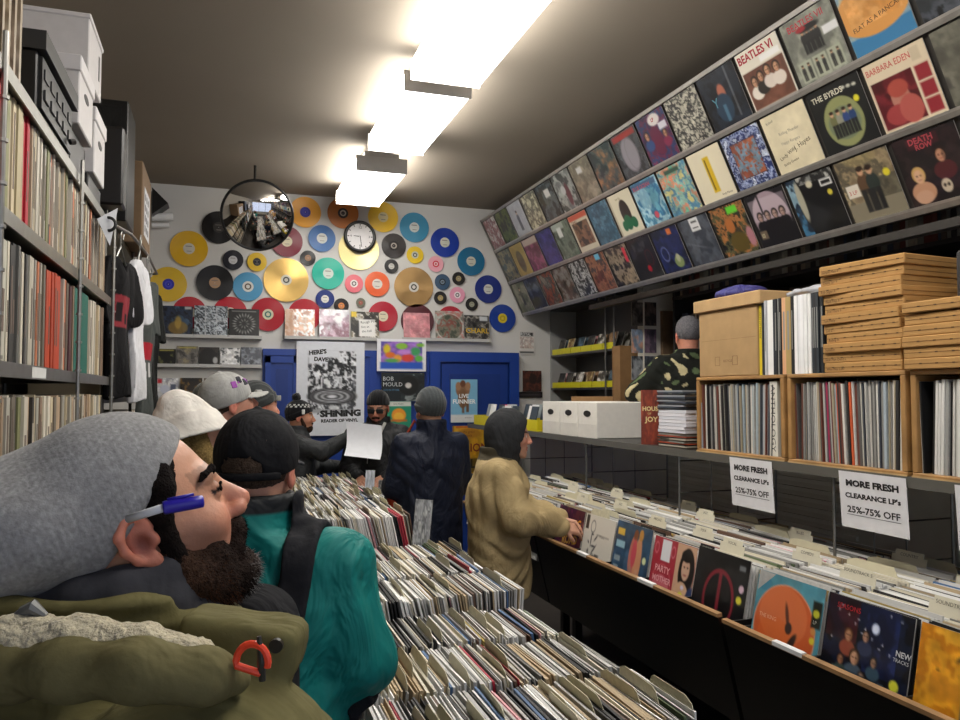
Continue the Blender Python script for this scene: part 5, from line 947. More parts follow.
# second bay, past the shirts
t = empty('metal_shelving', (-.55, 5.4, 0)); tag(t, 'darker shelving bay beyond the hanging shirts at left', 'shelf'); L = (.55, -5.4, 0)
for z in (1.3, 1.7, 2.1, 2.62): o = G().box((-.94, 4.15, z-.028), (-.56, 6.6, z), hexc('3c3a38')).build('shelf_board', 'metal', t); o.location = L
g = G()
for y in (4.17, 5.4, 6.58): g.tube([(-.552, y, 0), (-.552, y, 2.66)], .009, hexc('6c6a64'))
o = g.build('post', 'metal', t); o.location = L
r = np.random.default_rng(55); sg = G()
for z, zn in ((1.301, 'lowest'), (1.701, 'middle'), (2.101, 'upper')):
    y = 4.3
    while y < 6.5:
        w = r.uniform(.02, .05); c, nm, _ = LC[r.choice(len(LC), p=lw)]; sg.box((-.9, y, z), (-.58, y+w, z+.3), hexc(c)); y += w+.003
o = sg.build('shelved_records', 'paper'); tag(o, 'rows of record spines on the far left bay beyond the hanging shirts', 'record sleeves', kind='stuff')
# on top of the left shelving
ZT = 2.511
for k in range(5):
    o = cover_g(Cv(16).mott([['8c8c84', '38383a'], ['b8a890', '6c5c48'], ['c8b8a0', 'a08c70'], ['a89480', '5c4c40'], ['c0b0a0', '90806c']][k], 4, 500+k), .315, .315, .02, 'b8a890').build('record_sleeve', 'cover'); frame(o, (-.665, 2.02+.055*k, ZT), (1, 0, 0), (0, .02, 1)); tag(o, 'bagged sleeve standing on the top left shelf in front of the stereo', 'record sleeve', 'bagged sleeves on the top left shelf')
t = empty('stereo_unit', (-.5, 2.46, ZT)); tag(t, 'black stereo unit with a drawer front on top of the left shelving', 'stereo'); w = .5
G().bevbox((-.4, 0, .02), (-.012, w, .19), hexc('1a1a1a'), .004).box((-.42, -.01, .19), (.012, w+.01, .245), hexc('343434')).build('case', 'plastic', t)
g = G().box((-.0118, .02, .03), (-.002, w-.02, .18), hexc('222222'))
for k in range(5): g.box((-.002, .04+k*.09, .06), (.004, .1+k*.09, .09), hexc('3c3c3c')).box((-.002, .04+k*.09, .12), (.002, .1+k*.09, .15), hexc('303030'))
g.build('front_panel', 'plastic', t); G().tube([(.008, .4, .05), (.02, .41, .055)], .01, hexc('5c5c5c')).build('knob', 'metal', t); G().box((-.38, .02, 0), (-.03, .06, .0199), hexc('111111')).box((-.38, w-.06, 0), (-.03, w-.02, .0199), hexc('111111')).build('foot', 'plastic', t)
def bankbox(x1, y0, y1, z, h, d, label, lid=.06, hole=True):
    t = empty('storage_box', (x1, (y0+y1)/2, z)); tag(t, label, 'box', 'white storage boxes on the left shelving'); w = (y1-y0)/2
    G().bevbox((-d, -w, 0), (0, w, h-lid*.8), hexc('cdc9c8'), .004).build('box_body', 'paper', t)
    G().bevbox((-d-.006, -w-.006, h-lid), (.006, w+.006, h), hexc('d6d2d2'), .004).build('lid', 'paper', t)
    if hole: G().prism([(-.001, .05*math.cos(a), h*.55+.016*math.sin(a)) for a in np.linspace(0, 2*math.pi, 14, endpoint=False)], .0025, hexc('26221f'), (1, 0, 0)).build('hand_hole', 'paper', t)
bankbox(-.5, 3.42, 3.7, ZT+.1, .27, .4, 'lower white lidded storage box on the left shelving')
o = G().bevbox((-.9, 3.42, ZT), (-.52, 3.75, ZT+.099), hexc('262422'), .005).build('flat_case', 'plastic'); tag(o, 'black flat case under the lower white storage box', 'case')
bankbox(-.5, 3.06, 3.36, ZT+.18, .25, .4, 'white lidded storage box just behind the stereo unit')
o = G().bevbox((-.9, 3.08, ZT), (-.53, 3.4, ZT+.179), hexc('201f1e'), .005).build('flat_case', 'plastic'); tag(o, 'black case directly behind the stereo unit holding up a white box', 'case')
bankbox(-.5, 3.24, 3.56, ZT+.431, .235, .4, 'largest white storage box, topmost under the ceiling at left', lid=.02, hole=False)
G_ = G().box((-.4999, 3.48, ZT+.5), (-.4985, 3.5, ZT+.6), hexc('1c1c1c')).build('slot_mark', 'paper', None); tag(G_, 'thin black slot mark on the end of the topmost white box', 'mark')
o = G().bevbox((-.9, 4.02, 2.62), (-.46, 4.16, 3.0), hexc('1d1b1a'), .01).build('speaker_cabinet', 'plastic'); tag(o, 'small black speaker beside the white boxes', 'speaker')
t = empty('speaker_cabinet', (-.52, 4.6, 2.16)); tag(t, 'tall black cabinet at the end of the left shelves near the ceiling', 'speaker'); t.location = (0, 0, 0)
G().bevbox((-.93, 4.4, 2.622), (-.485, 4.75, 3.26), hexc('181716'), .006).build('case', 'plastic', t); G().box((-.9, 4.392, 2.66), (-.52, 4.3999, 3.22), hexc('222120')).build('grille', 'cloth', t)
t = empty('cardboard_box', (0, 0, 0)); tag(t, 'brown cardboard box high at the left shelf end with a printed sheet taped on', 'box')
G().bevbox((-.93, 5.05, 2.63), (-.47, 5.6, 3.13), hexc('7a6248'), .006).build('box_body', 'card', t)
G().box((-.468, 5.15, 2.70), (-.4675, 5.5, 3.0), hexc('d0d0d4')).build('printed_sheet', 'paper', t)
g = G(); [g.box((-.4674, 5.19+.09*i, 2.73+.065*j), (-.4672, 5.24+.09*i, 2.77+.065*j), hexc('34343c')) for i in range(3) for j in range(4)]; g.build('print', 'paper', t); G().box((-.9, 5.04, 3.0), (-.8, 5.0495, 3.05), hexc('c8c4bc')).build('sticker', 'paper', t)
g = G(); g.text('MIX', (0, 0, 0), (1, 0, 0), (0, 1, 0), .05, hexc('202020'))
# hanging sheet of black disc prints
t = empty('paper_pennant', (0, 0, 0)); a = atX(97, 219, -.5); b = atX(118, 208, -.44); c = atX(110, 246, -.46)
G().prism([a, c, b], .002, hexc('a8aab0'), (.1, -1, 0)).build('sheet', 'paper', t); tag(t, 'grey paper flyer with a small disc print hanging by the shirts', 'flyer')
m_ = (a+b+c)/3; G().tube([m_+np.array([.028*math.cos(q), -.004, .028*math.sin(q)]) for q in np.linspace(0, 6.28, 18, endpoint=False)], .007, hexc('1c1c1c'), 6, True).build('disc_print', 'paper', t)
# hanging shirts
def shirt(x0, y0, x1, y1, ztop, zbot, colr, label, sleeve=True, gfx=None, th=.018, mat='cloth'):
    X = np.array([x1-x0, y1-y0, 0]); w = np.linalg.norm(X); X /= w; hw = w/2; h = ztop-zbot
    def f(p):
        x, y, z = p[:, 0], p[:, 1], p[:, 2]; t_ = z/h
        half = hw*(.80+.06*np.sin(z*9))*np.ones_like(x); y_ = y+.012*np.sin(x*28+z*4)+.008*np.sin(z*13+x*9)
        d = np.maximum(np.abs(x)-half, np.abs(y_)-th); d = np.maximum(d, np.maximum(-z+.01*np.sin(x*22), z-(h-.02)-.0*x+np.abs(x)*.35))
        q = np.stack([np.abs(x), y_, z], 1); sl = cone(q, (hw*.62, 0, h-.1), (hw*1.02, 0, h-.27), .08, .075, sq=None); sl = np.maximum(sl, np.abs(y_)-th)
        d = smin(d, sl, .02) if sleeve else d
        return smax(d, -(nrm(np.stack([x, y_*.4, z-h+.01], 1))-.075), .01)
    def cf(V):
        C = np.tile(hexc(colr), (len(V), 1))
        if gfx:
            for (xa_, xb_, za_, zb_, cc_) in gfx: C[(V[:, 1] < 0) & (V[:, 0] > xa_*hw) & (V[:, 0] < xb_*hw) & (V[:, 2] > h-za_) & (V[:, 2] < h-zb_)] = hexc(cc_)
        return C
    o = organic('t_shirt', f, (-hw*1.4, -.06, -.03), (hw*1.4, .06, h+.02), .0085, cf, mat); Y = Vector((0, 0, 1)); Xv = Vector(X)
    t = empty('t_shirt', ((x0+x1)/2, (y0+y1)/2, zbot)); t.rotation_euler = (0, 0, math.atan2(X[1], X[0])); o.parent = t; o.name = 'shirt_body'; tag(t, label, 'shirt', 'shirts hanging at the end of the left shelves')
    g = G().tube([(-hw*.7, 0, h-.1), (-.02, 0, h+.02), (0, 0, h+.04), (.02, 0, h+.02), (hw*.7, 0, h-.1)], .005, hexc('8c8c88'), 6).tube([(0, 0, h+.04), (0, 0, h+.1), (.02, 0, h+.13), (.04, 0, h+.11), (.03, 0, h+.08)], .003, hexc('a8a8a4'), 6); g.build('hanger', 'metal', t)
    return t
gfx1 = [(-.5, .5, .36, .2, '8c3038'), (-.4, -.1, .33, .24, '1c1416'), (.02, .36, .34, .29, '1c1416')]
shirt(-.52, 3.98, -.44, 4.30, 2.40, 1.70, '151416', 'black t-shirt with a red print hanging at the shelf end', gfx=gfx1)
shirt(-.44, 4.32, -.41, 4.62, 2.44, 1.68, 'd8d8dc', 'white t-shirt hanging right behind the black one')
gfx2 = [(-.5, .6, .5, .4, 'a82430'), (-.4, -.2, .6, .52, 'c8c8c8'), (-.1, .1, .6, .52, 'c8c8c8'), (.2, .4, .6, .52, 'c8c8c8')]
shirt(-.46, 4.78, -.40, 5.15, 2.42, 1.55, '4c504e', 'grey t-shirt with red and white print, third along', gfx=gfx2)
shirt(-.50, 5.2, -.40, 5.6, 2.40, 1.6, '1a1b1a', 'second black t-shirt at the back of the hanging row')
o = G().tube([(-.5, 3.98, 2.52), (-.45, 4.3, 2.535), (-.43, 5.0, 2.55), (-.43, 5.7, 2.54), (-.56, 5.8, 2.54)], .008, hexc('8c8a84')).build('hanging_rail', 'metal'); tag(o, 'thin metal rail the t-shirts hang from', 'rail')
# ================= people =================
def head_sdf(p, ear=1, nose=1.0, fem=0.0):
    d = ell(p, (0, -.012, .045), (.076, .097, .088)); d = smin(d, ell(p, (0, .03, -.02), (.064, .068, .085)), .04)
    d = smin(d, ell(p, (0, .046, -.075), (.043-.004*fem, .045, .04)), .03); d = smin(d, ell(p, (0, .084, -.096), (.02, .014, .016)), .02)
    d = smin(d, cone(p, (-.034, .082, .03), (.034, .082, .03), .011, .011), .016)
    ax = np.abs(p[:, 0]); q = np.stack([ax, p[:, 1], p[:, 2]], 1)
    d = smin(d, ell(q, (.042, .066, -.02), (.022, .022, .02)), .022)
    d = smax(d, -ell(q, (.032, .104, .010), (.019, .018, .013)), .014)
    d = smin(d, ell(q, (.031, .0805, .0105), (.0135, .0135, .0135)), .002)
    d = smin(d, cone(p, (0, .09, .024), (0, .117*nose, -.02), .008, .0105), .012); d = smin(d, ell(q, (.012, .106, -.027), (.0085, .011, .008)), .008)
    d = smin(d, ell(p, (0, .094, -.0525), (.023, .011, .006)), .007); d = smin(d, ell(p, (0, .0925, -.0645), (.019, .011, .007)), .007)
    d = smax(d, -ell(p, (0, .108, -.0585), (.024, .012, .0018)), .003)
    if ear:
        e = ell(q, (.079, -.010, -.002), (.0075, .019, .031), rotm(-8)); e = smax(e, -ell(q, (.088, -.008, 0), (.006, .010, .017)), .004)
        d = smin(d, e, .006)
    return d
def head_col(q, skin, lips='a8605a', brow='2a1c16', iris='3a2a20'):
    S = hexc(skin); C = np.tile(S, (len(q), 1)); ax = np.abs(q[:, 0])
    def mixin(m, c): m = np.clip(m, 0, 1)[:, None]; C[:] = C*(1-m)+hexc(c)*m
    mixin(.35*np.exp(-((ax-.04)**2+(q[:, 2]+.025)**2)/.0006)*(q[:, 1] > .03), 'c86858'); mixin(.4*np.exp(-(ax**2+(q[:, 1]-.12)**2+(q[:, 2]+.02)**2)/.0004), 'c86858')
    mixin(.5*((ax > .072) & (q[:, 1] < .03) & (q[:, 2] < .035) & (q[:, 2] > -.04)), 'c86858')
    mixin(((q[:, 1] > .085) & (ax < .024) & (np.abs(q[:, 2]+.0585) < .0105)).astype(float)*.9, lips)
    de = np.sqrt((ax-.031)**2+(q[:, 1]-.0805)**2+(q[:, 2]-.0105)**2); ey = (de < .0142) & (q[:, 1] > .087) & (np.abs(q[:, 2]-.0105) < .0062)
    C[ey] = hexc('d8d4cc'); ir = ey & (np.sqrt((ax-.031)**2+(q[:, 2]-.0105)**2) < .0055); C[ir] = hexc(iris)
    C[(q[:, 1] > .083) & (np.abs(np.abs(q[:, 2]-.0105)-.0068) < .0012) & (np.abs(ax-.031) < .014)] = hexc('4c3028')
    mixin(np.clip(1.6-np.abs(q[:, 2]-.034-.1*(ax-.03))/.0045, 0, 1)*((ax > .012) & (ax < .052) & (q[:, 1] > .055)), brow); return C
def hand_sdf(p, w, d, n, side, curl=.5, s=1.0):
    """wrist w, direction d, palm normal n (fingers curl towards n), side +1 right hand"""
    d = np.array(d, float); d /= np.linalg.norm(d); n = np.array(n, float); n -= d*(n@d); n /= np.linalg.norm(n); a = np.cross(d, n)*side; w = np.array(w, float)
    R = np.stack([a, d, n], 1); r = rbox(p, w+d*.05*s, (.040*s, .048*s, .014*s), .013*s, R); r = smin(r, cone(p, w-d*.06, w+d*.01, .027*s, .025*s), .015)
    for k, ln in enumerate((.068, .078, .072, .056)):
        b = w+d*.09*s+a*(.029-.0195*k)*s; c1, c2 = curl*(1+.08*k), curl*2.0
        m = b+(d*math.cos(c1)+n*math.sin(c1))*ln*.5*s; e = m+(d*math.cos(c2)+n*math.sin(c2))*ln*.5*s
        r = smin(r, chain(p, [b, m, e], [.0095*s, .0088*s, .0075*s], .003), .006)
    b = w+d*.025*s+a*.034*s; m = b+(d*.6+a*.75+n*.35)*.034*s; e = m+(d*.85+a*.1+n*.5)*.032*s
    return smin(r, chain(p, [b, m, e], [.0135*s, .011*s, .009*s], .004), .01)
def beanie_sdf(p, cuff=.035, long=.0, sl=.42, z0=.016):
    d = ell(p, (0, -.014-long*.5, .048+long*.25), (.0885, .108+long, .1+long*.4)); pl = z0+sl*p[:, 1]-p[:, 2]
    d = smax(d, pl, .004)
    if cuff: d = smin(d, smax(smax(ell(p, (0, -.012, .046), (.0945, .1135, .108)), pl-.003, .004), -(pl+cuff), .004), .004)
    return d
def person(label, px, rz, hp=(0, 0, 0), skin='c8987c', H=None, arms=None, body_w=1.0, jacket=None, pants='25262a', base_z=0.0, hat=None, hair=None, beard=None, hands=(True, True), h=.0065, lean=(0, 0), extra=None, face=1):
    P = atW(*px); z = P[2]-base_z; H = H or z/1.605*1.75; s = H/1.75; c, sn = math.cos(math.radians(rz)), math.sin(math.radians(rz))
    Rw = np.array([[c, -sn, 0], [sn, c, 0], [0, 0, 1]]); hc = np.array([lean[0], .02+lean[1], z/s]); off = Rw@(hc*s)
    root = empty('person', (P[0]-off[0], P[1]-off[1], base_z), math.radians(rz)); tag(root, label, 'person'); RH = rotm(*hp)
    hf = lambda p: ((p/s)-hc.astype(np.float32))@RH.astype(np.float32)
    A = dict(l=((-.26, -.03, 1.15), (-.25, .07, .92)), r=((.26, -.03, 1.15), (.25, .07, .92)))
    for k, v in (arms or {}).items(): A[k] = v
    SH = dict(l=(-.175, 0, 1.405), r=(.175, 0, 1.405)); dirs = {k: np.array(A[k][1])-np.array(A[k][0]) for k in A}
    nb = hc+RH@np.array([0, -.025, -.05])
    def body(p0):
        p = p0/s; d = head_sdf(((p-hc.astype(np.float32))@RH.astype(np.float32)))
        d = smin(d, cone(p, nb, (0, -.01, 1.42), .056, .064), .03)
        d = smin(d, ell(p, (0, 0, 1.22), (.17, .105, .24)), .05); d = smin(d, ell(p, (0, 0, .96), (.155, .11, .14)), .05)
        for i, k in enumerate(('l', 'r')):
            sg = -1 if k == 'l' else 1; e, w = A[k]; d = smin(d, chain(p, [SH[k], e, w], [.05, .037, .026], .02), .03)
            nn = np.cross(dirs[k], (0, 0, 1.0)); nn = nn if np.linalg.norm(nn) > .05 else np.array([1.0, 0, 0]); nn = nn/np.linalg.norm(nn)*(-sg); nn = nn*.6+np.array([0, 0, -.8]) if abs(dirs[k][2]) < .15 else nn
            if hands[i]: d = smin(d, hand_sdf(p, w, dirs[k], nn, -sg if abs(dirs[k][2]) < .15 else sg, .45), .01)
            x = sg*.095; d = smin(d, chain(p, [(x, 0, .9), (x*1.1, .01, .49), (x*1.15, -.01, .09)], [.08, .052, .038], .02), .03)
            d = smin(d, chain(p, [(x*1.15, -.03, .045), (x*1.35, .13, .035)], [.04, .035], .01), .02)
        return d*s
    bc = lambda V: np.where(((hf(V)[:, 2] > -.14))[:, None], head_col(hf(V), skin), hexc(skin))
    pts = np.array([A['l'][0], A['l'][1], A['r'][0], A['r'][1], hc+(.13, .15, .15), hc-(.13, .15, .15), (.24, .2, 0), (-.24, -.16, 0)]); pts = np.vstack([pts, np.array(A['l'][1])+dirs['l']*.8, np.array(A['r'][1])+dirs['r']*.8])
    lo = (pts.min(0)-.06)*s; hi = (pts.max(0)+.06)*s; lo[2] = -.005
    bo = organic('body', body, lo, hi, h, bc, 'skin', root)
    J = dict(col='202226', mat='shell', w=1.0, hem=.82, fold=.012, sl=1.0, collar=.045, puff=0, ph=0, hood=None, colf=None, h=.0085, colh=1.49); J.update(jacket or {})
    def jk(p0):
        p = p0/s; x, y, zz = p[:, 0], p[:, 1], p[:, 2]; W_ = J['w']*body_w
        rx = np.interp(zz, [.6, .95, 1.15, 1.34, 1.43, 1.5], [.205, .2, .205, .208, .185, .1])*W_; ry = np.interp(zz, [.6, .95, 1.15, 1.34, 1.43, 1.5], [.15, .145, .145, .14, .11, .08])*W_
        d = ((np.abs(x/rx)**2.4+np.abs((y-.004)/ry)**2.4+1e-9)**(1/2.4)-1)*np.minimum(rx, ry); d = smax(smax(d, J['hem']-zz+.004*np.sin(x*30), .012), zz-1.5, .01)
        for k in ('l', 'r'):
            e, w = A[k]; v = np.array(w)-np.array(e); w2 = np.array(e)+v*.93; sl = J['sl']; d = smin(d, chain(p, [SH[k], e, w2], [.078*sl, .07*sl, .052*sl], .03), .045)
        d = d+J['fold']*fold(p, .75, J['ph'])
        if J['puff']: d = d-.006*np.abs(np.sin(zz*J['puff']))
        if J['collar']: q = np.sqrt((x/1.0)**2+((y+.004)/1.05)**2)-.078; d = smin(d, np.sqrt(q*q+(np.maximum(np.abs(zz-J['colh'])-J['collar'], 0))**2)-.014, .012)
        return d*s
    arr = np.array([A['l'][0], A['l'][1], A['r'][0], A['r'][1], (.27, .2, 1.6), (-.27, -.2, J['hem']-.05)]); lo = (arr.min(0)-.11)*s; hi = (arr.max(0)+.11)*s
    person.jk = jk; person.s = s
    organic('jacket', jk, lo, hi, J['h'], J['colf'] or J['col'], J['mat'], root)
    def pn(p0):
        p = p0/s; d = ell(p, (0, 0, .93), (.165, .12, .13))
        for x in (-.098, .098): d = smin(d, chain(p, [(x, 0, .9), (x*1.1, .01, .49), (x*1.15, -.01, .1)], [.092, .07, .06], .02), .02)
        return (smax(d, .085-p[:, 2], .01)+.004*fold(p, .9, 2))*s
    organic('trousers', pn, np.array((-.25, -.17, .05))*s, np.array((.25, .17, 1.1))*s, .011, pants, 'cloth', root)
    def sh(p0):
        p = p0/s; d = None
        for x in (-.11, .11): e = smin(rbox(p, (x*1.12, .06, .022), (.045, .14, .02), .015), chain(p, [(x, -.02, .07), (x*1.15, .12, .045)], [.052, .042], .01), .02); d = e if d is None else np.minimum(d, e)
        return smax(d, -p[:, 2]+.001, .003)*s
    organic('shoes', sh, np.array((-.24, -.16, -.01))*s, np.array((.24, .26, .16))*s, .009, '1c1a1a', 'cloth', root)
    cx = hc*s; B = lambda r=.2: (cx-r*s, cx+r*s)
    if hair:
        hcol, kind = hair
        def hr(p0):
            q = hf(p0); d = ell(q, (0, -.016, .046), (.0835, .101, .094)); d = smax(d, -(ell(q, (0, .12, -.02), (.085, .09, .1))), .01); d = smax(d, -.045-q[:, 2], .01); 
            d = smax(d, -(ell(q*np.array([1, 1, 1], np.float32), (.09, .0, 0), (.03, .022, .035))), .006); d = smax(d, -(ell(q, (-.09, .0, 0), (.03, .022, .035))), .006)
            if kind == 'long':
                d = smin(d, chain(q, [(-.06, -.03, 0), (-.07, -.03, -.09), (-.075, -.02, -.19)], [.035, .035, .02], .02), .02); d = smin(d, chain(q, [(.06, -.03, 0), (.07, -.03, -.09), (.075, -.02, -.19)], [.035, .035, .02], .02), .02)
                d = smin(d, chain(q, [(0, -.07, 0), (0, -.08, -.1), (0, -.08, -.19)], [.05, .045, .03], .02), .03)
            return (d+.003*fuzz(q, 260))*s
        organic('hair', hr, cx-.24*s, cx+.17*s, .0045, hcol, 'hair', root)
    if beard:
        def bd(p0):
            q = hf(p0); d = smin(ell(q, (0, .052, -.083), (.05, .052, .043)), chain(np.stack([np.abs(q[:, 0]), q[:, 1], q[:, 2]], 1), [(.066, .012, 0), (.058, .035, -.06)], [.012, .016], .01), .02)
            d = smin(d, cone(q, (-.024, .098, -.045), (.024, .098, -.045), .008, .008), .01); d = smax(d, -ell(q, (0, .11, -.058), (.022, .03, .009)), .004); d = smax(d, q[:, 2]+.035-.0*q[:, 1]-(np.abs(q[:, 0]) > .045)*.04, .006)
            return (d+.002*fuzz(q, 300))*s
        organic('beard', bd, cx-.16*s, cx+.16*s, .004, beard, 'hair', root)
    if hat: hat(root, hf, cx, s)
    if extra: extra(root, hf, cx, s, Rw)
    return root
def H_beanie(col, cuff=.035, patch=None, pom=None, mat='knit', long=0, colf=None, name='beanie', sl=.42, z0=.016):
    def go(root, hf, cx, s):
        organic(name, lambda p: (beanie_sdf(hf(p), cuff, long, sl, z0)+.0012*np.sin(hf(p)[:, 0]*300))*s, cx-(.16+long)*s, cx+(.2+long)*s, .0042, (lambda V: colf(hf(V))) if colf else col, mat, root)
        if pom: organic('pompom', lambda p: (ell(hf(p), (0, -.03, .168), (.036, .036, .034))+.004*fuzz(hf(p), 160))*s, cx+np.array((-.15, -.15, .05))*s, cx+np.array((.15, .15, .24))*s, .004, pom, 'fleece', root)
        if patch: organic('patch', lambda p: rbox(hf(p), patch[0], patch[1], .002)*s, cx-.16*s, cx+.16*s, .003, patch[2], 'paper', root)
    return go
def H_cap(col, bill=None, opening=False, colf=None, logo=False):
    def go(root, hf, cx, s):
        def dome(p):
            q = hf(p); d = ell(q, (0, -.008, .045), (.091, .111, .103)); d = smax(d, .008+.10*q[:, 1]-q[:, 2], .005); d = smin(d, ell(q, (0, -.008, .149), (.009, .009, .005)), .003)
            if opening: d = smax(d, -smax(ell(q, (0, -.115, .018), (.045, .05, .026)), -(q[:, 2]-.012)-.02, .002), .004)
            return (d+.0012*np.abs(np.sin(np.arctan2(q[:, 0], q[:, 1])*3)))*s
        organic('cap', dome, cx-.16*s, cx+.17*s, .0042, (lambda V: colf(hf(V))) if colf else col, 'cloth', root)
        if opening:
            organic('cap_strap', lambda p: smax(smax(ell(hf(p), (0, -.008, .0), (.0935, .1135, .09)), np.abs(hf(p)[:, 2]-.004)-.008, .002), hf(p)[:, 1]+.07, .002)*s, cx-.16*s, cx+.16*s, .0042, col, 'cloth', root)
        def bl(p): q = hf(p).copy(); q[:, 2] = q[:, 2]-.028+2.6*q[:, 0]**2+.12*(q[:, 1]-.1); return smax(ell(q, (0, .095, 0), (.078, .085, .006)), .06-q[:, 1], .01)*s
        organic('bill', bl, cx+np.array((-.2, -.2, -.1))*s, cx+np.array((.2, .2, .2))*s, .0042, bill or col, 'cloth', root)
        if logo: organic('cap_logo', lambda p: smax(smax(ell(hf(p), (0, -.008, .045), (.093, .113, .105)), np.minimum.reduce([rbox(hf(p), (.07, .015+.03*k, .088+.014*(k % 2)), (.05, .012, .014), .002) for k in range(3)]), .001), -hf(p)[:, 1], .001)*s, cx-.16*s, cx+.18*s, .003, lambda V: np.where((np.sin(hf(V)[:, 0]*120+1) > -.2)[:, None], hexc('34343c'), hexc('9c54a8')), 'cloth', root)
    return go
def H_hood(col, inner='141414'):
    def go(root, hf, cx, s):
        def f(p):
            q = hf(p); d = ell(q, (0, -.02, .03), (.108, .128, .132)); d = smin(d, chain(q, [(0, -.03, -.06), (0, -.03, -.15)], [.098, .09], .03), .05)
            d = smax(d, -ell(q, (0, .13, -.01), (.076, .125, .108)), .012); d = smax(d, -ell(q, (0, .0, .0), (.088, .106, .12)), .006); return (d+.003*fold(q, 1.3))*s
        organic('hood', f, cx-.24*s, cx+.18*s, .005, col, 'cloth', root)
    return go
# --- man in the teal jacket ---
r_ = person('person seen from behind in a teal jacket and black cap, wearing a backpack', (258, 474, 1.68), -22, skin='d09a80', arms=dict(r=((.225, .03, 1.2), (.13, .27, 1.06)), l=((-.225, .03, 1.2), (-.13, .27, 1.06))),
    jacket=dict(col='0e7872', mat='shell', w=1.0, sl=1.12, fold=.014, hem=.78, h=.0075, collar=.05, colh=1.505, colf=lambda V: np.where(((V[:, 2] > 1.475) & (np.hypot(V[:, 0], V[:, 1]) < .12))[:, None], hexc('1a1c1e'), hexc('0e7872'))),
    hat=H_cap('17171a', '2c2d31', True), hair=('5c4c40', 'short'), pants='2c3440', h=.006)
TE = np.array(r_.location); cT, sT = math.cos(math.radians(-22)), math.sin(math.radians(-22))
# --- backpack on him ---
bp = empty('backpack', tuple(TE), math.radians(-22)); tag(bp, 'black backpack worn over the teal jacket', 'bag')
def bpf(p):
    d = rbox(p, (0, -.235, 1.12), (.165, .085, .25), .075); d = smin(d, rbox(p, (0, -.33, 1.02), (.12, .05, .14), .045), .02); d = smin(d, rbox(p, (.15, -.24, 1.02), (.03, .07, .1), .03), .02)
    return d+.004*fold(p, .9, 1)
organic('pack_body', bpf, (-.26, -.45, .8), (.26, -.08, 1.42), .0075, '1b1b1e', 'cloth', bp)
_jk = person.jk
def strapf(p):
    d0 = _jk(p); ax = np.abs(p[:, 0]); q = np.abs(ax-.125-.35*np.clip(1.36-p[:, 2], 0, 1)*(p[:, 1] > 0)+.12*np.clip(1.38-p[:, 2], 0, 1)*(p[:, 1] <= 0))-.031
    return smax(smax(smax(d0-.016, -d0-.004, .004), q, .006), 1.02-p[:, 2], .004)
organic('shoulder_strap', strapf, (-.3, -.3, .98), (.3, .3, 1.54), .006, '202024', 'cloth', bp)
organic('grab_handle', lambda p: chain(p, [(-.05, -.165, 1.35), (-.045, -.16, 1.395), (.045, -.16, 1.395), (.05, -.165, 1.35)], [.010]*4, .01), (-.1, -.22, 1.28), (.1, -.12, 1.43), .005, '141416', 'cloth', bp)
g = G(); xs = np.linspace(-1, 1, 21)
g.tube([(.135*x, -.31-.012*(1-x*x), 1.16+.12*math.sqrt(max(0, 1-x*x))) for x in xs], .0035, hexc('36363a'), 6); g.tube([(.1*x, -.383, 1.06+.07*math.sqrt(max(0, 1-x*x))) for x in xs], .003, hexc('36363a'), 6); g.build('zip', 'plastic', bp)
# --- woman? in the white hat ---
def white_hat(root, hf, cx, s):
    def f(p):
        q = hf(p); d = ell(q, (0, -.01, .06), (.09, .105, .095)); rr = np.hypot(q[:, 0], q[:, 1]+.01); t = q[:, 2]-.055; d = smax(d, .02-q[:, 2], .01)
        br = np.abs(rr-(.118-.45*(q[:, 2]-.03)))-.009; br = smax(br, np.abs(q[:, 2]-.035)-.042, .008); d = smin(d, br, .012); d = smin(d, ell(q, (0, -.03, .13), (.04, .05, .04)), .04); return (d+.005*fold(q, 1.2, 3))*s
    organic('hat', f, cx-.2*s, cx+.22*s, .0048, 'd8d3cb', 'cloth', root)
person('person in a soft white brimmed hat with blond hair showing below it', (192, 438, 2.6), -50, hp=(8, -16, 0), skin='cfa088', hair=('8c7448', 'long'), hat=white_hat, jacket=dict(col='26262a', hem=.8, w=1.0), h=.007)
# --- ball cap, charcoal beanie, olive beanie ---
person('person in a light grey ball cap tipped up, facing right', (229, 406, 3.4), -72, hp=(14, 0, 0), skin='c4907a', hat=H_cap('a3a3a0', 'a8a8a4', False, logo=True), hair=('4c3c30', 'short'), jacket=dict(col='2a2c30', w=1.05), h=.007)
person('person in a charcoal knit beanie with a small square patch', (257, 409, 4.05), -68, skin='b8846c', hat=H_beanie('3a3c3c', .04, patch=((.03, .1, .055), (.014, .012, .014), '8c8c84')), jacket=dict(col='24262a'), h=.008)
person('person mostly hidden behind the light grey cap, olive beanie showing', (210, 408, 4.3), -20, skin='b8846c', hat=H_beanie('44443a', .04), jacket=dict(col='3c4038'), h=.009)
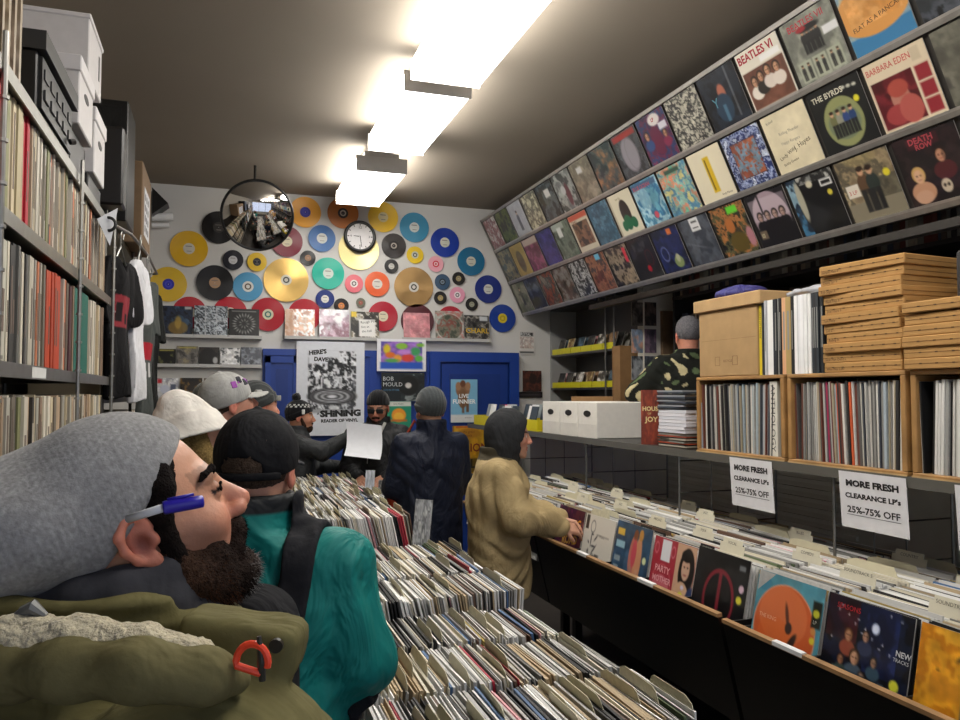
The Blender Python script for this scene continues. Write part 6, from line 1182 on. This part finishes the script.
# --- man with the pompom hat holding out a paper ---
def pomcol(q): n = np.sin(np.arctan2(q[:, 0], q[:, 1])*14)*np.sin(q[:, 2]*220); band = (q[:, 2] > .085) & (q[:, 2] < .115); C = np.tile(hexc('17171a'), (len(q), 1)); C[band & (n > .1)] = hexc('b8b8b4'); return C
def pomx(root, hf, cx, s, Rw):
    organic('hat_label', lambda p: rbox(hf(p), (.088, .03, .05), (.006, .012, .02), .002)*s, cx-.14*s, cx+.14*s, .004, 'd0d0cc', 'paper', root)
person('person in a black pompom beanie reaching out with a sheet of paper', (300, 418, 5.98), -98, skin='b98468', arms=dict(r=((.2, .2, 1.345), (.17, .42, 1.46)), l=((-.2, .14, 1.2), (-.1, .34, 1.2))), hat=H_beanie('17171a', .04, pom='1c1c1e', colf=pomcol), beard='3a2a22', hair=('2c201a', 'short'), jacket=dict(col='2c2e30', w=1.0, sl=1.0, fold=.008), extra=pomx, h=.006)
# --- man in sunglasses ---
def sung(root, hf, cx, s, Rw):
    organic('sunglasses', lambda p: (lambda q: smin(smin(rbox(np.stack([np.abs(q[:, 0]), q[:, 1], q[:, 2]], 1), (.033, .104, .010), (.028, .005, .019), .006), cone(q, (-.02, .106, .014), (.02, .106, .014), .003, .003), .004), cone(np.stack([np.abs(q[:, 0]), q[:, 1], q[:, 2]], 1), (.06, .1, .014), (.08, 0, .01), .003, .003), .004))(hf(p))*s, cx-.15*s, cx+.15*s, .0035, '0c0c0e', 'plastic', root)
    g = G(); g.tube([(.04, .16*1, 1.46), (.045, .165, 1.3), (.05, .168, 1.2)], .004, hexc('b8b8b4'), 6); g.tube([(-.07, .1, 1.50), (-.05, .15, 1.44), (-.02, .17, 1.38)], .012, hexc('a8a8a4'), 6); g.build('zip_lining', 'cloth', root)
person('person in a black cap and sunglasses looking down, black zipped jacket', (378, 409, 5.95), 158, hp=(-14, 0, 0), skin='a87860', arms=dict(r=((.21, .05, 1.15), (.1, .25, 1.1)), l=((-.21, .05, 1.15), (-.1, .25, 1.1))), hat=H_beanie('161618', .0, sl=.25, z0=.03), beard='30241e', jacket=dict(col='1a1b1e', w=1.1, hem=.78, collar=.045), extra=sung, h=.006)
a = np.array(atW(361, 441, 5.66)); cv = Cv(20, 'd4d6dc').rect(.12, .1, .88, .9, 'ccd0d6'); [cv.rect(.15, .15+.08*k, .8, .17+.08*k, 'a8acb4') for k in range(8)]
g = G(); n = 8; V = []; Fs = []
for i in range(n+1):
    t_ = i/n
    for x in (-.13, .13): V.append((x+.03*math.sin(t_*2), .035*math.sin(t_*math.pi*1.1), .14-.27*t_))
for i in range(n): Fs.append((2*i, 2*i+2, 2*i+3, 2*i+1))
V2 = [(x, y+.0015, z) for x, y, z in V]; k = len(V); Fs += [tuple(reversed([j+k for j in f])) for f in Fs]; g.add(V+V2, Fs, hexc('d6d8de'))
o = g.build('sheet_of_paper', 'paper', None, True); o.location = tuple(a); o.rotation_euler = (-.45, .12, -.25); tag(o, 'folded white sheet of paper held between the two people in black hats', 'paper')
# --- navy jacket man ---
def navcol(V): return np.tile(hexc('10182e'), (len(V), 1))
person('person seen from behind in a navy jacket and grey knit hat', (430, 412, 4.75), 8, hp=(-6, 0, 0), skin='b08468', hair=('2c2420', 'short'), hat=H_beanie('44484a', .05, long=.012, sl=.3, z0=-.005), jacket=dict(col='0e1528', w=.98, sl=.98, hem=.72, fold=.008, collar=.05, colh=1.5), arms=dict(r=((.22, .05, 1.16), (.16, .24, 1.02)), l=((-.22, .05, 1.16), (-.16, .24, 1.02))), h=.007)
bg = empty('shoulder_bag', (0, 0, 0)); q = atW(408, 500, 4.7); bg.location = (q[0], q[1], q[2]-.14); tag(bg, 'orange red cloth bag hanging beside the navy jacket', 'bag')
organic('bag_body', lambda p: rbox(p, (0, 0, .1), (.13, .04, .13), .03)+.008*fold(p, 1.1), (-.18, -.1, -.06), (.18, .1, .27), .008, '8c3018', 'cloth', bg)
G().tube([(-.08, 0, .2), (-.06, 0, .45), (.04, 0, .62), (.1, 0, .5), (.09, 0, .2)], .01, hexc('7c2c18'), 8).build('strap', 'cloth', bg)
# --- tan coat man ---
person('person in a tan coat with a dark grey hood up, browsing the right bins', (510, 437, 4.02), -110, hp=(-4, 0, 0), skin='b98a72', hat=H_hood('2d2e30'), hair=('1c1614', 'short'), lean=(0, .05), pants='26324a',
    arms=dict(r=((.27, .12, 1.2), (.16, .34, 1.14)), l=((-.2, .14, 1.18), (-.1, .36, 1.13))),
    jacket=dict(col='a18d66', mat='cloth', w=1.16, sl=1.2, hem=.78, fold=.02, puff=0, collar=.05, colh=1.49, colf=lambda V: np.where(((V[:, 2] > 1.36) & (np.hypot(V[:, 0], V[:, 1]) < .125) & (V[:, 2] > 1.385))[:, None], hexc('3c3628'), hexc('a18d66'))), h=.006)
# --- man behind the counter ---
def flor(V): n = np.sin(V[:, 0]*38+2*np.sin(V[:, 2]*21))*np.sin(V[:, 2]*42+2*np.sin(V[:, 1]*33))*np.sin(V[:, 1]*29+1.5); C = np.tile(hexc('1c1e1a'), (len(V), 1)); C[n > .42] = hexc('c0b48c'); C[(n < -.55)] = hexc('5c6c4c'); return C
person('grey haired person in a dark flowered shirt behind the counter', (688, 337, 5.3), -18, skin='c88870', hair=('78767a', 'short'), base_z=.45, arms=dict(l=((-.33, .06, 1.24), (-.2, .2, 1.3))), jacket=dict(colf=flor, mat='cloth', collar=.02, hem=.85, sl=1.0, h=.008), h=.0075)
# ================= person in the foreground: grey beanie, looking up to the right =================
FGW = .862; EAR = atW(150, 538, FGW); pt, yw = math.radians(22), math.radians(30)
hz = math.cos(yw)*RT+math.sin(yw)*np.array([FW[0], FW[1], 0])/np.linalg.norm(FW[:2]); hz /= np.linalg.norm(hz)
fv = math.cos(pt)*hz+math.sin(pt)*np.array([0, 0, 1.0]); uv_ = -math.sin(pt)*hz+math.cos(pt)*np.array([0, 0, 1.0]); rv = np.cross(fv, uv_)
RHF = np.stack([rv, fv, uv_], 1); HC = EAR-rv*.079
root = empty('person', (HC[0]-.05, HC[1]+.03, 0)); tag(root, 'bearded person in a grey beanie and olive parka, largest figure, in profile looking up', 'person')
RL = np.array(root.location)
def fgpart(name, f, lo, hi, h, col, mat, parent=root):
    o = organic(name, f, lo, hi, h, col, mat, parent)
    off = RL; o.data.transform(Matrix.Translation(tuple(-off))); return o
hq = lambda p: (p-HC.astype(np.float32))@RHF.astype(np.float32)
def WP(x, y, z): return HC+RHF@np.array([x, y, z])      # head frame -> place
# body frame: hz forward (F2), side S2 towards the camera, up
S2 = np.cross(hz, [0, 0, 1.0]); RB = np.stack([S2, hz, [0, 0, 1.0]], 1); NB = HC+np.array([0, 0, -.17])-hz*.035   # neck base
bq = lambda p: (p-NB.astype(np.float32))@RB.astype(np.float32)
def fghead(p):
    q = hq(p); d = head_sdf(q, ear=0, nose=1.0); 
    for sg in (1,):
        for sgx in (1, -1):
            m = np.array([sgx, 1, 1], np.float32); qq = q*m
            e = ell(qq, (.0775, -.012, .002), (.0055, .018, .028), rotm(-10, 0, -14))
            hx = chain(qq, [(.078, .004, .012), (.082, -.004, .028), (.087, -.018, .030), (.091, -.029, .016), (.089, -.029, -.002), (.084, -.020, -.018), (.079, -.008, -.026)], [.0045, .005, .0052, .0052, .005, .0048, .006], .004)
            e = smin(e, hx, .004); e = smin(e, ell(qq, (.08, -.004, -.026), (.006, .009, .011)), .005); e = smin(e, ell(qq, (.079, .005, -.003), (.006, .005, .008)), .004)
            e = smax(e, -ell(qq, (.089, -.009, -.003), (.009, .0085, .013)), .004); d = smin(d, e, .005)
    d = smin(d, cone(q, (0, .106, .0), (0, .119, -.016), .0065, .0095), .008); d = smin(d, ell(np.stack([np.abs(q[:, 0]), q[:, 1], q[:, 2]], 1), (.0135, .108, -.025), (.008, .0115, .0085)), .005)
    # eyelids
    qa = np.stack([np.abs(q[:, 0]), q[:, 1], q[:, 2]], 1)
    lid = smax(ell(qa, (.031, .0815, .0115), (.0155, .0150, .0148)), -(np.abs(qa[:, 2]-.0095-.12*(qa[:, 0]-.031))-.0026), .001); d = smin(d, lid, .003)
    return d+.0004*fuzz(q, 500)
def fgbody(p):
    d = smin(fghead(p), cone(p, HC+RHF@np.array([0, -.03, -.045]), NB+np.array([0, 0, -.02]), .06, .068), .03)
    q = bq(p); d = smin(d, ell(q, (0, -.01, -.22), (.18, .11, .24)), .05); d = smin(d, ell(q, (0, 0, -.5), (.16, .11, .15)), .05)
    for sg in (-1, 1):
        d = smin(d, chain(q, [(sg*.18, -.01, -.07), (sg*.26, .0, -.33), (sg*.2, .2, -.42)], [.055, .04, .028], .02), .03)
        d = smin(d, chain(q, [(sg*.1, 0, -.58), (sg*.105, 0, -1.0), (sg*.11, -.02, 1.42*-1+.02)], [.085, .055, .04], .02), .03)
        d = smin(d, chain(q, [(sg*.11, -.03, -NB[2]+.05), (sg*.13, .14, -NB[2]+.04)], [.042, .036], .01), .02)
    return d
def fgcol(V):
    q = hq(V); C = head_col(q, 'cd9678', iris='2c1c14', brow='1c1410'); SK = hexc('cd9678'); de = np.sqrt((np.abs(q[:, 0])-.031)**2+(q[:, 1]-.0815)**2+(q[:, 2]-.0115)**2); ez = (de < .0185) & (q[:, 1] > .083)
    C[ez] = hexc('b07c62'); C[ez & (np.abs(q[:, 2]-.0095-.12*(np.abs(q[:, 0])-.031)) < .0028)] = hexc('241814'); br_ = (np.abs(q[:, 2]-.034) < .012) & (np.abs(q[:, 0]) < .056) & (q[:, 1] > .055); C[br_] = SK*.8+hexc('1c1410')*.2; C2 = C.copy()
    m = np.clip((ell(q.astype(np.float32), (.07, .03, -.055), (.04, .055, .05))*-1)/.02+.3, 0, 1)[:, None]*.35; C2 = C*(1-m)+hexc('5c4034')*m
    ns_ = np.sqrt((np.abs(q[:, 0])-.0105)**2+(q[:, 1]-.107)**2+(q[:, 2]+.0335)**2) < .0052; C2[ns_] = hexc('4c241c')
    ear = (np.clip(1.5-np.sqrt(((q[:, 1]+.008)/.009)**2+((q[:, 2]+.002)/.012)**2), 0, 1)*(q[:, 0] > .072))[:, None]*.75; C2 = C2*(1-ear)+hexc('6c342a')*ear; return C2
V1, Q1 = sdf_mesh(fgbody, HC-np.array([.17, .17, .21]), HC+np.array([.19, .17, .19]), .0028)
def lowb(p): return np.maximum(fgbody(p), p[:, 2]-(HC[2]-.165))
V2_, Q2_ = sdf_mesh(lowb, np.array([NB[0]-.42, NB[1]-.42, .001]), np.array([NB[0]+.42, NB[1]+.42, HC[2]-.1]), .009)
me = bpy.data.meshes.new('body'); VV = np.vstack([V1, V2_]); QQ = np.vstack([Q1, Q2_+len(V1)]); CC = np.vstack([fgcol(V1), np.tile(hexc('c48a70'), (len(V2_), 1))])
me.vertices.add(len(VV)); me.vertices.foreach_set('co', (VV-RL).astype(np.float32).ravel()); me.loops.add(QQ.size); me.loops.foreach_set('vertex_index', QQ.astype(np.int32).ravel())
me.polygons.add(len(QQ)); me.polygons.foreach_set('loop_start', np.arange(0, QQ.size, 4, dtype=np.int32)); me.polygons.foreach_set('use_smooth', np.ones(len(QQ), bool)); me.update(calc_edges=True)
ca = me.color_attributes.new('Col', 'FLOAT_COLOR', 'POINT'); ca.data.foreach_set('color', np.hstack([lin(np.clip(CC, 0, .999)), np.ones((len(VV), 1))]).astype(np.float32).ravel())
me.materials.append(M['skin']); o = bpy.data.objects.new('body', me); COL.objects.link(o); o.parent = root
# beanie
def fgbeanie(p):
    q = hq(p); d = ell(q, (0, -.09, .055), (.096, .165, .08), rotm(5)); d = smin(d, ell(q, (0, -.013, .048), (.089, .105, .098)), .025)
    pl = np.maximum(.026+.76*q[:, 1], -.05+.12*q[:, 1])-q[:, 2]; d = smax(d, pl, .012)
    d = d+.006*np.sin(q[:, 1]*34+q[:, 2]*22+1.2*np.sin(q[:, 0]*30))*np.clip((-q[:, 1]-.02)/.1, 0, 1)+.004*fold(q, .8, 1)*np.clip((-q[:, 1]+.03)/.1, 0, 1)
    return d
def bcol(V): q = hq(V); n = .5+.5*np.sin(q[:, 1]*900)*np.sin(q[:, 2]*40); k = RNG.random(len(V)); return hexc('9d9c9b')*(.88+.14*n[:, None]+.1*(k[:, None]-.5))
fgpart('beanie', fgbeanie, HC-np.array([.3, .2, .2]), HC+np.array([.2, .2, .26]), .004, bcol, 'knit')
# short hair at the temple, brow, lashes, beard
def ftemple(p):
    q = hq(p); ax = np.abs(q[:, 0]); qa = np.stack([ax, q[:, 1], q[:, 2]], 1)
    d = smax(ell(q, (0, -.012, .045), (.0785, .0995, .0905)), -(ell(q, (0, .135, .02), (.1, .1, .12))), .005); d = smax(d, -.01+.0*q[:, 1]-q[:, 2], .004); d = smax(d, q[:, 2]-.075, .004)
    sb = chain(qa, [(.066, .036, .066), (.0715, .03, .045), (.0735, .02, .02), (.0715, .017, -.012), (.066, .02, -.045)], [.012, .016, .013, .011, .013], .006)
    return smin(d, sb, .008)+.0016*fuzz(q, 420)
fgpart('hair', ftemple, HC-np.array([.15, .15, .13]), HC+np.array([.15, .15, .16]), .003, '1a1412', 'hair')
fgpart('eyelashes', lambda p: (lambda q: np.minimum(chain(np.stack([np.abs(q[:, 0]), q[:, 1], q[:, 2]], 1), [(.019, .0955, .0125), (.031, .0985, .0165), (.0445, .0905, .0105)], [.0012, .0018, .0012], .002), ell(np.stack([np.abs(q[:, 0]), q[:, 1], q[:, 2]], 1), (.0325, .0945, .0105), (.0055, .0035, .0045))))(hq(p)), HC-.14, HC+.16, .0018, '17100e', 'hair')
fgpart('eyebrow', lambda p: (lambda q: chain(np.stack([np.abs(q[:, 0]), q[:, 1], q[:, 2]], 1), [(.014, .0965, .029), (.032, .0945, .037), (.05, .081, .036), (.056, .072, .031)], [.003, .0046, .0036, .002], .004)+.0012*fuzz(q, 600))(hq(p)), HC-.14, HC+.16, .0024, '18110f', 'hair')
def fbeard(p):
    q = hq(p); qa = np.stack([np.abs(q[:, 0]), q[:, 1], q[:, 2]], 1)
    d = ell(q, (0, .066, -.097), (.042, .042, .032)); d = smin(d, chain(qa, [(.066, .016, -.03), (.058, .022, -.066), (.04, .05, -.09), (.02, .08, -.098)], [.013, .023, .026, .022], .02), .02)
    d = smin(d, ell(qa, (.047, .055, -.06), (.02, .022, .026)), .015); d = smin(d, chain(qa, [(0, .103, -.0425), (.022, .0945, -.048), (.032, .083, -.066)], [.009, .013, .014], .006), .008)
    d = smax(d, -ell(q, (0, .108, -.0595), (.022, .02, .0085)), .003); return d+.0018*fuzz(q, 380)+.001*fuzz(q, 900)
def beardcol(V):
    q = hq(V); g_ = np.clip((q[:, 1]-.085)/.03, 0, 1)*np.clip((-.07-q[:, 2])/.03, 0, 1); k = RNG.random(len(V)); br = np.clip((.075-q[:, 1])/.06, 0, 1)*.6
    C = hexc('2c211c')*(1-br[:, None])+hexc('684a38')*br[:, None]; m = (g_*k)[:, None]*.8; return C*(1-m)+hexc('a09890')*m
bo_ = fgpart('beard', fbeard, HC-np.array([.15, .15, .2]), HC+np.array([.17, .17, .1]), .0028, beardcol, 'hair')
vb = np.array([v.co[:] for v in bo_.data.vertices])+RL; nb_ = np.array([v.normal[:] for v in bo_.data.vertices]); q = (vb-HC)@RHF
g = G(); r = np.random.default_rng(3); idx = r.choice(len(vb), 5200)
for i in idx:
    if q[i, 0] < -.03: continue
    n_ = nb_[i]; dwn = RHF@np.array([0, .35, -.8]); dr = n_*.55+dwn*.6+r.normal(0, .28, 3); dr /= np.linalg.norm(dr); L_ = r.uniform(.004, .009)*(1.25 if q[i, 2] < -.09 else .8)
    sd = np.cross(dr, FW); sd /= np.linalg.norm(sd)+1e-9; b = vb[i]-n_*.001-RL; wd_ = .00042; tip = b+dr*L_+np.array([0, 0, -.001])
    gf = max(0, (q[i, 1]-.08)/.03)*max(0, (-.065-q[i, 2])/.03); c = hexc('b8b0a8') if r.random() < gf*.75 else (hexc('6c4834') if q[i, 1] < .07 and r.random() < .6 else hexc('1c1512'))
    g.add([b-sd*wd_, b+sd*wd_, tip], [(0, 1, 2)], c)
o = g.build('beard_bristles', 'hair', root); o['kind'] = 'stuff'
# dark grey sweatshirt hood bunched at the neck
W_ = lambda u, v, w: np.array(atW(u, v, w))
ring = lambda cx_, cy_, cz_, rx, ry, n=9, tilt=0: [NB+RB@np.array([cx_+rx*math.cos(a), cy_+ry*math.sin(a), cz_+tilt*math.sin(a)]) for a in np.linspace(0, 2*math.pi, n)]
def fhood(p):
    d = None
    for (cz_, r_, tb, tl) in ((.118, .08, .018, .016), (.09, .088, .021, .018), (.055, .096, .022, .015)):
        R_ = ring(0, .008, cz_, r_*.98, r_*1.08, 13, tl); e = chain(p, R_, [tb]*13, .02); d = e if d is None else smin(d, e, .012)
    return d+.003*fold(p, 1.3, 2)
fgpart('sweatshirt_hood', fhood, NB-np.array([.2, .2, .08]), NB+np.array([.2, .2, .2]), .0042, '3c3c41', 'cloth')
# parka
_a = math.radians(-9); FLR = np.stack([RT*math.cos(_a)+UP*math.sin(_a), FW, UP*math.cos(_a)-RT*math.sin(_a)], 1)
def fparka(p):
    q = bq(p); x, y, z = q[:, 0], q[:, 1], q[:, 2]
    rx = np.interp(z, [-.8, -.45, -.2, -.09, -.02, .03], [.25, .24, .24, .215, .15, .1]); ry = np.interp(z, [-.8, -.45, -.2, -.09, -.02, .03], [.19, .18, .175, .16, .13, .1])
    d = ((np.abs(x/rx)**2.3+np.abs(y/ry)**2.3+1e-9)**(1/2.3)-1)*np.minimum(rx, ry); d = smax(smax(d, -.74-z, .02), z-.03, .01)
    for sg in (-1, 1): d = smin(d, chain(q, [(sg*.165, -.005, -.085), (sg*.27, .0, -.34), (sg*.2, .19, -.42)], [.098, .088, .062], .03), .05)
    # tall stand collar
    cr = np.sqrt(x**2+((y-.012)/1.12)**2)-.118; col_ = np.sqrt(cr**2+np.maximum(np.abs(z-.058+.4*np.maximum(y-.02, 0))-.05, 0)**2)-.0115; col_ = col_+.0035*np.sin(z*210)
    d = smin(d, col_, .012)
    # collar flap tip pointing forward
    d = smin(d, ell(p, W_(205, 782, .72), (.13, .11, .098)), .03); d = smin(d, rbox(p, W_(245, 640, .76), (.058, .03, .024), .012, FLR), .015)
    return d+.0075*fold(q, .7, .5)+.0025*fold(q, 1.7, 2)
def fpcol(V): q = bq(V); rr = np.hypot(q[:, 0], q[:, 1]-.012); return np.tile(hexc('69633f'), (len(V), 1))
fgpart('parka', fparka, np.array([NB[0]-.48, NB[1]-.48, NB[2]-.8]), np.array([NB[0]+.48, NB[1]+.48, NB[2]+.2]), .0065, fpcol, 'cloth')
# hood of the parka lying over the shoulders, sherpa lined
HR = [(-.16, -.02), (-.10, -.13), (.02, -.17), (.13, -.12), (.185, -.02), (.17, .08), (.12, .155)]
rimp = [NB+RB@np.array([x, y, .0-.012*i]) for i, (x, y) in enumerate(HR)]
rimp = [W_(-60, 662, .76), W_(10, 668, .69), W_(70, 668, .665), W_(140, 672, .655), W_(205, 676, .665), W_(236, 680, .69)]
def frim(p): return chain(p, rimp, [.026, .024, .022, .020, .018, .013], .03)+.0025*fold(p, 1.1, 1)
fgpart('hood_rim', frim, np.min(rimp, 0)-.07, np.max(rimp, 0)+.07, .0045, '6b6442', 'cloth')
shp = [W_(-50, 652, .76), W_(20, 649, .70), W_(80, 649, .685), W_(140, 654, .675), W_(190, 662, .675), W_(224, 671, .69)]
fgpart('sherpa_lining', lambda p: chain(p, shp, [.026, .025, .023, .019, .014, .007], .03)+.0016*fuzz(p, 420)+.0022*fuzz(p, 170), np.min(shp, 0)-.07, np.max(shp, 0)+.07, .003, lambda V: np.tile(hexc('cabfa2'), (len(V), 1))*(.94+.08*RNG.random((len(V), 1))), 'fleece')
frp = [W_(-40, 760, .62), W_(90, 740, .60), W_(180, 735, .61), W_(255, 745, .66)]
def sleeve_seam(p): return chain(p, [W_(245, 690, .665), W_(275, 700, .67), W_(310, 722, .68)], [.012, .011, .01], .01)
g = G(); A_ = np.linspace(-.3, math.pi+.2, 14); c0 = W_(252, 662, .665)
g.tube([c0+RT*.0135*math.cos(a)+UP*.0155*math.sin(a) for a in A_]+[c0+RT*.008-UP*.01], .0033, hexc('f04828'), 8); o = g.build('cord', 'plastic', root); o.location = tuple(-RL)
g = G(); g.tube([c0+RT*.006+UP*.022, c0+RT*.008+UP*.0, c0+RT*.009-UP*.016], [.002, .0036, .003], hexc('2c2a20'), 8); o = g.build('cord_toggle', 'plastic', root); o.location = tuple(-RL)
g = G(); c1 = W_(278, 643, .725); g.tube([c1-FW*.004, c1-FW*.009], .0065, hexc('23211a'), 14); o = g.build('snap_button', 'plastic', root); o.location = tuple(-RL)
# zip end poking from the hood at the left
g = G(); a0, a1, a2 = W_(-4, 628, .70), W_(22, 612, .70), W_(46, 616, .70)
g.tube([a0, W_(12, 620, .70), a1], .004, hexc('5c5a56'), 8).tube([a1, W_(33, 607, .70), a2], [.005, .007, .003], hexc('64645f'), 8); o = g.build('zip_end', 'plastic', root); o.location = tuple(-RL)
# trousers and shoes
def ftr(p):
    q = bq(p); d = ell(q, (0, 0, -.55), (.17, .125, .16))
    for sg in (-1, 1): d = smin(d, chain(q, [(sg*.1, 0, -.6), (sg*.105, 0, -1.0), (sg*.11, -.02, -NB[2]+.11)], [.098, .074, .064], .02), .02)
    return smax(d, .09-p[:, 2], .01)+.004*fold(q, .9)
fgpart('trousers', ftr, np.array([NB[0]-.3, NB[1]-.3, .06]), np.array([NB[0]+.3, NB[1]+.3, NB[2]-.35]), .012, '2a2e38', 'cloth')
def fsh(p):
    q = bq(p); d = None
    for sg in (-1, 1): e = smin(rbox(q, (sg*.12, .07, -NB[2]+.03), (.048, .15, .026), .018), chain(q, [(sg*.11, -.02, -NB[2]+.09), (sg*.12, .1, -NB[2]+.055)], [.055, .044], .01), .02); d = e if d is None else np.minimum(d, e)
    return d
fgpart('shoes', fsh, np.array([NB[0]-.3, NB[1]-.3, -.005]), np.array([NB[0]+.34, NB[1]+.3, .17]), .01, '2c2622', 'cloth')
# pen tucked behind the ear
pen = empty('ballpoint_pen', tuple(EAR)); tag(pen, 'blue capped ballpoint pen tucked behind the ear of the grey beanie wearer', 'pen')
A0, A1, A2, A3 = W_(128, 519, .786), W_(163, 508, .770), W_(164, 508, .769), W_(204, 501, .785); E0 = np.array(pen.location)
G().tube([A0-E0, A1-E0], .0042, hexc('d4d6dc'), 12).build('barrel', 'plastic', pen, True)
G().tube([A1-E0, A1*.95+A3*.05-E0, A1*.3+A3*.7-E0, A3*.97+A1*.03-E0, A3-E0], [.0062, .0068, .0066, .0062, .004], hexc('2a20a0'), 14).build('cap', 'plastic', pen, True)
G().tube([A1*.9+A3*.1-E0+UP*.0075, A3*.75+A1*.25-E0+UP*.0085], .0017, hexc('2a20a0'), 6).build('clip', 'plastic', pen, True)
